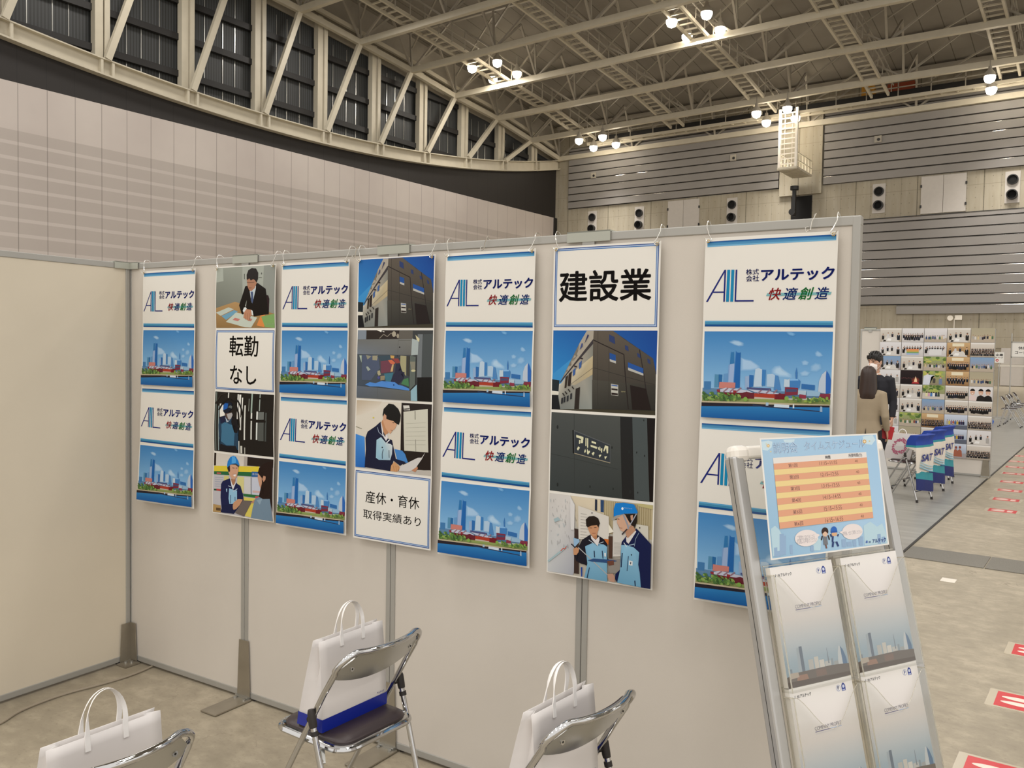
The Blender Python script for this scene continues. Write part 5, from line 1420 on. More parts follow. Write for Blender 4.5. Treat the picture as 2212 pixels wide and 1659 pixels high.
# ------------------------------------------------------------------ carrier bags
def make_bag(label, loc, rz, lean=0.0, group='white carrier bags on the chairs'):
    t = thing('carrier_bag', label, 'bag', loc, rz, group)
    W, D, Hb, T = 0.285, 0.115, 0.283, 0.0008
    NZ, NY = 10, 8
    def side(sgn):
        """front or back panel: wide at the base, drawn together at the top"""
        g = []
        for i in range(NZ + 1):
            v = i / NZ; row = []
            for j in range(NY + 1):
                u = -1 + 2 * j / NY
                x = sgn * (D / 2 * (1 - v ** 1.3) + 0.013 * v ** 1.3) - 0.024 * v
                x += sgn * 0.006 * sin(v * 5.0 + u * 1.3) * (1 - u * u) * v * (1 - v) * 3
                row.append(Vector((x, u * W / 2 * (1 - 0.012 * v), v * Hb)))
            g.append(row)
        return g
    GA, GB = side(1), side(-1)
    b_ = MB()
    def addgrid(g, flip=False):
        vsx = [p for r in g for p in r]; n = len(g[0]); fs = []
        for i in range(len(g) - 1):
            for j in range(n - 1):
                fs.append((i * n + j, i * n + j + 1, (i + 1) * n + j + 1, (i + 1) * n + j))
        b_.add(vsx, fs)
    addgrid(GA); addgrid(GB)
    for j, sg in ((0, -1), (NY, 1)):
        mid = [Vector(((GA[i][j].x + GB[i][j].x) / 2, GA[i][j].y - sg * (0.002 + 0.035 * (i / NZ) ** 1.2), GA[i][j].z)) for i in range(NZ + 1)]
        addgrid([[GA[i][j], mid[i], GB[i][j]] for i in range(NZ + 1)])
    b_.add([GA[0][0], GA[0][NY], GB[0][NY], GB[0][0]], [(0, 1, 2, 3)])
    body = b_.build('bag_body', 'bag', t, False)
    for p in body.data.polygons: p.use_smooth = True
    body.data.set_sharp_from_angle(angle=radians(50))
    so = body.modifiers.new('film', 'SOLIDIFY'); so.thickness = 0.0012; so.offset = 0
    # blue band around the base
    m = MB()
    k = 0.042
    prof = [Vector((D / 2 + 0.0015, -W / 2 - 0.0015, 0)), Vector((D / 2 + 0.0015, W / 2 + 0.0015, 0)), Vector((-D / 2 - 0.0015, W / 2 + 0.0015, 0)), Vector((-D / 2 - 0.0015, -W / 2 - 0.0015, 0))]
    top = []
    for p in prof:
        v = k / Hb; sgn = 1 if p.x > 0 else -1
        top.append(Vector((sgn * (D / 2 * (1 - v ** 1.3) + 0.013 * v ** 1.3 + 0.003) - 0.024 * v, p.y, k)))
    m.rings([prof, top], cap0=True, cap1=False)
    m.build('blue_base', 'bag_blue', t)
    # handles: one strap on each panel
    for sgn in (1, -1):
        path = []
        hw = 0.047
        i0 = NZ - 1
        xb = lambda z: sgn * (D / 2 * (1 - (z / Hb) ** 1.3) + 0.013 * (z / Hb) ** 1.3 + 0.0018) - 0.024 * z / Hb
        for z in (Hb - 0.034, Hb - 0.012, Hb): path.append((xb(z), -hw, z))
        n = 14
        for i in range(n + 1):
            a = pi * i / n
            path.append((-0.026 + sgn * (0.014 - 0.010 * sin(a)), -hw * cos(a) * (1.0 + 0.06 * sin(a)), Hb + 0.018 + 0.078 * sin(a)))
        for z in (Hb, Hb - 0.012, Hb - 0.034): path.append((xb(z), hw, z))
        # flat strap
        P = [Vector(p) for p in path]; rs = []
        for i, p in enumerate(P):
            d = (P[min(i + 1, len(P) - 1)] - P[max(i - 1, 0)]).normalized()
            nrm = Vector((1, 0, 0)); nrm = (nrm - d * nrm.dot(d)).normalized(); sd = d.cross(nrm)
            w, h = 0.0062, 0.0016
            # the strap lies flat along the bag and turns edge-on in the arch
            tw = min(1.0, max(0.0, (p.z - Hb) / 0.06)); q1 = sd * w * (1 - 0.55 * tw) + nrm * w * 0.75 * tw; q2 = nrm * h
            rs.append([p + q1 + q2, p - q1 + q2, p - q1 - q2, p + q1 - q2])
        MB().rings(rs).build('handle', 'bag_handle', t, True)
    # small printed company name on the panel facing the backrest
    vv, ff, a0, a1, b0, b1 = glyphs('アルテック', 0.02)
    sc = 0.034 / (a1 - a0)
    pl = [(-(D / 2 * (1 - (0.052 / Hb) ** 1.3) + 0.013 * (0.052 / Hb) ** 1.3) - 0.0035 - 0.0032 + (v - b0) * sc * 0.10, W / 2 - 0.012 - 0.034 + (u - a0) * sc, 0.047 + (v - b0) * sc) for u, v in vv]
    # lettering reads from behind the chair: mirror along the panel
    pl = [(x, -(y), z) for x, y, z in pl]
    MB().add(pl, ff).build('lettering', 'navy_ink', t)
    return t
bagA = make_bag('white carrier bag with blue base on the seat of the fully visible chair', (-2.052, 1.925, 0.4712), pi)
index_kids()
dup(bagA, loc=(-1.985, 1.062, 0.4712), rz=pi, label='white carrier bag on the chair at the lower left edge, only its top in view')
dup(bagA, loc=(-1.215, 1.900, 0.4712), rz=pi - 0.06, label='white carrier bag on the chair at the lower middle edge')

# grey cable on the floor
pts = [(-3.925, 1.60, 0.007), (-3.945, 1.68, 0.007), (-3.999, 1.77, 0.007), (-4.028, 1.88, 0.007), (-4.037, 2.01, 0.007), (-4.020, 2.14, 0.007), (-4.011, 2.265, 0.007), (-4.020, 2.364, 0.007), (-4.045, 2.46, 0.007), (-4.10, 2.60, 0.007)]
fine = []
for i in range(len(pts) - 1):
    p0, p1, p2, p3 = (Vector(pts[max(0, min(len(pts) - 1, i + k))]) for k in (-1, 0, 1, 2))
    for q in range(6):
        s = q / 6
        fine.append(0.5 * ((2 * p1) + (p2 - p0) * s + (2 * p0 - 5 * p1 + 4 * p2 - p3) * s * s + (3 * p1 - p0 - 3 * p2 + p3) * s ** 3))
tag(MB().tube(fine, 0.0055, 8).build('cable', 'cable', None, True), 'grey cable snaking over the concrete into the booth corner', 'cable')

# ------------------------------------------------------------------ brochure stand
def mat_acrylic():
    m = bpy.data.materials.new('clear_acrylic'); m.use_nodes = True
    nt = m.node_tree; nt.nodes.clear()
    out = nt.nodes.new('ShaderNodeOutputMaterial')
    tr = nt.nodes.new('ShaderNodeBsdfTransparent'); tr.inputs[0].default_value = (0.965, 0.965, 0.955, 1)
    gl = nt.nodes.new('ShaderNodeBsdfGlossy'); gl.inputs['Roughness'].default_value = 0.05
    lw = nt.nodes.new('ShaderNodeLayerWeight'); lw.inputs[0].default_value = 0.5
    g = G(nt)
    fac = g.m('MULTIPLY_ADD', g.m('POWER', lw.outputs['Facing'], 5.0), 0.9, 0.045)
    mx = nt.nodes.new('ShaderNodeMixShader')
    nt.links.new(fac, mx.inputs[0]); nt.links.new(tr.outputs[0], mx.inputs[1]); nt.links.new(gl.outputs[0], mx.inputs[2])
    nt.links.new(mx.outputs[0], out.inputs[0])
    return m
MAT['acrylic'] = mat_acrylic()
MAT['acrylic_edge'] = mat('acrylic_edge', 'f0ece0', 0.12, trans=0.75)
MAT['rack_alu'] = mat('rack_aluminium', 'b9b8b6', 0.32, 0.6)
MAT['rack_white'] = mat('white_corner_plastic', 'e6e1d8', 0.35)

LEAN = radians(15)
ex = Vector((0.452, 0.892, 0)).normalized()
nn = Vector((ex.y, -ex.x, 0)) * cos(LEAN) + Vector((0, 0, sin(LEAN)))
ez = nn.cross(ex)
Q = Vector((-0.702, 2.0445, 1.1734))
RM = Matrix((ex, -nn, ez)).transposed().to_4x4(); RM.translation = Q
VB = -1.19
rack = thing('brochure_stand', 'silver leaning brochure stand with clear pockets at the right end of the booth', 'stand', mx=RM)
for u0_, nm in ((-0.040, 'left'), (0.476, 'right')):
    m = MB(); m.box(u0_, u0_ + 0.034, 0.0, 0.038, VB, 0.262); o = m.build('rail', 'rack_alu', rack, bevel=0.006)
    g_ = MB(); g_.box(u0_ - 0.0006, u0_ - 0.0001, 0.018, 0.0192, VB, 0.262); g_.build('groove', 'black', o)
m = MB(); m.box(0.01, 0.462, 0.002, 0.036, 0.254, 0.286); m.build('top_rail', 'rack_white', rack, bevel=0.006)
for u0_ in (-0.038, 0.456):
    m = MB(); m.box(u0_, u0_ + 0.054, -0.002, 0.040, 0.246, 0.289); m.build('corner_cap', 'rack_white', rack, bevel=0.014)
m = MB(); m.box(-0.002, 0.474, 0.008, 0.030, -1.15, -1.11); m.build('bottom_rail', 'rack_alu', rack)
m = MB(); m.box(-0.002, 0.474, 0.016, 0.020, -0.62, 0.254); m.build('clear_board', 'acrylic', rack)
# flat floor runners behind the stand
Ri = RM.inverted()
for u0_ in (-0.006, 0.488):
    bot = RM @ Vector((u0_, 0.03, VB + 0.02)); bot.z = 0.012
    m = MB(); m.bar(Ri @ bot, Ri @ Vector((bot.x - nn.x * 0.45, bot.y - nn.y * 0.45, 0.012)), 0.045, 0.02); m.build('floor_runner', 'rack_alu', rack)
m = MB().tube([(0.505, 0.048, 0.045), (0.535, 0.055, 0.052)], 0.009, 10); k_ = m.build('hinge_lever', 'chrome', rack, True)
m = MB().tube([(0.533, 0.055, 0.052), (0.556, 0.06, 0.062)], 0.0105, 10); m.build('lever_cap', 'rubber', k_, True)

def pocket(u0_, u1_, vtop):
    vb = vtop - 0.292
    p = []
    n = 24
    scoop = [(u1_, vtop - 0.012)]
    for i in range(n + 1):
        s = i / n
        x = u1_ - (u1_ - u0_) * s
        d = 0.5 - 0.5 * cos(2 * pi * min(1, max(0, (s - 0.02) / 0.96)))
        scoop.append((x, vtop - 0.018 - 0.088 * d ** 0.8))
    poly = [(u0_, vb), (u1_, vb)] + scoop
    m = MB(); m.prism(poly, -0.0335, -0.031); pk = m.build('pocket_front', 'acrylic', rack)
    m = MB()
    m.box(u0_, u0_ + 0.0025, -0.031, 0.0, vb, vtop - 0.02); m.box(u1_ - 0.0025, u1_, -0.031, 0.0, vb, vtop - 0.02)
    m.box(u0_ + 0.0025, u1_ - 0.0025, -0.031, 0.0, vb, vb + 0.0025)
    m.box(u0_, u1_, 0.0, 0.0022, vb, vtop + 0.004)
    m.build('pocket_box', 'acrylic', rack)
    m = MB()
    for x in (u0_ + 0.0012, u1_ - 0.0012):
        m.bar((x, -0.031, vtop - 0.019), (x, 0.001, vtop - 0.019), 0.003)
        m.bar((x, -0.0322, vb), (x, -0.0322, vtop - 0.02), 0.0022)
        m.bar((x, 0.0010, vb), (x, 0.0010, vtop), 0.0018)
    m.bar((u0_, 0.001, vtop + 0.004), (u1_, 0.001, vtop + 0.004), 0.0025)
    pts = [(x, -0.0322, z) for x, z in scoop]
    m.tube(pts, 0.0007, 6)
    m.build('pocket_edge', 'acrylic_edge', rack)
COLS = ((-0.002, 0.224), (0.240, 0.466))
ROWS = (-0.018, -0.302)
for c in COLS:
    for r in ROWS: pocket(c[0], c[1], r)

def art_brochure():
    A = Art(w=210, h=297)
    # traced with y upwards, millimetres
    for y0, y1, c0, c1 in ((0, 60, '8fa3b0', '9fb0bb'), (60, 105, '9fb0bb', 'bcc2c6'), (105, 165, 'bcc2c6', 'd9d2cd'), (165, 297, 'd9d2cd', 'e9e4de')):
        A.poly([(0, y0), (210, y0), (210, y1), (0, y1)], [c0, c0, c1, c1], raw=True)
    P = lambda pts, c: A.poly(pts, c, raw=True)
    for x0, x1, y1, c, s in ((14, 20, 44, '7f8a92', 0), (40, 62, 92, 'a3adb4', 4), (52, 62, 94, '6c7784', 0), (76, 92, 58, 'b9b7b2', 0), (96, 110, 62, 'c9c4bb', 0), (112, 128, 52, 'd2cdc5', 0), (130, 150, 46, 'bdbcb8', 0), (152, 158, 50, '8f999f', 0), (160, 176, 42, 'a3a6a6', 0)):
        P([(x0, 26), (x1, 26), (x1 - s, y1), (x0 + s, y1)], c)
    P([(141, 40), (145, 40), (143.5, 78), (142.5, 78)], '7f8790')
    P([(176, 24), (198, 24), (200, 45), (196, 62), (188, 76), (184, 78), (178, 60), (175, 40)], 'c2c6c8'); P([(190, 24), (205, 24), (204, 45), (197, 66), (189, 77)], '5f7a98')
    P([(0, 0), (210, 0), (210, 30), (150, 34), (90, 30), (40, 33), (0, 26)], '6f665f'); P([(30, 10), (70, 12), (66, 26), (34, 26)], '9b7a68'); P([(0, 0), (210, 0), (210, 10), (0, 14)], '5b5048')
    P([(10, 20), (40, 22), (38, 34), (12, 34)], 'b3a698'); P([(96, 14), (130, 14), (130, 30), (96, 30)], '7f6a60')
    P([(12, 272), (15, 272), (17, 279), (16, 279)], '4a5360')
    A.text('株式会社アルテック'[2:4], 22, 279, 30, 271, '3a3f4a', 0.01)
    A.text('アルテック', 32, 279.5, 68, 271, '343945', 0.02)
    A.ell(160, 273, 8, 8, 'a9aec4', 16); A.ell(160, 273, 6.4, 6.4, 'e6e2dc', 16); A.text('P', 157, 278, 163, 268, '5a64a0', 0.03)
    P([(171, 264), (184, 264), (184, 277), (181, 282), (177.5, 284), (174, 282), (171, 277)], '3f4a8c'); A.ell(177.5, 275, 4, 4, 'c9cee0', 12); P([(172.5, 265), (182.5, 265), (182.5, 268), (172.5, 268)], 'a9b2d2')
    A.text('COMPANY PROFILE', 62, 196, 150, 187, '6d6a76', -0.008, 0, 0.92)
    P([(62, 183), (112, 183), (112, 184.6), (62, 184.6)], '5f5a86'); P([(112, 183), (150, 183), (150, 184.6), (112, 184.6)], '9fb3cf')
    A.text('for the future of working environments', 62, 181, 132, 178, 'b3b2b8', -0.01) if False else P([(62, 178.5), (128, 178.5), (128, 179.6), (62, 179.6)], 'c9c7c9')
    return A
AB = art_brochure()
BL = {(0, 0): 'upper left pocket, below the timetable', (1, 0): 'upper right pocket of the stand', (0, 1): 'lower left pocket of the stand', (1, 1): 'lower right pocket of the stand'}
bro0 = None
for ci, c in enumerate(COLS):
    for ri, r in enumerate(ROWS):
        mx_ = RM @ Matrix.Translation((c[0] + 0.004, -0.018, r - 0.283))
        lab = 'white company profile brochure with grey skyline in the ' + BL[(ci, ri)]
        if bro0 is None:
            bro0 = thing('brochure', lab, 'brochure', mx=mx_, group='brochures in the stand')
            sh = sheet_mesh('cover', AB, 'print', 0.210, 0.283, None, paper='eae6e0', thick=0.0005, step=1.2e-5); sh.parent = bro0
            m = MB(); m.box(0.0005, 0.2095, 0.0006, 0.016, 0.0005, 0.2820); m.build('page_block', 'rack_white', bro0)
            index_kids()
        else: dup(bro0, mx=mx_, label=lab)

def art_timetable():
    A = Art(420, 297, quad=[(495, 148), (1915, 90), (2040, 1420), (650, 1605)])
    P = A.poly
    P([(512, 165), (1900, 108), (2022, 1405), (664, 1585)], ['a7c6dd', '9fc3e0', 'a9c9e2', '93b8d2'])
    for q in ([(515, 190), (600, 175), (650, 190), (640, 260), (590, 300), (530, 290)], [(780, 165), (920, 160), (910, 200), (800, 205)], [(1740, 130), (1860, 110), (1895, 170), (1850, 230), (1760, 220)]): P(q, 'c6dbe4')
    for x, y, r, c in ((598, 240, 22, 'd6a84e'), (630, 312, 10, 'd8c58a'), (1762, 190, 26, 'd9a44a'), (1822, 186, 10, 'd9c27a'), (575, 215, 8, 'e6dcae')):
        for k in range(4): A.line([(x - r * cos(k * pi / 4), y - r * sin(k * pi / 4)), (x + r * cos(k * pi / 4), y + r * sin(k * pi / 4))], r * 0.35, c)
        A.ell(x, y, r * 0.45, r * 0.45, 'f0dcb0', 10)
    A.text('説明会', 650, 200, 960, 325, '8c95bd', 0.012); A.text('説明会', 650, 200, 960, 325, 'b9d2e6', -0.006)
    A.text('タイムスケジュール', 1025, 190, 1770, 262, '8c95bd', 0.012); A.text('タイムスケジュール', 1025, 190, 1770, 262, 'b9d2e6', -0.006)
    # skyline silhouettes along the bottom
    for q in ([(640, 1240), (690, 1200), (740, 1250), (770, 1300), (750, 1550), (670, 1560)], [(1740, 1200), (1820, 1150), (1900, 1210), (1960, 1170), (2010, 1300), (2022, 1405), (1750, 1430)], [(1150, 1330), (1240, 1360), (1230, 1490), (1140, 1490)]): P(q, 'b7d2dc')
    for x0, y0, x1, y1 in ((680, 1460, 720, 1565), (720, 1500, 760, 1560), (745, 1300, 795, 1545), (795, 1320, 820, 1540), (870, 1430, 900, 1530), (1110, 1440, 1150, 1500), (1480, 1360, 1530, 1450), (1540, 1390, 1600, 1440), (1610, 1370, 1650, 1440), (1680, 1330, 1730, 1430), (1900, 1300, 1940, 1410), (1950, 1330, 1990, 1400)): P([(x0, y0), (x1, y0 - 6), (x1 + 4, y1), (x0 + 4, y1)], '93aecb')
    xl_ = lambda t: (655 + 90 * t); xr_ = lambda t: (1780 + 75 * t)
    yl_ = lambda t: (388 + 848 * t); yr_ = lambda t: (318 + 785 * t)
    def band(t0, t1, c): P([(xl_(t0), yl_(t0)), (xr_(t0), yr_(t0)), (xr_(t1), yr_(t1)), (xl_(t1), yl_(t1))], c)
    band(0, 0.083, 'e3ddd6')
    a0 = 0.083; p_ = (1 - a0) / 11.55
    y = a0
    for k in range(11):
        h = p_ * (1.1 if k % 2 == 0 else 1.0)
        band(y, y + h, 'dda282' if k % 2 == 0 else 'e8cf92')
        band(y + h - 0.003, y + h, 'c9a080')
        if k % 2 == 0:
            n = k // 2 + 1
            ym = y + h / 2
            def tx(s, fx, w, hh, c='4a3540', b=0.0):
                cx_ = xl_(ym) + (xr_(ym) - xl_(ym)) * fx; cy = yl_(ym) + (yr_(ym) - yl_(ym)) * fx
                A.text(s, cx_ - w / 2, cy - hh / 2 + w * 0.03, cx_ + w / 2, cy + hh / 2 - w * 0.03, c, b)
            tx('第%d回' % n, 0.205, 112, 44); tx('%d:15~%d:55' % (10 + n, 10 + n), 0.585, 215, 40, '5a4038', -0.004); tx('40', 0.885, 40, 32, '6a4a3c', -0.004)
        y += h
    A.text('時間', 1285, 362, 1348, 400, '4a4450', 0.01); A.text('所要時間(分)', 1565, 340, 1730, 380, '4a4450', 0.0)
    # speech bubbles and two simple staff figures
    A.ell(1062, 1345, 138, 97, 'e6dcd8', 24, -0.1); P([(1180, 1290), (1222, 1308), (1190, 1340)], 'e6dcd8')
    A.text('ご質問などありましたら', 950, 1320, 1160, 1345, '8f8a92', -0.004); A.text('お気軽にお声掛けください!', 945, 1362, 1185, 1390, '8f8a92', -0.004)
    A.ell(1605, 1268, 122, 92, 'e6dcd8', 24, -0.1); P([(1495, 1255), (1448, 1275), (1495, 1300)], 'e6dcd8'); A.text('説明後、ぜひご質問ください♪', 1490, 1270, 1715, 1290, '8f8a92', -0.004)
    A.ell(1282, 1268, 40, 50, '3a2620', 14); A.ell(1282, 1295, 31, 34, 'dcb89e', 14); P([(1250, 1270), (1282, 1240), (1315, 1268), (1315, 1290), (1282, 1265), (1250, 1295)], '3a2620')
    A.line([(1250, 1320), (1240, 1370)], 14, '33211c'); A.line([(1318, 1310), (1335, 1365)], 14, '33211c'); P([(1262, 1330), (1305, 1330), (1318, 1420), (1265, 1425)], '76777c'); A.line([(1290, 1420), (1302, 1465)], 16, '7d5a52')
    A.ell(1388, 1255, 37, 48, '2f66b8', 14); A.ell(1392, 1295, 32, 32, 'd9ad86', 14); P([(1350, 1262), (1426, 1256), (1428, 1278), (1352, 1284)], '2a5aa6'); P([(1365, 1325), (1425, 1320), (1440, 1385), (1365, 1390)], '9fc3dc'); P([(1365, 1325), (1385, 1322), (1380, 1390), (1362, 1390)], '2c3a6a')
    A.line([(1380, 1385), (1372, 1450)], 20, '2a3c70'); A.line([(1415, 1385), (1440, 1440)], 20, '2a3c70'); A.line([(1360, 1330), (1345, 1300)], 14, '2c3a6a'); A.line([(1430, 1325), (1440, 1300)], 14, '2c3a6a')
    A.text('アルテック', 1838, 1355, 2003, 1384, '3c5aa8', 0.02); A.text('会社', 1795, 1378, 1825, 1398, '3c5aa8', 0.02); P([(1760, 1400), (1772, 1370), (1780, 1370), (1784, 1398)], '3c5aa8')
    return A
so_ = Vector((-0.721, 2.054, 1.474)); sx_ = Vector((0.452, 0.892, 0)).normalized(); sz_ = Vector((-0.15, 0.076, 0.986)); sz_ = (sz_ - sx_ * sz_.dot(sx_)).normalized(); sy_ = sz_.cross(sx_)
SM = Matrix((sx_, sy_, sz_)).transposed().to_4x4(); SM.translation = so_ - sz_ * 0.297
t = thing('timetable_sign', 'laminated pale blue timetable sign standing on top of the brochure stand', 'sign', mx=SM)
sh = sheet_mesh('printed_sheet', art_timetable(), 'print', 0.42, 0.297, None, paper='e8e4dd', thick=0.0012, step=1.2e-5); sh.parent = t
m = MB(); m.box(0.10, 0.32, 0.004, 0.010, -0.012, 0.16); m.build('easel_back', 'acrylic', t)

# ------------------------------------------------------------------ floor beyond the booth
struct(MB().box(-9.0, -1.48, 5.0, 28.5, 0.0, 0.006).build('trim_8', 'mat'))
m = MB(); m.box(-1.485, -1.465, 5.0, 28.5, 0.0, 0.0075); struct(m.build('trim_9', 'black'))
MAT['trench'] = mat('trench_steel', '7d7a72', 0.4, 0.4, vary=0.1, scale=6, stretch=(30, 2, 1))
for k, w in enumerate(('left of the three', 'middle one of the three', 'right of the three', 'fourth')):
    x0 = -1.46 + 0.62 * k
    tag(MB().box(x0 + 0.004, x0 + 0.614, 7.68, 8.16, 0.0, 0.006).build('trench_cover', 'trench'), 'grey steel floor trench cover, %s beside the grey mat' % w, 'floor plate', 'trench covers in the floor')
tag(MB().box(-1.06, -0.96, 7.04, 7.16, 0.0, 0.0008).build('tape_patch', 'white_paint'), 'small square of white tape on the concrete in front of the trench covers', 'tape')
MAT['red_vinyl'] = mat('red_floor_vinyl', 'c9202f', 0.3)
MAT['pale_tape'] = mat('clear_tape', 'b5aa95', 0.25)
MK = [(-1.02, 10.75), (-1.07, 11.64), (-1.11, 12.48), (-1.17, 13.36), (-1.24, 14.36), (-1.29, 15.25), (-1.36, 16.12), (-1.43, 17.07)]
NEAR = [(-0.320, 5.66), (-0.315, 4.78), (-0.335, 3.90)]
ORDN = ['nearest', 'second', 'third', 'fourth', 'fifth', 'sixth', 'seventh', 'farthest']
mk0 = None
def marker(x, y, label, sx_=1.0, sy_=1.0):
    global mk0
    if mk0 is None:
        mk0 = thing('floor_marker', label, 'floor sticker', (x, y, 0), 0, 'red waiting markers on the floor')
        m = MB(); m.box(-0.172, 0.172, -0.125, 0.125, 0.0, 0.0008); m.build('clear_tape', 'pale_tape', mk0)
        m = MB(); m.box(-0.135, 0.135, -0.105, 0.105, 0.0008, 0.0014); m.build('red_sheet', 'red_vinyl', mk0)
        for yy in (-0.034, 0.034):
            p = []
            for i in range(18):
                a = 2 * pi * i / 18
                p.append(Vector((-0.045 + 0.068 * cos(a), yy + (0.024 + 0.005 * cos(a)) * sin(a), 0.0018)))
            m = MB(); m.add(p, [tuple(range(18))]); m.box(-0.072, -0.030, yy - 0.004, yy + 0.004, 0.0019, 0.0021) if False else None
            m.build('footprint', 'white_paint', mk0)
        m = MB()
        for yy, w in ((0.045, 0.05), (0.012, 0.058), (-0.020, 0.045), (-0.05, 0.055)): m.box(0.045, 0.045 + w, yy - 0.009, yy + 0.009, 0.0014, 0.0018)
        m.build('lettering', 'white_paint', mk0)
        index_kids()
    else:
        dup(mk0, loc=(x, y, 0), label=label)
for k, (x, y) in enumerate(MK): marker(x, y, 'red floor marker with white footprints, %s in the far row beside the grey mat' % ORDN[k])
for k, (x, y) in enumerate(NEAR): marker(x, y, 'red floor marker with white footprints at the right edge, %s of the near three' % ('farthest', 'middle', 'closest')[k])

# ------------------------------------------------------------------ photo board
YPB = 13.6
for k in range(2):
    panel('grey partition panel %s of the photo board beyond the chairs' % ('making the left half', 'making the right half')[k], Vector((-3.262 + 0.903 * k, YPB, 0)), 0.0, 'fabric', 0.9, 'panels of the photo board')
foot('tapered metal foot at the right end of the photo board, beside the red markers', Vector((-1.52, YPB, 0)), 0, 0.055, 0.11, 0.34, 0.12)
clip('small clip on the top rail at the left of the photo board', Vector((-3.12, YPB, 0.02)), 0)

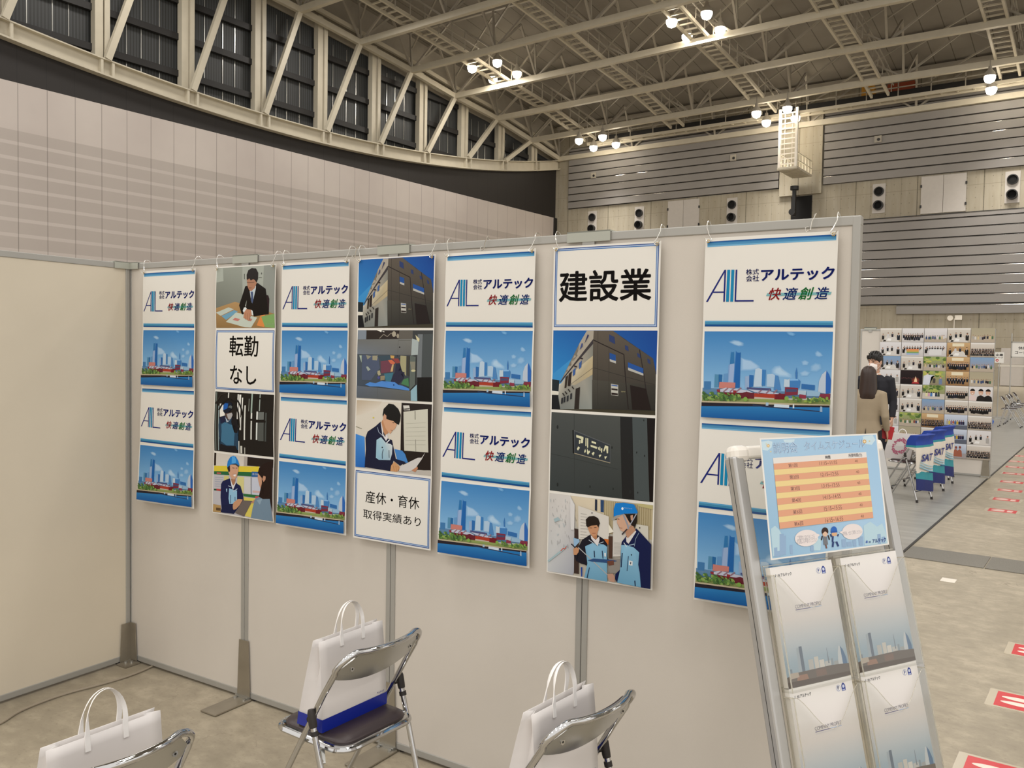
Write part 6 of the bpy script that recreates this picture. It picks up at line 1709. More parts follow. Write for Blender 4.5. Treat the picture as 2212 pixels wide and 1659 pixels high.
def photo_art(kind, seed):
    rnd = random.Random(seed)
    A = Art(297, 205)
    P = lambda q, c: A.poly(q, c, raw=True)
    bgs = {'room': ('d3cbbf', 'b3a796'), 'warm': ('c9a678', '8e6a44'), 'park': ('9aa66a', '8d7f6a'), 'beach': ('c9d0dc', '8b96a6'), 'night': ('2a2020', '1c1515'), 'white': ('dcd8d6', 'c3bdb8'), 'field': ('a89f86', 'b3a58a'), 'blue': ('7f9fc0', '9d8f88')}
    bg, style = kind
    a_, b_ = bgs[bg]
    P([(0, 0), (297, 0), (297, 205), (0, 205)], [b_, b_, a_, a_])
    if bg == 'park':
        for i in range(18): A.ell(rnd.random() * 297, 120 + rnd.random() * 80, 20 + rnd.random() * 20, 14 + rnd.random() * 12, rnd.choice(['7c8f46', 'a3ad58', '5d7538', 'b8b45e', '4f6a35']), 8)
    if bg == 'room': P([(0, 185), (297, 185), (297, 205), (0, 205)], 'e3ded6'); 
    if bg == 'warm': P([(70, 150), (220, 150), (220, 195), (70, 195)], 'e2d6b8')
    if bg == 'night':
        A.ell(205, 60, 60, 50, 'a8452c', 14, c2='2a2020'); P([(180, 20), (230, 20), (222, 70), (206, 120), (192, 70)], 'f0c9a0'); P([(150, 10), (260, 10), (240, 35), (170, 35)], 'b33a3a')
        for i in range(8): A.ell(20 + i * 22, 80 + rnd.random() * 15, 9, 12, '4a2c2c', 8)
        return A
    dark = ['1b1815', '26221f', '2b2730', '1f232b', '15130f']
    mixd = ['3a4a6c', '6f7a8c', 'a8a39c', 'cfcac4', '2b2730', '8a4a44', '4a6a4c', '26221f', 'c9b48a']
    def person(x, y, s, c, hair='1d1713', skin=None):
        skin = skin or rnd.choice(['c79c80', 'b98a6c', 'd2aa90'])
        P([(x - 13 * s, y - 62 * s), (x + 13 * s, y - 62 * s), (x + 14 * s, y - 16 * s), (x + 5 * s, y - 9 * s), (x - 5 * s, y - 9 * s), (x - 14 * s, y - 16 * s)], c)
        A.ell(x, y, 7 * s, 9 * s, skin, 10); A.ell(x, y + 4 * s, 7.6 * s, 7 * s, hair, 9, a0=0, a1=pi)
        if c in dark: P([(x - 3 * s, y - 9 * s), (x + 3 * s, y - 9 * s), (x, y - 26 * s)], 'd9d6d2')
    if style == 'group':
        n = rnd.randint(8, 11)
        for row, (yy, s) in enumerate(((118, 0.95), (92, 1.05))):
            for i in range(n - row * 2): person(25 + row * 20 + i * 250 / (n - 1), yy + rnd.uniform(-5, 5), s, rnd.choice(dark))
    elif style == 'crowd':
        for row in range(4):
            for i in range(15): person(12 + i * 19.5 + rnd.uniform(-4, 4), 120 - row * 22, 0.55, rnd.choice(dark + ['3a3530']))
    elif style == 'outdoor':
        P([(0, 0), (297, 0), (297, 60), (0, 60)], 'b3a592' if bg != 'beach' else '9a95a0')
        for i in range(9): person(30 + i * 29 + rnd.uniform(-6, 6), 95 + rnd.uniform(-6, 8), 0.8, rnd.choice(mixd))
    elif style == 'table':
        P([(20, 0), (270, 0), (210, 80), (90, 90)], 'cfc9c0')
        for x, y, s in ((40, 110, 1.2), (110, 130, 1.0), (170, 135, 1.0), (255, 120, 1.5)): person(x, y, s, rnd.choice(dark + ['a8a39c', 'c9c6c4']))
        P([(90, 20), (150, 15), (160, 50), (110, 55)], 'e9e6e0'); P([(40, 5), (80, 8), (80, 30), (50, 30)], '3a342e')
    elif style == 'banner':
        for i in range(7): person(40 + i * 36, 140 + rnd.uniform(-3, 3), 0.9, rnd.choice(dark))
        for k, c in enumerate(('d98a62', 'd0a04f', '7d9f66', '9fb0d0')): P([(70, 20 + (3 - k) * 22), (235, 20 + (3 - k) * 22), (235, 42 + (3 - k) * 22), (70, 42 + (3 - k) * 22)], c if seed % 2 else 'd6d3d0')
        person(28, 120, 1.2, '1b1815'); person(270, 120, 1.2, 'cfcac4')
    elif style == 'selfie':
        for x, c in ((45, 'd8c6bf'), (150, '26221f'), (240, '211e1c')):
            P([(x - 55, 0), (x + 55, 0), (x + 45, 60), (x + 12, 82), (x - 12, 82), (x - 45, 60)], c)
            A.ell(x, 125, 30, 42, 'cfa58c', 14); A.ell(x, 140, 32, 34, '1d1713', 12, a0=0, a1=pi); P([(x - 12, 108), (x + 12, 108), (x + 7, 98), (x - 7, 98)], 'e9e0da')
    elif style == 'pair':
        P([(0, 0), (297, 0), (297, 70), (0, 60)], 'a39a98'); 
        for x, y in ((165, 150), (215, 155)):
            P([(x - 38, 20), (x + 30, 20), (x + 24, 100), (x, 130), (x - 26, 110)], 'a5634c'); A.ell(x, y, 16, 20, '8a4a3c', 10)
    elif style == 'bow':
        for i, c in enumerate(('a39d92', 'c9b44c', '7c6a8c', 'a8583c', '3f5f86', 'c2a03c', '2b2b48', '3a2f4a', '23233a')): person(40 + i * 26, 120, 0.9, c, skin='b98a72')
        P([(0, 0), (297, 0), (297, 58), (0, 50)], '5f6470')
    elif style == 'point':
        P([(0, 0), (90, 0), (110, 120), (150, 140), (60, 150), (10, 130)], 'cfd2d8'); person(60, 165, 1.4, 'd4d6da'); person(235, 110, 1.6, '6f7f9c', '8a4a3c'); person(150, 110, 1.3, '4a4640')
    elif style == 'circle':
        P([(0, 0), (297, 0), (297, 80), (0, 90)], 'c6bdb0')
        for i, c in enumerate(('d9d2a0', 'c99aa8', '4a7ab0', 'e2e2de', '2c3b50', '3a4a3c')): P([(40 + i * 32, 40), (72 + i * 32, 40), (68 + i * 32, 90), (44 + i * 32, 90)], c); A.ell(56 + i * 32, 98, 9, 10, '2a211c', 8)
    return A
ROWK = [['room table', 'white group', 'white outdoor', 'room table', 'field outdoor'],
        ['white table', 'white banner', 'white banner', 'warm table', 'room crowd'],
        ['blue table', 'room table', 'park outdoor', 'warm group', 'blue outdoor'],
        ['white table', 'night fire', 'park point', 'warm group', 'field outdoor'],
        ['room table', 'room table', 'park circle', 'room group', 'white selfie'],
        ['white table', 'room table', 'blue outdoor', 'room group', 'room group'],
        ['white table', 'park outdoor', 'warm crowd', 'beach bow', 'room crowd'],
        ['white point', 'field outdoor', 'room table', 'beach bow', 'white table'],
        ['park crowd', 'room table', 'warm group', 'beach pair', 'room crowd']]
DESC = {'table': 'people working at a table', 'group': 'a posed group in dark clothes', 'outdoor': 'people outdoors', 'banner': 'a group holding a banner', 'crowd': 'a large crowd', 'fire': 'a campfire at night',
        'point': 'a pointing person', 'circle': 'people sitting in a circle outdoors', 'selfie': 'three smiling faces', 'bow': 'a row of colourful figures', 'pair': 'two people on a beach'}
CN = ['first', 'second', 'third', 'fourth', 'fifth']
RN = ['top', 'second', 'third', 'fourth', 'fifth', 'sixth', 'seventh', 'eighth', 'lowest']
for r, row in enumerate(ROWK):
    for c, k in enumerate(row):
        bg, st = k.split()
        A = photo_art((bg, st), r * 7 + c * 3 + 1)
        o = sheet_mesh('photo_print', A, 'paper', 0.296, 0.2035, None, paper='e4e0da', thick=0.0005, step=3e-5)
        o.location = (-2.972 + 0.3028 * c, YPB - 0.0125, 2.113 - 0.2072 * (r + 1) + 0.002)
        tag(o, 'photo of %s, %s column, %s row of the board' % (DESC[st], CN[c], RN[r]), 'photo', 'photo prints on the board')

# ------------------------------------------------------------------ chairs with covers
index_kids()
MAT['cover_white'] = mat('white_cover_cloth', 'dcd4c8', 0.8); MAT['cover_blue'] = mat('blue_cover_cloth', '1c3f9c', 0.75); MAT['cover_teal'] = mat('teal_cover_cloth', '2f8a95', 0.75); MAT['cover_navy'] = mat('navy_cover_cloth', '172463', 0.75)
def cover(parent):
    """cloth sleeve over the backrest with a long tail behind the chair; part of the chair"""
    zs = [0.05 + 0.04 * i for i in range(19)]
    HWc = 0.225
    def xr(z):
        if z > 0.70: return 0.262 - z * 0.586 - 0.040
        return -0.188 - 0.030 * min(1.0, (0.70 - z) / 0.25) - 0.012 * sin(z * 12)
    rs = {}
    def band(z0, z1, m_, name, n=6, skew=0.0):
        R_ = []
        for i in range(n + 1):
            z = z0 + (z1 - z0) * i / n
            row = []
            for j in range(9):
                u = -1 + j / 4
                zz = z + skew * u
                row.append(Vector((xr(zz) - 0.02 * (1 - u * u) + 0.006 * sin(u * 7 + z * 11), u * HWc * (1 - 0.05 * (1 - zz / 0.75)), zz)))
            back = [p + Vector((0.010 if z < 0.60 else 0.10 + max(0.0, 0.70 - z) * 0.4, 0, 0)) for p in row]
            R_.append(row + list(reversed(back)))
        return MB().rings(R_).build(name, m_, parent, True)
    band(0.66, 0.775, 'cover_blue', 'cover_top', 4)
    band(0.635, 0.66, 'cover_teal', 'cover_stripe', 2)
    c = band(0.34, 0.635, 'cover_white', 'cover_body', 8)
    band(0.25, 0.34, 'cover_teal', 'cover_stripe', 3, 0.03)
    band(0.12, 0.25, 'cover_navy', 'cover_tail', 4, 0.03)
    vv, ff, a0, a1, b0, b1 = glyphs('SAT', 0.03, 0.2)
    P = []
    for u, v in vv:
        y = -0.15 + (u - a0) / (a1 - a0) * 0.30; z = 0.47 + (v - b0) / (b1 - b0) * 0.085
        P.append(Vector((xr(z) - 0.02 * (1 - (y / HWc) ** 2) - 0.012, -y, z)))
    MB().add(P, ff).build('lettering', 'navy_ink', c)
    m = MB()
    for k in range(3):
        pp = []
        for i in range(13):
            s = i / 12
            y = 0.16 - 0.32 * s; z = 0.455 - 0.028 * k - 0.07 * s + 0.05 * (s - 0.5) ** 2
            pp.append((xr(z) - 0.02 * (1 - (y / HWc) ** 2) - 0.013, y, z))
        m.tube(pp, 0.004 + 0.002 * k, 5)
    m.build('wave_mark', MAT.setdefault('sky_ink', mat('sky_ink', '8fc0d6', 0.6)), c)
cc0 = dup(chairA, loc=(-2.035, 10.88, 0.006), rz=pi - 0.24, label='chair with blue and white lettered cover, nearest of three, holding a wreath bag', group='covered chairs at the photo board')
bpy.context.view_layer.update()
cover(cc0)
index_kids()
for k, (y, lab) in enumerate(((11.66, 'chair with blue and white lettered cover, middle of three'), (12.45, 'chair with blue and white lettered cover, farthest of three'))):
    dup(cc0, loc=(-2.03 - 0.01 * k, y, 0.006), rz=pi - 0.24 + 0.04 * k, label=lab)
dup(chairA, loc=(-2.10, 13.12, 0.006), rz=pi, label='bare chair with black backrest behind the three covered chairs', group='covered chairs at the photo board')
# wreath bag
t = thing('paper_bag', 'white bag printed with a pink wreath on the nearest covered chair', 'bag', (-2.13, 10.86, 0.4775), 0)
m = MB(); m.rings([[Vector((x, y, z)) for x, y in ((-0.16 + s, -0.05 * q), (0.14 + s, -0.05 * q), (0.14 + s, 0.05 * q), (-0.16 + s, 0.05 * q))] for z, q, s in ((0.0, 1.0, 0.0), (0.15, 0.8, 0.03), (0.30, 0.3, 0.075))])
m.build('bag_body', 'bag', t)
MAT['pink_ink'] = mat('pink_ink', 'c46a86', 0.6)
m = MB(); rnd = random.Random(3)
for i in range(150):
    a = rnd.random() * 2 * pi; r_ = 0.068 + rnd.uniform(-0.016, 0.016)
    z = 0.15 + r_ * 1.15 * sin(a); x = 0.02 + (z - 0.15) * 0.22 + r_ * cos(a)
    y = -(0.05 - z * 0.0667 if z < 0.15 else 0.04 - (z - 0.15) * 0.1667) - 0.003
    e = rnd.uniform(0.005, 0.010)
    m.add([(x - e, y, z), (x, y, z - e), (x + e, y, z), (x, y, z + e)], [(0, 1, 2, 3)])
m.build('wreath_print', 'pink_ink', t)
m = MB().tube([(0.03 + 0.045 * cos(a) + 0.01, 0, 0.29 + 0.06 * sin(a)) for a in [pi * i / 10 for i in range(11)]], 0.005, 6); m.build('handle', 'bag_handle', t, True)

# far resting corner
for k, (x, y, w) in enumerate(((-2.22, 24.1, 'nearest'), (-2.20, 25.1, 'second'), (-2.22, 25.9, 'third'), (-2.24, 27.2, 'farthest'))):
    dup(chairA, loc=(x, y, 0.006), rz=0.0, label='distant folding chair at the right edge, %s of the row' % w, group='distant folding chairs')
SIGN_Y = 27.4
t = thing('rest_corner_sign', 'framed white rest corner sign on a thin pole at the right edge', 'sign', (-2.54, SIGN_Y, 0.0))
m = MB(); m.tube([(0, 0, 0.03), (0, 0, 2.40)], 0.015, 8); m.disc((0, 0, 0.0), 0.16, (0, 0, 1), 0.03, 20); m.build('pole', 'chrome_dull', t, True)
A = Art(420, 297); A.text('休憩', 118, 218, 300, 150, BLACK, 0.02); A.text('コーナー', 60, 120, 360, 62, BLACK, 0.02); A.poly([(300, 20), (390, 20), (390, 26), (300, 26)], '8a8a8a', raw=True)
sh = sheet_mesh('sign_sheet', A, 'paper', 0.52, 0.40, None, step=2e-4); sh.parent = t; sh.location = (0.02, -0.03, 1.745)
m = MB()
for q in ((0.0, 0.02, 1.72, 2.17), (0.54, 0.56, 1.72, 2.17)): m.box(q[0], q[1], -0.04, -0.01, q[2], q[3])
for z in (1.725, 2.145): m.box(0.0, 0.56, -0.04, -0.01, z, z + 0.025)
m.build('frame', 'alu', t)
m = MB(); m.box(0.0, 0.56, -0.024, -0.012, 1.73, 2.16); m.build('backing', 'rack_white', t)
t = thing('notice_sign', 'small white notice with red arrow beside the photo board', 'sign', (-2.80, SIGN_Y, 0.0))
A = Art(210, 297); A.text('企業', 20, 255, 190, 190, BLACK, 0.03); A.text('トーク', 20, 170, 190, 125, BLACK, 0.02); A.ell(60, 70, 36, 36, 'c03a3a', 18); A.poly([(40, 62), (62, 62), (62, 50), (86, 70), (62, 90), (62, 78), (40, 78)], 'e8e4dc', raw=True)
sh = sheet_mesh('notice_sheet', A, 'paper', 0.23, 0.30, None, step=2e-4); sh.parent = t; sh.location = (-0.14, -0.02, 1.57)
m = MB(); m.tube([(-0.02, 0, 0.03), (-0.02, 0, 1.88)], 0.012, 8); m.disc((-0.02, 0, 0), 0.14, (0, 0, 1), 0.03, 16); m.build('pole', 'chrome_dull', t, True)
t = thing('barrier_rail', 'white horizontal barrier rail crossing behind the rest corner sign', 'barrier', (-2.9, SIGN_Y + 0.5, 0))
m = MB(); m.box(0, 2.4, -0.02, 0.02, 1.46, 1.52); m.build('rail', 'white_paint', t)
m = MB(); m.tube([(0.02, 0, 0), (0.02, 0, 1.5)], 0.015, 8); m.build('post', 'chrome_dull', t)
m = MB(); m.tube([(2.3, 0, 0), (2.3, 0, 1.5)], 0.015, 8); m.build('post', 'chrome_dull', t)
MAT['blue_bag'] = mat('blue_plastic', '3f6fd0', 0.5)
m = MB().rings([[Vector((-2.78 + r_ * cos(2 * pi * a / 12), 24.9 + 0.6 * r_ * sin(2 * pi * a / 12), z)) for a in range(12)] for r_, z in ((0.13, 0.006), (0.15, 0.07), (0.11, 0.15), (0.03, 0.19))])
tag(m.build('blue_bundle', 'blue_bag', None, True), 'small blue bundle on the mat at the right edge of the photo board', 'bundle')

# ------------------------------------------------------------------ people
MAT['skin'] = mat('skin', 'c59a80', 0.5, vary=0.03, scale=12); MAT['suit'] = mat('dark_suit', '17171f', 0.8); MAT['beige'] = mat('beige_blazer', '9a8b74', 0.85, vary=0.05, scale=9)
MAT['hair_black'] = mat('black_hair', '16120f', 0.45, vary=0.2, scale=30); MAT['hair_brown'] = mat('brown_hair', '2c1a10', 0.4, vary=0.25, scale=40, stretch=(1, 1, 0.1))
MAT['mask'] = mat('white_mask', 'ebe3dd', 0.7); MAT['shirt'] = mat('white_shirt', 'e6e2da', 0.7); MAT['black_cloth'] = mat('black_cloth', '131217', 0.8); MAT['shoe'] = mat('black_shoe', '100e0e', 0.35); MAT['red_folder'] = mat('red_folder', 'b3202c', 0.4)
MAT['eye'] = mat('eye_dark', '1a1210', 0.2); MAT['brow'] = mat('brow', '1d1511', 0.7); MAT['lip'] = mat('lip', 'a8685c', 0.5)

def ring(cx_, cy, z, rx, ry, n=20):
    return [Vector((cx_ + rx * cos(2 * pi * k / n), cy + ry * sin(2 * pi * k / n), z)) for k in range(n)]
def fuse(name, b_, m_, parent, voxel=0.009, smooth=3):
    """join overlapping volumes into one closed skin"""
    o = b_.build(name, m_, None)
    md = o.modifiers.new('skin', 'REMESH'); md.mode = 'VOXEL'; md.voxel_size = voxel
    sm = o.modifiers.new('soft', 'SMOOTH'); sm.iterations = smooth; sm.factor = 0.5
    bpy.context.view_layer.update()
    dg = bpy.context.evaluated_depsgraph_get()
    me = bpy.data.meshes.new_from_object(o.evaluated_get(dg))
    o.modifiers.clear(); o.data = me
    for p in me.polygons: p.use_smooth = True
    o.parent = parent
    return o
def head_rings(cz, cy, k=1.0):
    prof = [(-0.122, 0.030, 0.032, -0.045), (-0.112, 0.046, 0.052, -0.030), (-0.085, 0.060, 0.075, -0.012), (-0.050, 0.068, 0.086, -0.002), (-0.010, 0.074, 0.094, 0.002), (0.030, 0.077, 0.097, 0.006), (0.065, 0.072, 0.092, 0.008), (0.095, 0.056, 0.072, 0.008), (0.112, 0.032, 0.042, 0.008), (0.118, 0.010, 0.014, 0.008)]
    return [ring(0, cy + dy * k, cz + dz * k, rx * k, ry * k) for dz, rx, ry, dy in prof]
def hand(b_, wrist, dirv, side, curl=0.35):
    d = Vector(dirv).normalized(); s = Vector((0, -1, 0)); s = (s - d * s.dot(d)).normalized(); inn = d.cross(s) * side
    palm = Vector(wrist) + d * 0.045
    b_.rings([[Vector(wrist) + d * t_ + s * (w * cos(2 * pi * k / 12)) + inn * (h * sin(2 * pi * k / 12)) for k in range(12)] for t_, w, h in ((-0.01, 0.022, 0.017), (0.03, 0.034, 0.014), (0.065, 0.039, 0.013), (0.088, 0.036, 0.011))])
    for i, (off, L) in enumerate(((0.028, 0.066), (0.010, 0.074), (-0.010, 0.069), (-0.027, 0.054))):
        p0 = Vector(wrist) + d * 0.082 + s * off
        p1 = p0 + d * L * 0.45 + inn * curl * 0.012; p2 = p1 + d * L * 0.3 + inn * curl * 0.03; p3 = p2 + d * L * 0.2 + inn * curl * 0.04
        b_.tube([p0 - d * 0.02, p0, p1, p2, p3], [0.0085, 0.0085, 0.008, 0.0072, 0.006], 8)
    p0 = Vector(wrist) + d * 0.028 + s * 0.026
    b_.tube([p0, p0 + s * 0.024 + d * 0.022, p0 + s * 0.032 + d * 0.048 + inn * 0.008, p0 + s * 0.032 + d * 0.066 + inn * 0.012], [0.012, 0.010, 0.009, 0.007], 8)

def person(label, loc, rz, Hs, female, arm_r, arm_l, headturn=0.0):
    """figure facing -y; Hs scales a 1.76 m body"""
    k = Hs / 1.76
    t = thing('person', label, 'person', loc, rz)
    S = lambda x, y, z: Vector((x * k, y * k, z * k))
    sw = 0.165 if female else 0.192
    hc = 1.635
    b_ = MB()
    # trunk, neck and head
    tr = [(0.86, 0.150, 0.105, 0.0), (0.95, 0.165, 0.115, 0.0), (1.05, 0.135 if female else 0.150, 0.100, 0.0), (1.18, 0.140 if female else 0.162, 0.108, 0.0), (1.30, 0.155 if female else 0.180, 0.112, 0.0), (1.40, 0.150 if female else 0.175, 0.095, 0.008), (1.455, 0.085, 0.065, 0.012), (1.49, 0.056, 0.056, 0.008), (1.56, 0.052, 0.054, -0.004)]
    b_.rings([[S(p.x, p.y, p.z) for p in ring(0, dy, z, rx, ry)] for z, rx, ry, dy in tr])
    hb = MB()
    Rh = Matrix.Translation((0, 0, hc * k)) @ Matrix.Rotation(headturn, 4, 'Z') @ Matrix.Rotation(0.06, 4, 'X') @ Matrix.Translation((0, 0, -hc * k))
    hb.rings([[Rh @ (p * k) for p in r_] for r_ in head_rings(hc, 0.0)])
    # nose, ears
    for q in ([(0, -0.088, hc + 0.012), (0, -0.101, hc - 0.012), (0, -0.112, hc - 0.034), (0, -0.098, hc - 0.042)],): hb.tube([Rh @ (Vector(p) * k) for p in q], [0.008 * k, 0.010 * k, 0.014 * k, 0.010 * k], 8)
    for sg in (-1, 1):
        hb.rings([[Rh @ (Vector((sg * (0.070 + dx), 0.012 + r_ * 0.55 * cos(a), hc - 0.008 + r_ * sin(a))) * k) for a in [2 * pi * q / 12 for q in range(12)]] for dx, r_ in ((0.0, 0.022), (0.010, 0.032), (0.016, 0.028), (0.017, 0.015))])
        hb.tube([Rh @ (Vector((sg * 0.052, -0.075, hc + 0.026)) * k), Rh @ (Vector((sg * 0.020, -0.088, hc + 0.028)) * k)], 0.010 * k, 8)
    b_.add(hb.v, hb.f)
    for sg in (-1, 1):
        b_.tube([S(sg * 0.085, 0, 0.92), S(sg * 0.095, -0.005, 0.70), S(sg * 0.095, 0.0, 0.48), S(sg * 0.095, 0.018, 0.30), S(sg * 0.095, 0.020, 0.09), S(sg * 0.095, 0.02, 0.05)], [0.088 * k, 0.078 * k, 0.056 * k, 0.055 * k, 0.036 * k, 0.036 * k], 14)
        b_.tube([S(sg * 0.095, 0.045, 0.035), S(sg * 0.098, -0.05, 0.035), S(sg * 0.10, -0.14, 0.028), S(sg * 0.10, -0.17, 0.024)], [0.034 * k, 0.036 * k, 0.030 * k, 0.015 * k], 10)
    arms = {}
    for sg, arm in ((-1, arm_r), (1, arm_l)):
        el, wr = arm
        sh_ = (sg * sw, 0.01, 1.395)
        pts = [S(sg * sw * 0.7, 0.01, 1.40), S(*sh_), S(*(Vector(sh_).lerp(Vector(el), 0.5))), S(*el), S(*(Vector(el).lerp(Vector(wr), 0.5))), S(*wr)]
        arms[sg] = pts
        b_.tube(pts, [0.055 * k, 0.053 * k, 0.045 * k, 0.038 * k, 0.034 * k, 0.024 * k], 12)
        hand(b_, pts[-1], pts[-1] - pts[-3], sg)
    body = fuse('body', b_, 'skin', t, 0.0075, 2)
    # face
    for sg in (-1, 1):
        c = Vector((sg * 0.032, -0.0835, hc + 0.006))
        f = MB().rings([[Rh @ (Vector((c.x + 0.013 * r_ * cos(a), c.y - dy, c.z + 0.0055 * r_ * sin(a))) * k) for a in [2 * pi * q / 10 for q in range(10)]] for dy, r_ in ((-0.006, 1.0), (0.004, 0.8), (0.006, 0.3))])
        f.build('eye', 'eye', t, True)
        f = MB().tube([Rh @ (Vector((sg * 0.016, -0.0935, hc + 0.026)) * k), Rh @ (Vector((sg * 0.034, -0.0900, hc + 0.031)) * k), Rh @ (Vector((sg * 0.052, -0.0780, hc + 0.026)) * k)], 0.0042 * k, 6)
        f.build('eyebrow', 'brow', t, True)
    f = MB(); f.tube([Rh @ (Vector((x, -0.093 + abs(x) * 0.35, hc - 0.068)) * k) for x in (-0.022, -0.01, 0, 0.01, 0.022)], 0.0045 * k, 6); f.build('mouth', 'lip', t, True)
    # clothes
    jm = 'beige' if female else 'suit'
    j = MB()
    hem = 0.80 if female else 0.80
    jr = [(hem, 0.182, 0.132, 0.0), (0.93, 0.180, 0.132, 0.0), (1.06, 0.150 if female else 0.172, 0.118, 0.0), (1.18, 0.155 if female else 0.182, 0.122, 0.0), (1.30, 0.172 if female else 0.200, 0.126, 0.0), (1.395, 0.172 if female else 0.200, 0.108, 0.008), (1.435, 0.125, 0.085, 0.012), (1.468, 0.078, 0.072, 0.014)]
    j.rings([[S(p.x, p.y, p.z) for p in ring(0, dy, z, rx, ry, 24)] for z, rx, ry, dy in jr])
    for sg in (-1, 1):
        p = arms[sg]
        j.tube([p[0], p[1] + Vector((0, 0, 0.005)), p[2], p[3], p[4], p[5].lerp(p[4], 0.12)], [0.066 * k, 0.066 * k, 0.057 * k, 0.050 * k, 0.046 * k, 0.040 * k], 14)
    jk = fuse('jacket', j, jm, t, 0.010, 3)
    if female:
        v_ = MB(); v_.prism([(0.0, 0.80 * k), (0.028 * k, 0.80 * k), (0.008 * k, 0.965 * k)], 0.128 * k, 0.140 * k); v_.build('back_vent', 'black_cloth', jk)
    c_ = MB(); c_.rings([[S(p.x, p.y, p.z + (0.012 * (p.y / 0.06)) - (0.02 if p.y < 0 else 0)) for p in ring(0, 0.006, z, rx, ry, 24)] for z, rx, ry in ((1.448, 0.074, 0.072), (1.495, 0.062, 0.063), (1.512, 0.060, 0.061), (1.50, 0.056, 0.057))], cap0=False, cap1=False)
    if not female: c_.build('shirt_collar', 'shirt', t, True)
    lg = MB()
    for sg in (-1, 1):
        lg.tube([S(sg * 0.080, 0, 0.93), S(sg * 0.095, -0.002, 0.70), S(sg * 0.097, 0.004, 0.48), S(sg * 0.097, 0.018, 0.28), S(sg * 0.097, 0.015, 0.075)], [0.104 * k, 0.094 * k, 0.074 * k, 0.070 * k, 0.066 * k], 16)
    lg.rings([[S(p.x, p.y, p.z) for p in ring(0, 0, z, rx, ry)] for z, rx, ry in ((0.80, 0.165, 0.12), (0.95, 0.172, 0.122), (1.02, 0.150, 0.11))])
    fuse('trousers', lg, 'black_cloth' if female else 'suit', t, 0.011, 2)
    for sg in (-1, 1):
        s_ = MB(); s_.rings([[S(sg * 0.098 + x * w, y, z) for x, y in ((-1, 0.075), (1, 0.075), (1.05, -0.06), (0.8, -0.15), (0.3, -0.19), (-0.3, -0.19), (-0.8, -0.15), (-1.05, -0.06))] for w, z in ((0.045, 0.0), (0.046, 0.02), (0.040, 0.055), (0.022, 0.075))]); s_.build('shoe', 'shoe', t, True)
    # hair
    hh = MB()
    if female:
        rs = []
        for z, rx, ry, dy in ((1.335, 0.098, 0.045, 0.060), (1.36, 0.108, 0.075, 0.045), (1.42, 0.110, 0.092, 0.030), (1.50, 0.106, 0.102, 0.022), (1.58, 0.101, 0.108, 0.016), (1.66, 0.097, 0.110, 0.014), (1.71, 0.086, 0.100, 0.012), (1.745, 0.062, 0.074, 0.012), (1.764, 0.030, 0.036, 0.012), (1.768, 0.008, 0.01, 0.012)):
            r_ = ring(0, dy, z, rx, ry, 28)
            # opened at the face
            r2 = []
            for p in r_:
                if p.y < -0.045 and z < 1.69: p = Vector((math.copysign(max(abs(p.x), 0.070), p.x if abs(p.x) > 1e-4 else 1), -0.045, p.z))
                r2.append(Rh @ (p * k))
            rs.append(r2)
        hh.rings(rs); hh.build('hair', 'hair_brown', t, True)
    else:
        rs = []
        for dz, rx, ry, dy in ((-0.045, 0.0785, 0.060, 0.042), (-0.01, 0.0815, 0.084, 0.024), (0.03, 0.084, 0.100, 0.012), (0.065, 0.083, 0.104, 0.006), (0.095, 0.076, 0.098, 0.002), (0.122, 0.058, 0.078, 0.002), (0.140, 0.030, 0.045, 0.004), (0.146, 0.008, 0.012, 0.004)):
            r_ = ring(0, dy, hc + dz, rx, ry, 28); r2 = []
            for p in r_:
                lim = -0.03 if dz < 0.03 else (-0.070 if dz < 0.06 else -0.2)
                if p.y < lim: p = Vector((p.x, lim, p.z))
                r2.append(Rh @ (p * k))
            rs.append(r2)
        hh.rings(rs)
        rnd = random.Random(9)
        for i in range(150):
            a = rnd.random() * 2 * pi; e = rnd.uniform(0.25, 1.45)
            n_ = Vector((cos(a) * cos(e), sin(a) * cos(e), sin(e)))
            if n_.y < -0.5 and e < 0.55: continue
            p0 = Vector((n_.x * 0.078, 0.004 + n_.y * 0.098, hc + 0.035 + n_.z * 0.098))
            p1 = p0 + n_ * 0.016 + Vector((rnd.uniform(-0.014, 0.014), -0.012 + rnd.uniform(-0.012, 0.01), rnd.uniform(-0.004, 0.008)))
            hh.tube([Rh @ (p0 * k), Rh @ (p1 * k)], [0.008 * k, 0.002 * k], 5)
        for x in (-0.055, -0.04, -0.022, 0.0, 0.02, 0.038, 0.052):
            hh.tube([Rh @ (Vector((x, -0.088 + abs(x) * 0.3, hc + 0.088)) * k), Rh @ (Vector((x * 1.1, -0.102 + abs(x) * 0.45, hc + 0.062)) * k), Rh @ (Vector((x * 1.15 + 0.01, -0.097 + abs(x) * 0.45, hc + 0.036 - (0.02 if abs(x) > 0.045 else 0))) * k)], [0.016 * k, 0.011 * k, 0.003 * k], 6)
        hh.build('hair', 'hair_black', t, True)
        mk = MB()
        rs = []
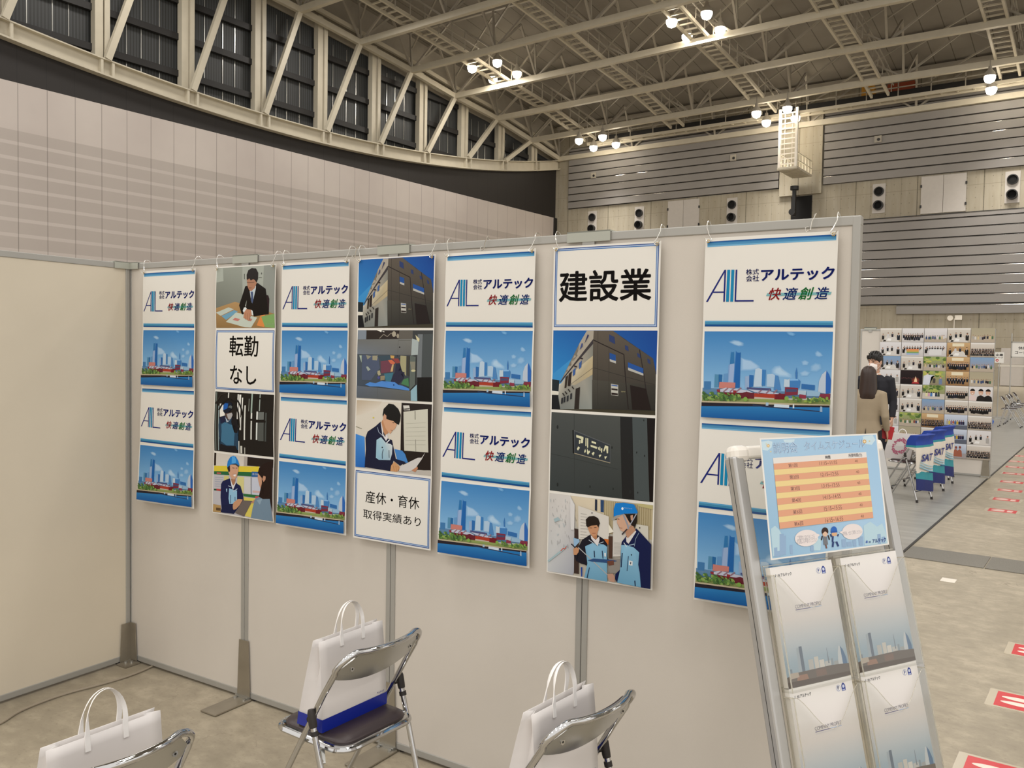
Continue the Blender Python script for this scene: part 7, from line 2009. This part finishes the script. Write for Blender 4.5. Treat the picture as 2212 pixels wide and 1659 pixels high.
        for z, w, yf in ((0.000, 0.050, -0.108), (-0.022, 0.064, -0.119), (-0.048, 0.067, -0.122), (-0.078, 0.062, -0.118), (-0.105, 0.048, -0.104), (-0.122, 0.030, -0.080)):
            row = []
            for q in range(11):
                u = -1 + q / 5
                row.append(Rh @ (Vector((u * w, yf + 0.052 * u * u + 0.020 * u ** 4, hc - 0.012 + z)) * k))
            rs.append(row + [p + Rh.to_3x3() @ Vector((0, 0.003, 0)) for p in reversed(row)])
        mk.rings(rs); m_ = mk.build('face_mask', 'mask', t, True)
        st = MB()
        for sg in (-1, 1):
            for z in (-0.015, -0.095): st.tube([Rh @ (Vector((sg * 0.060, -0.055, hc + z)) * k), Rh @ (Vector((sg * 0.078, -0.02, hc - 0.01 + z * 0.5)) * k), Rh @ (Vector((sg * 0.085, 0.02, hc - 0.005 + z * 0.1)) * k)], 0.0018, 5)
        st.build('ear_loop', 'mask', m_, True)
        lp = MB()
        for sg in (-1, 1): lp.prism([(sg * 0.012 * k, 1.10 * k), (sg * 0.085 * k, 1.31 * k), (sg * 0.075 * k, 1.44 * k), (sg * 0.03 * k, 1.40 * k)], -0.134 * k, -0.122 * k)
        lp.build('lapel', 'suit', jk)
    return t
person('person in a dark suit and white face mask standing before the photo board', (-2.62, 11.75, 0.006), -0.10, 1.73, False, ((-0.235, 0.03, 1.13), (-0.245, -0.03, 0.90)), ((0.235, 0.03, 1.13), (0.245, -0.03, 0.90)), headturn=-0.35)
person('person with brown bobbed hair and beige blazer seen from behind, facing the suited one', (-2.365, 10.30, 0.006), pi + 0.18, 1.565, True, ((-0.215, 0.05, 1.12), (-0.235, -0.06, 0.93)), ((0.215, 0.05, 1.12), (0.20, -0.12, 0.95)))
m = MB(); m.box(-0.03, 0.10, -0.006, 0.006, -0.05, 0.10)
o = m.build('document_folder', 'red_folder', None, bevel=0.004); o.location = (-2.205, 10.42, 0.79); o.rotation_euler = (0.1, 0.15, 0.5)
tag(o, 'red folder held in the right hand of the person in beige', 'folder')
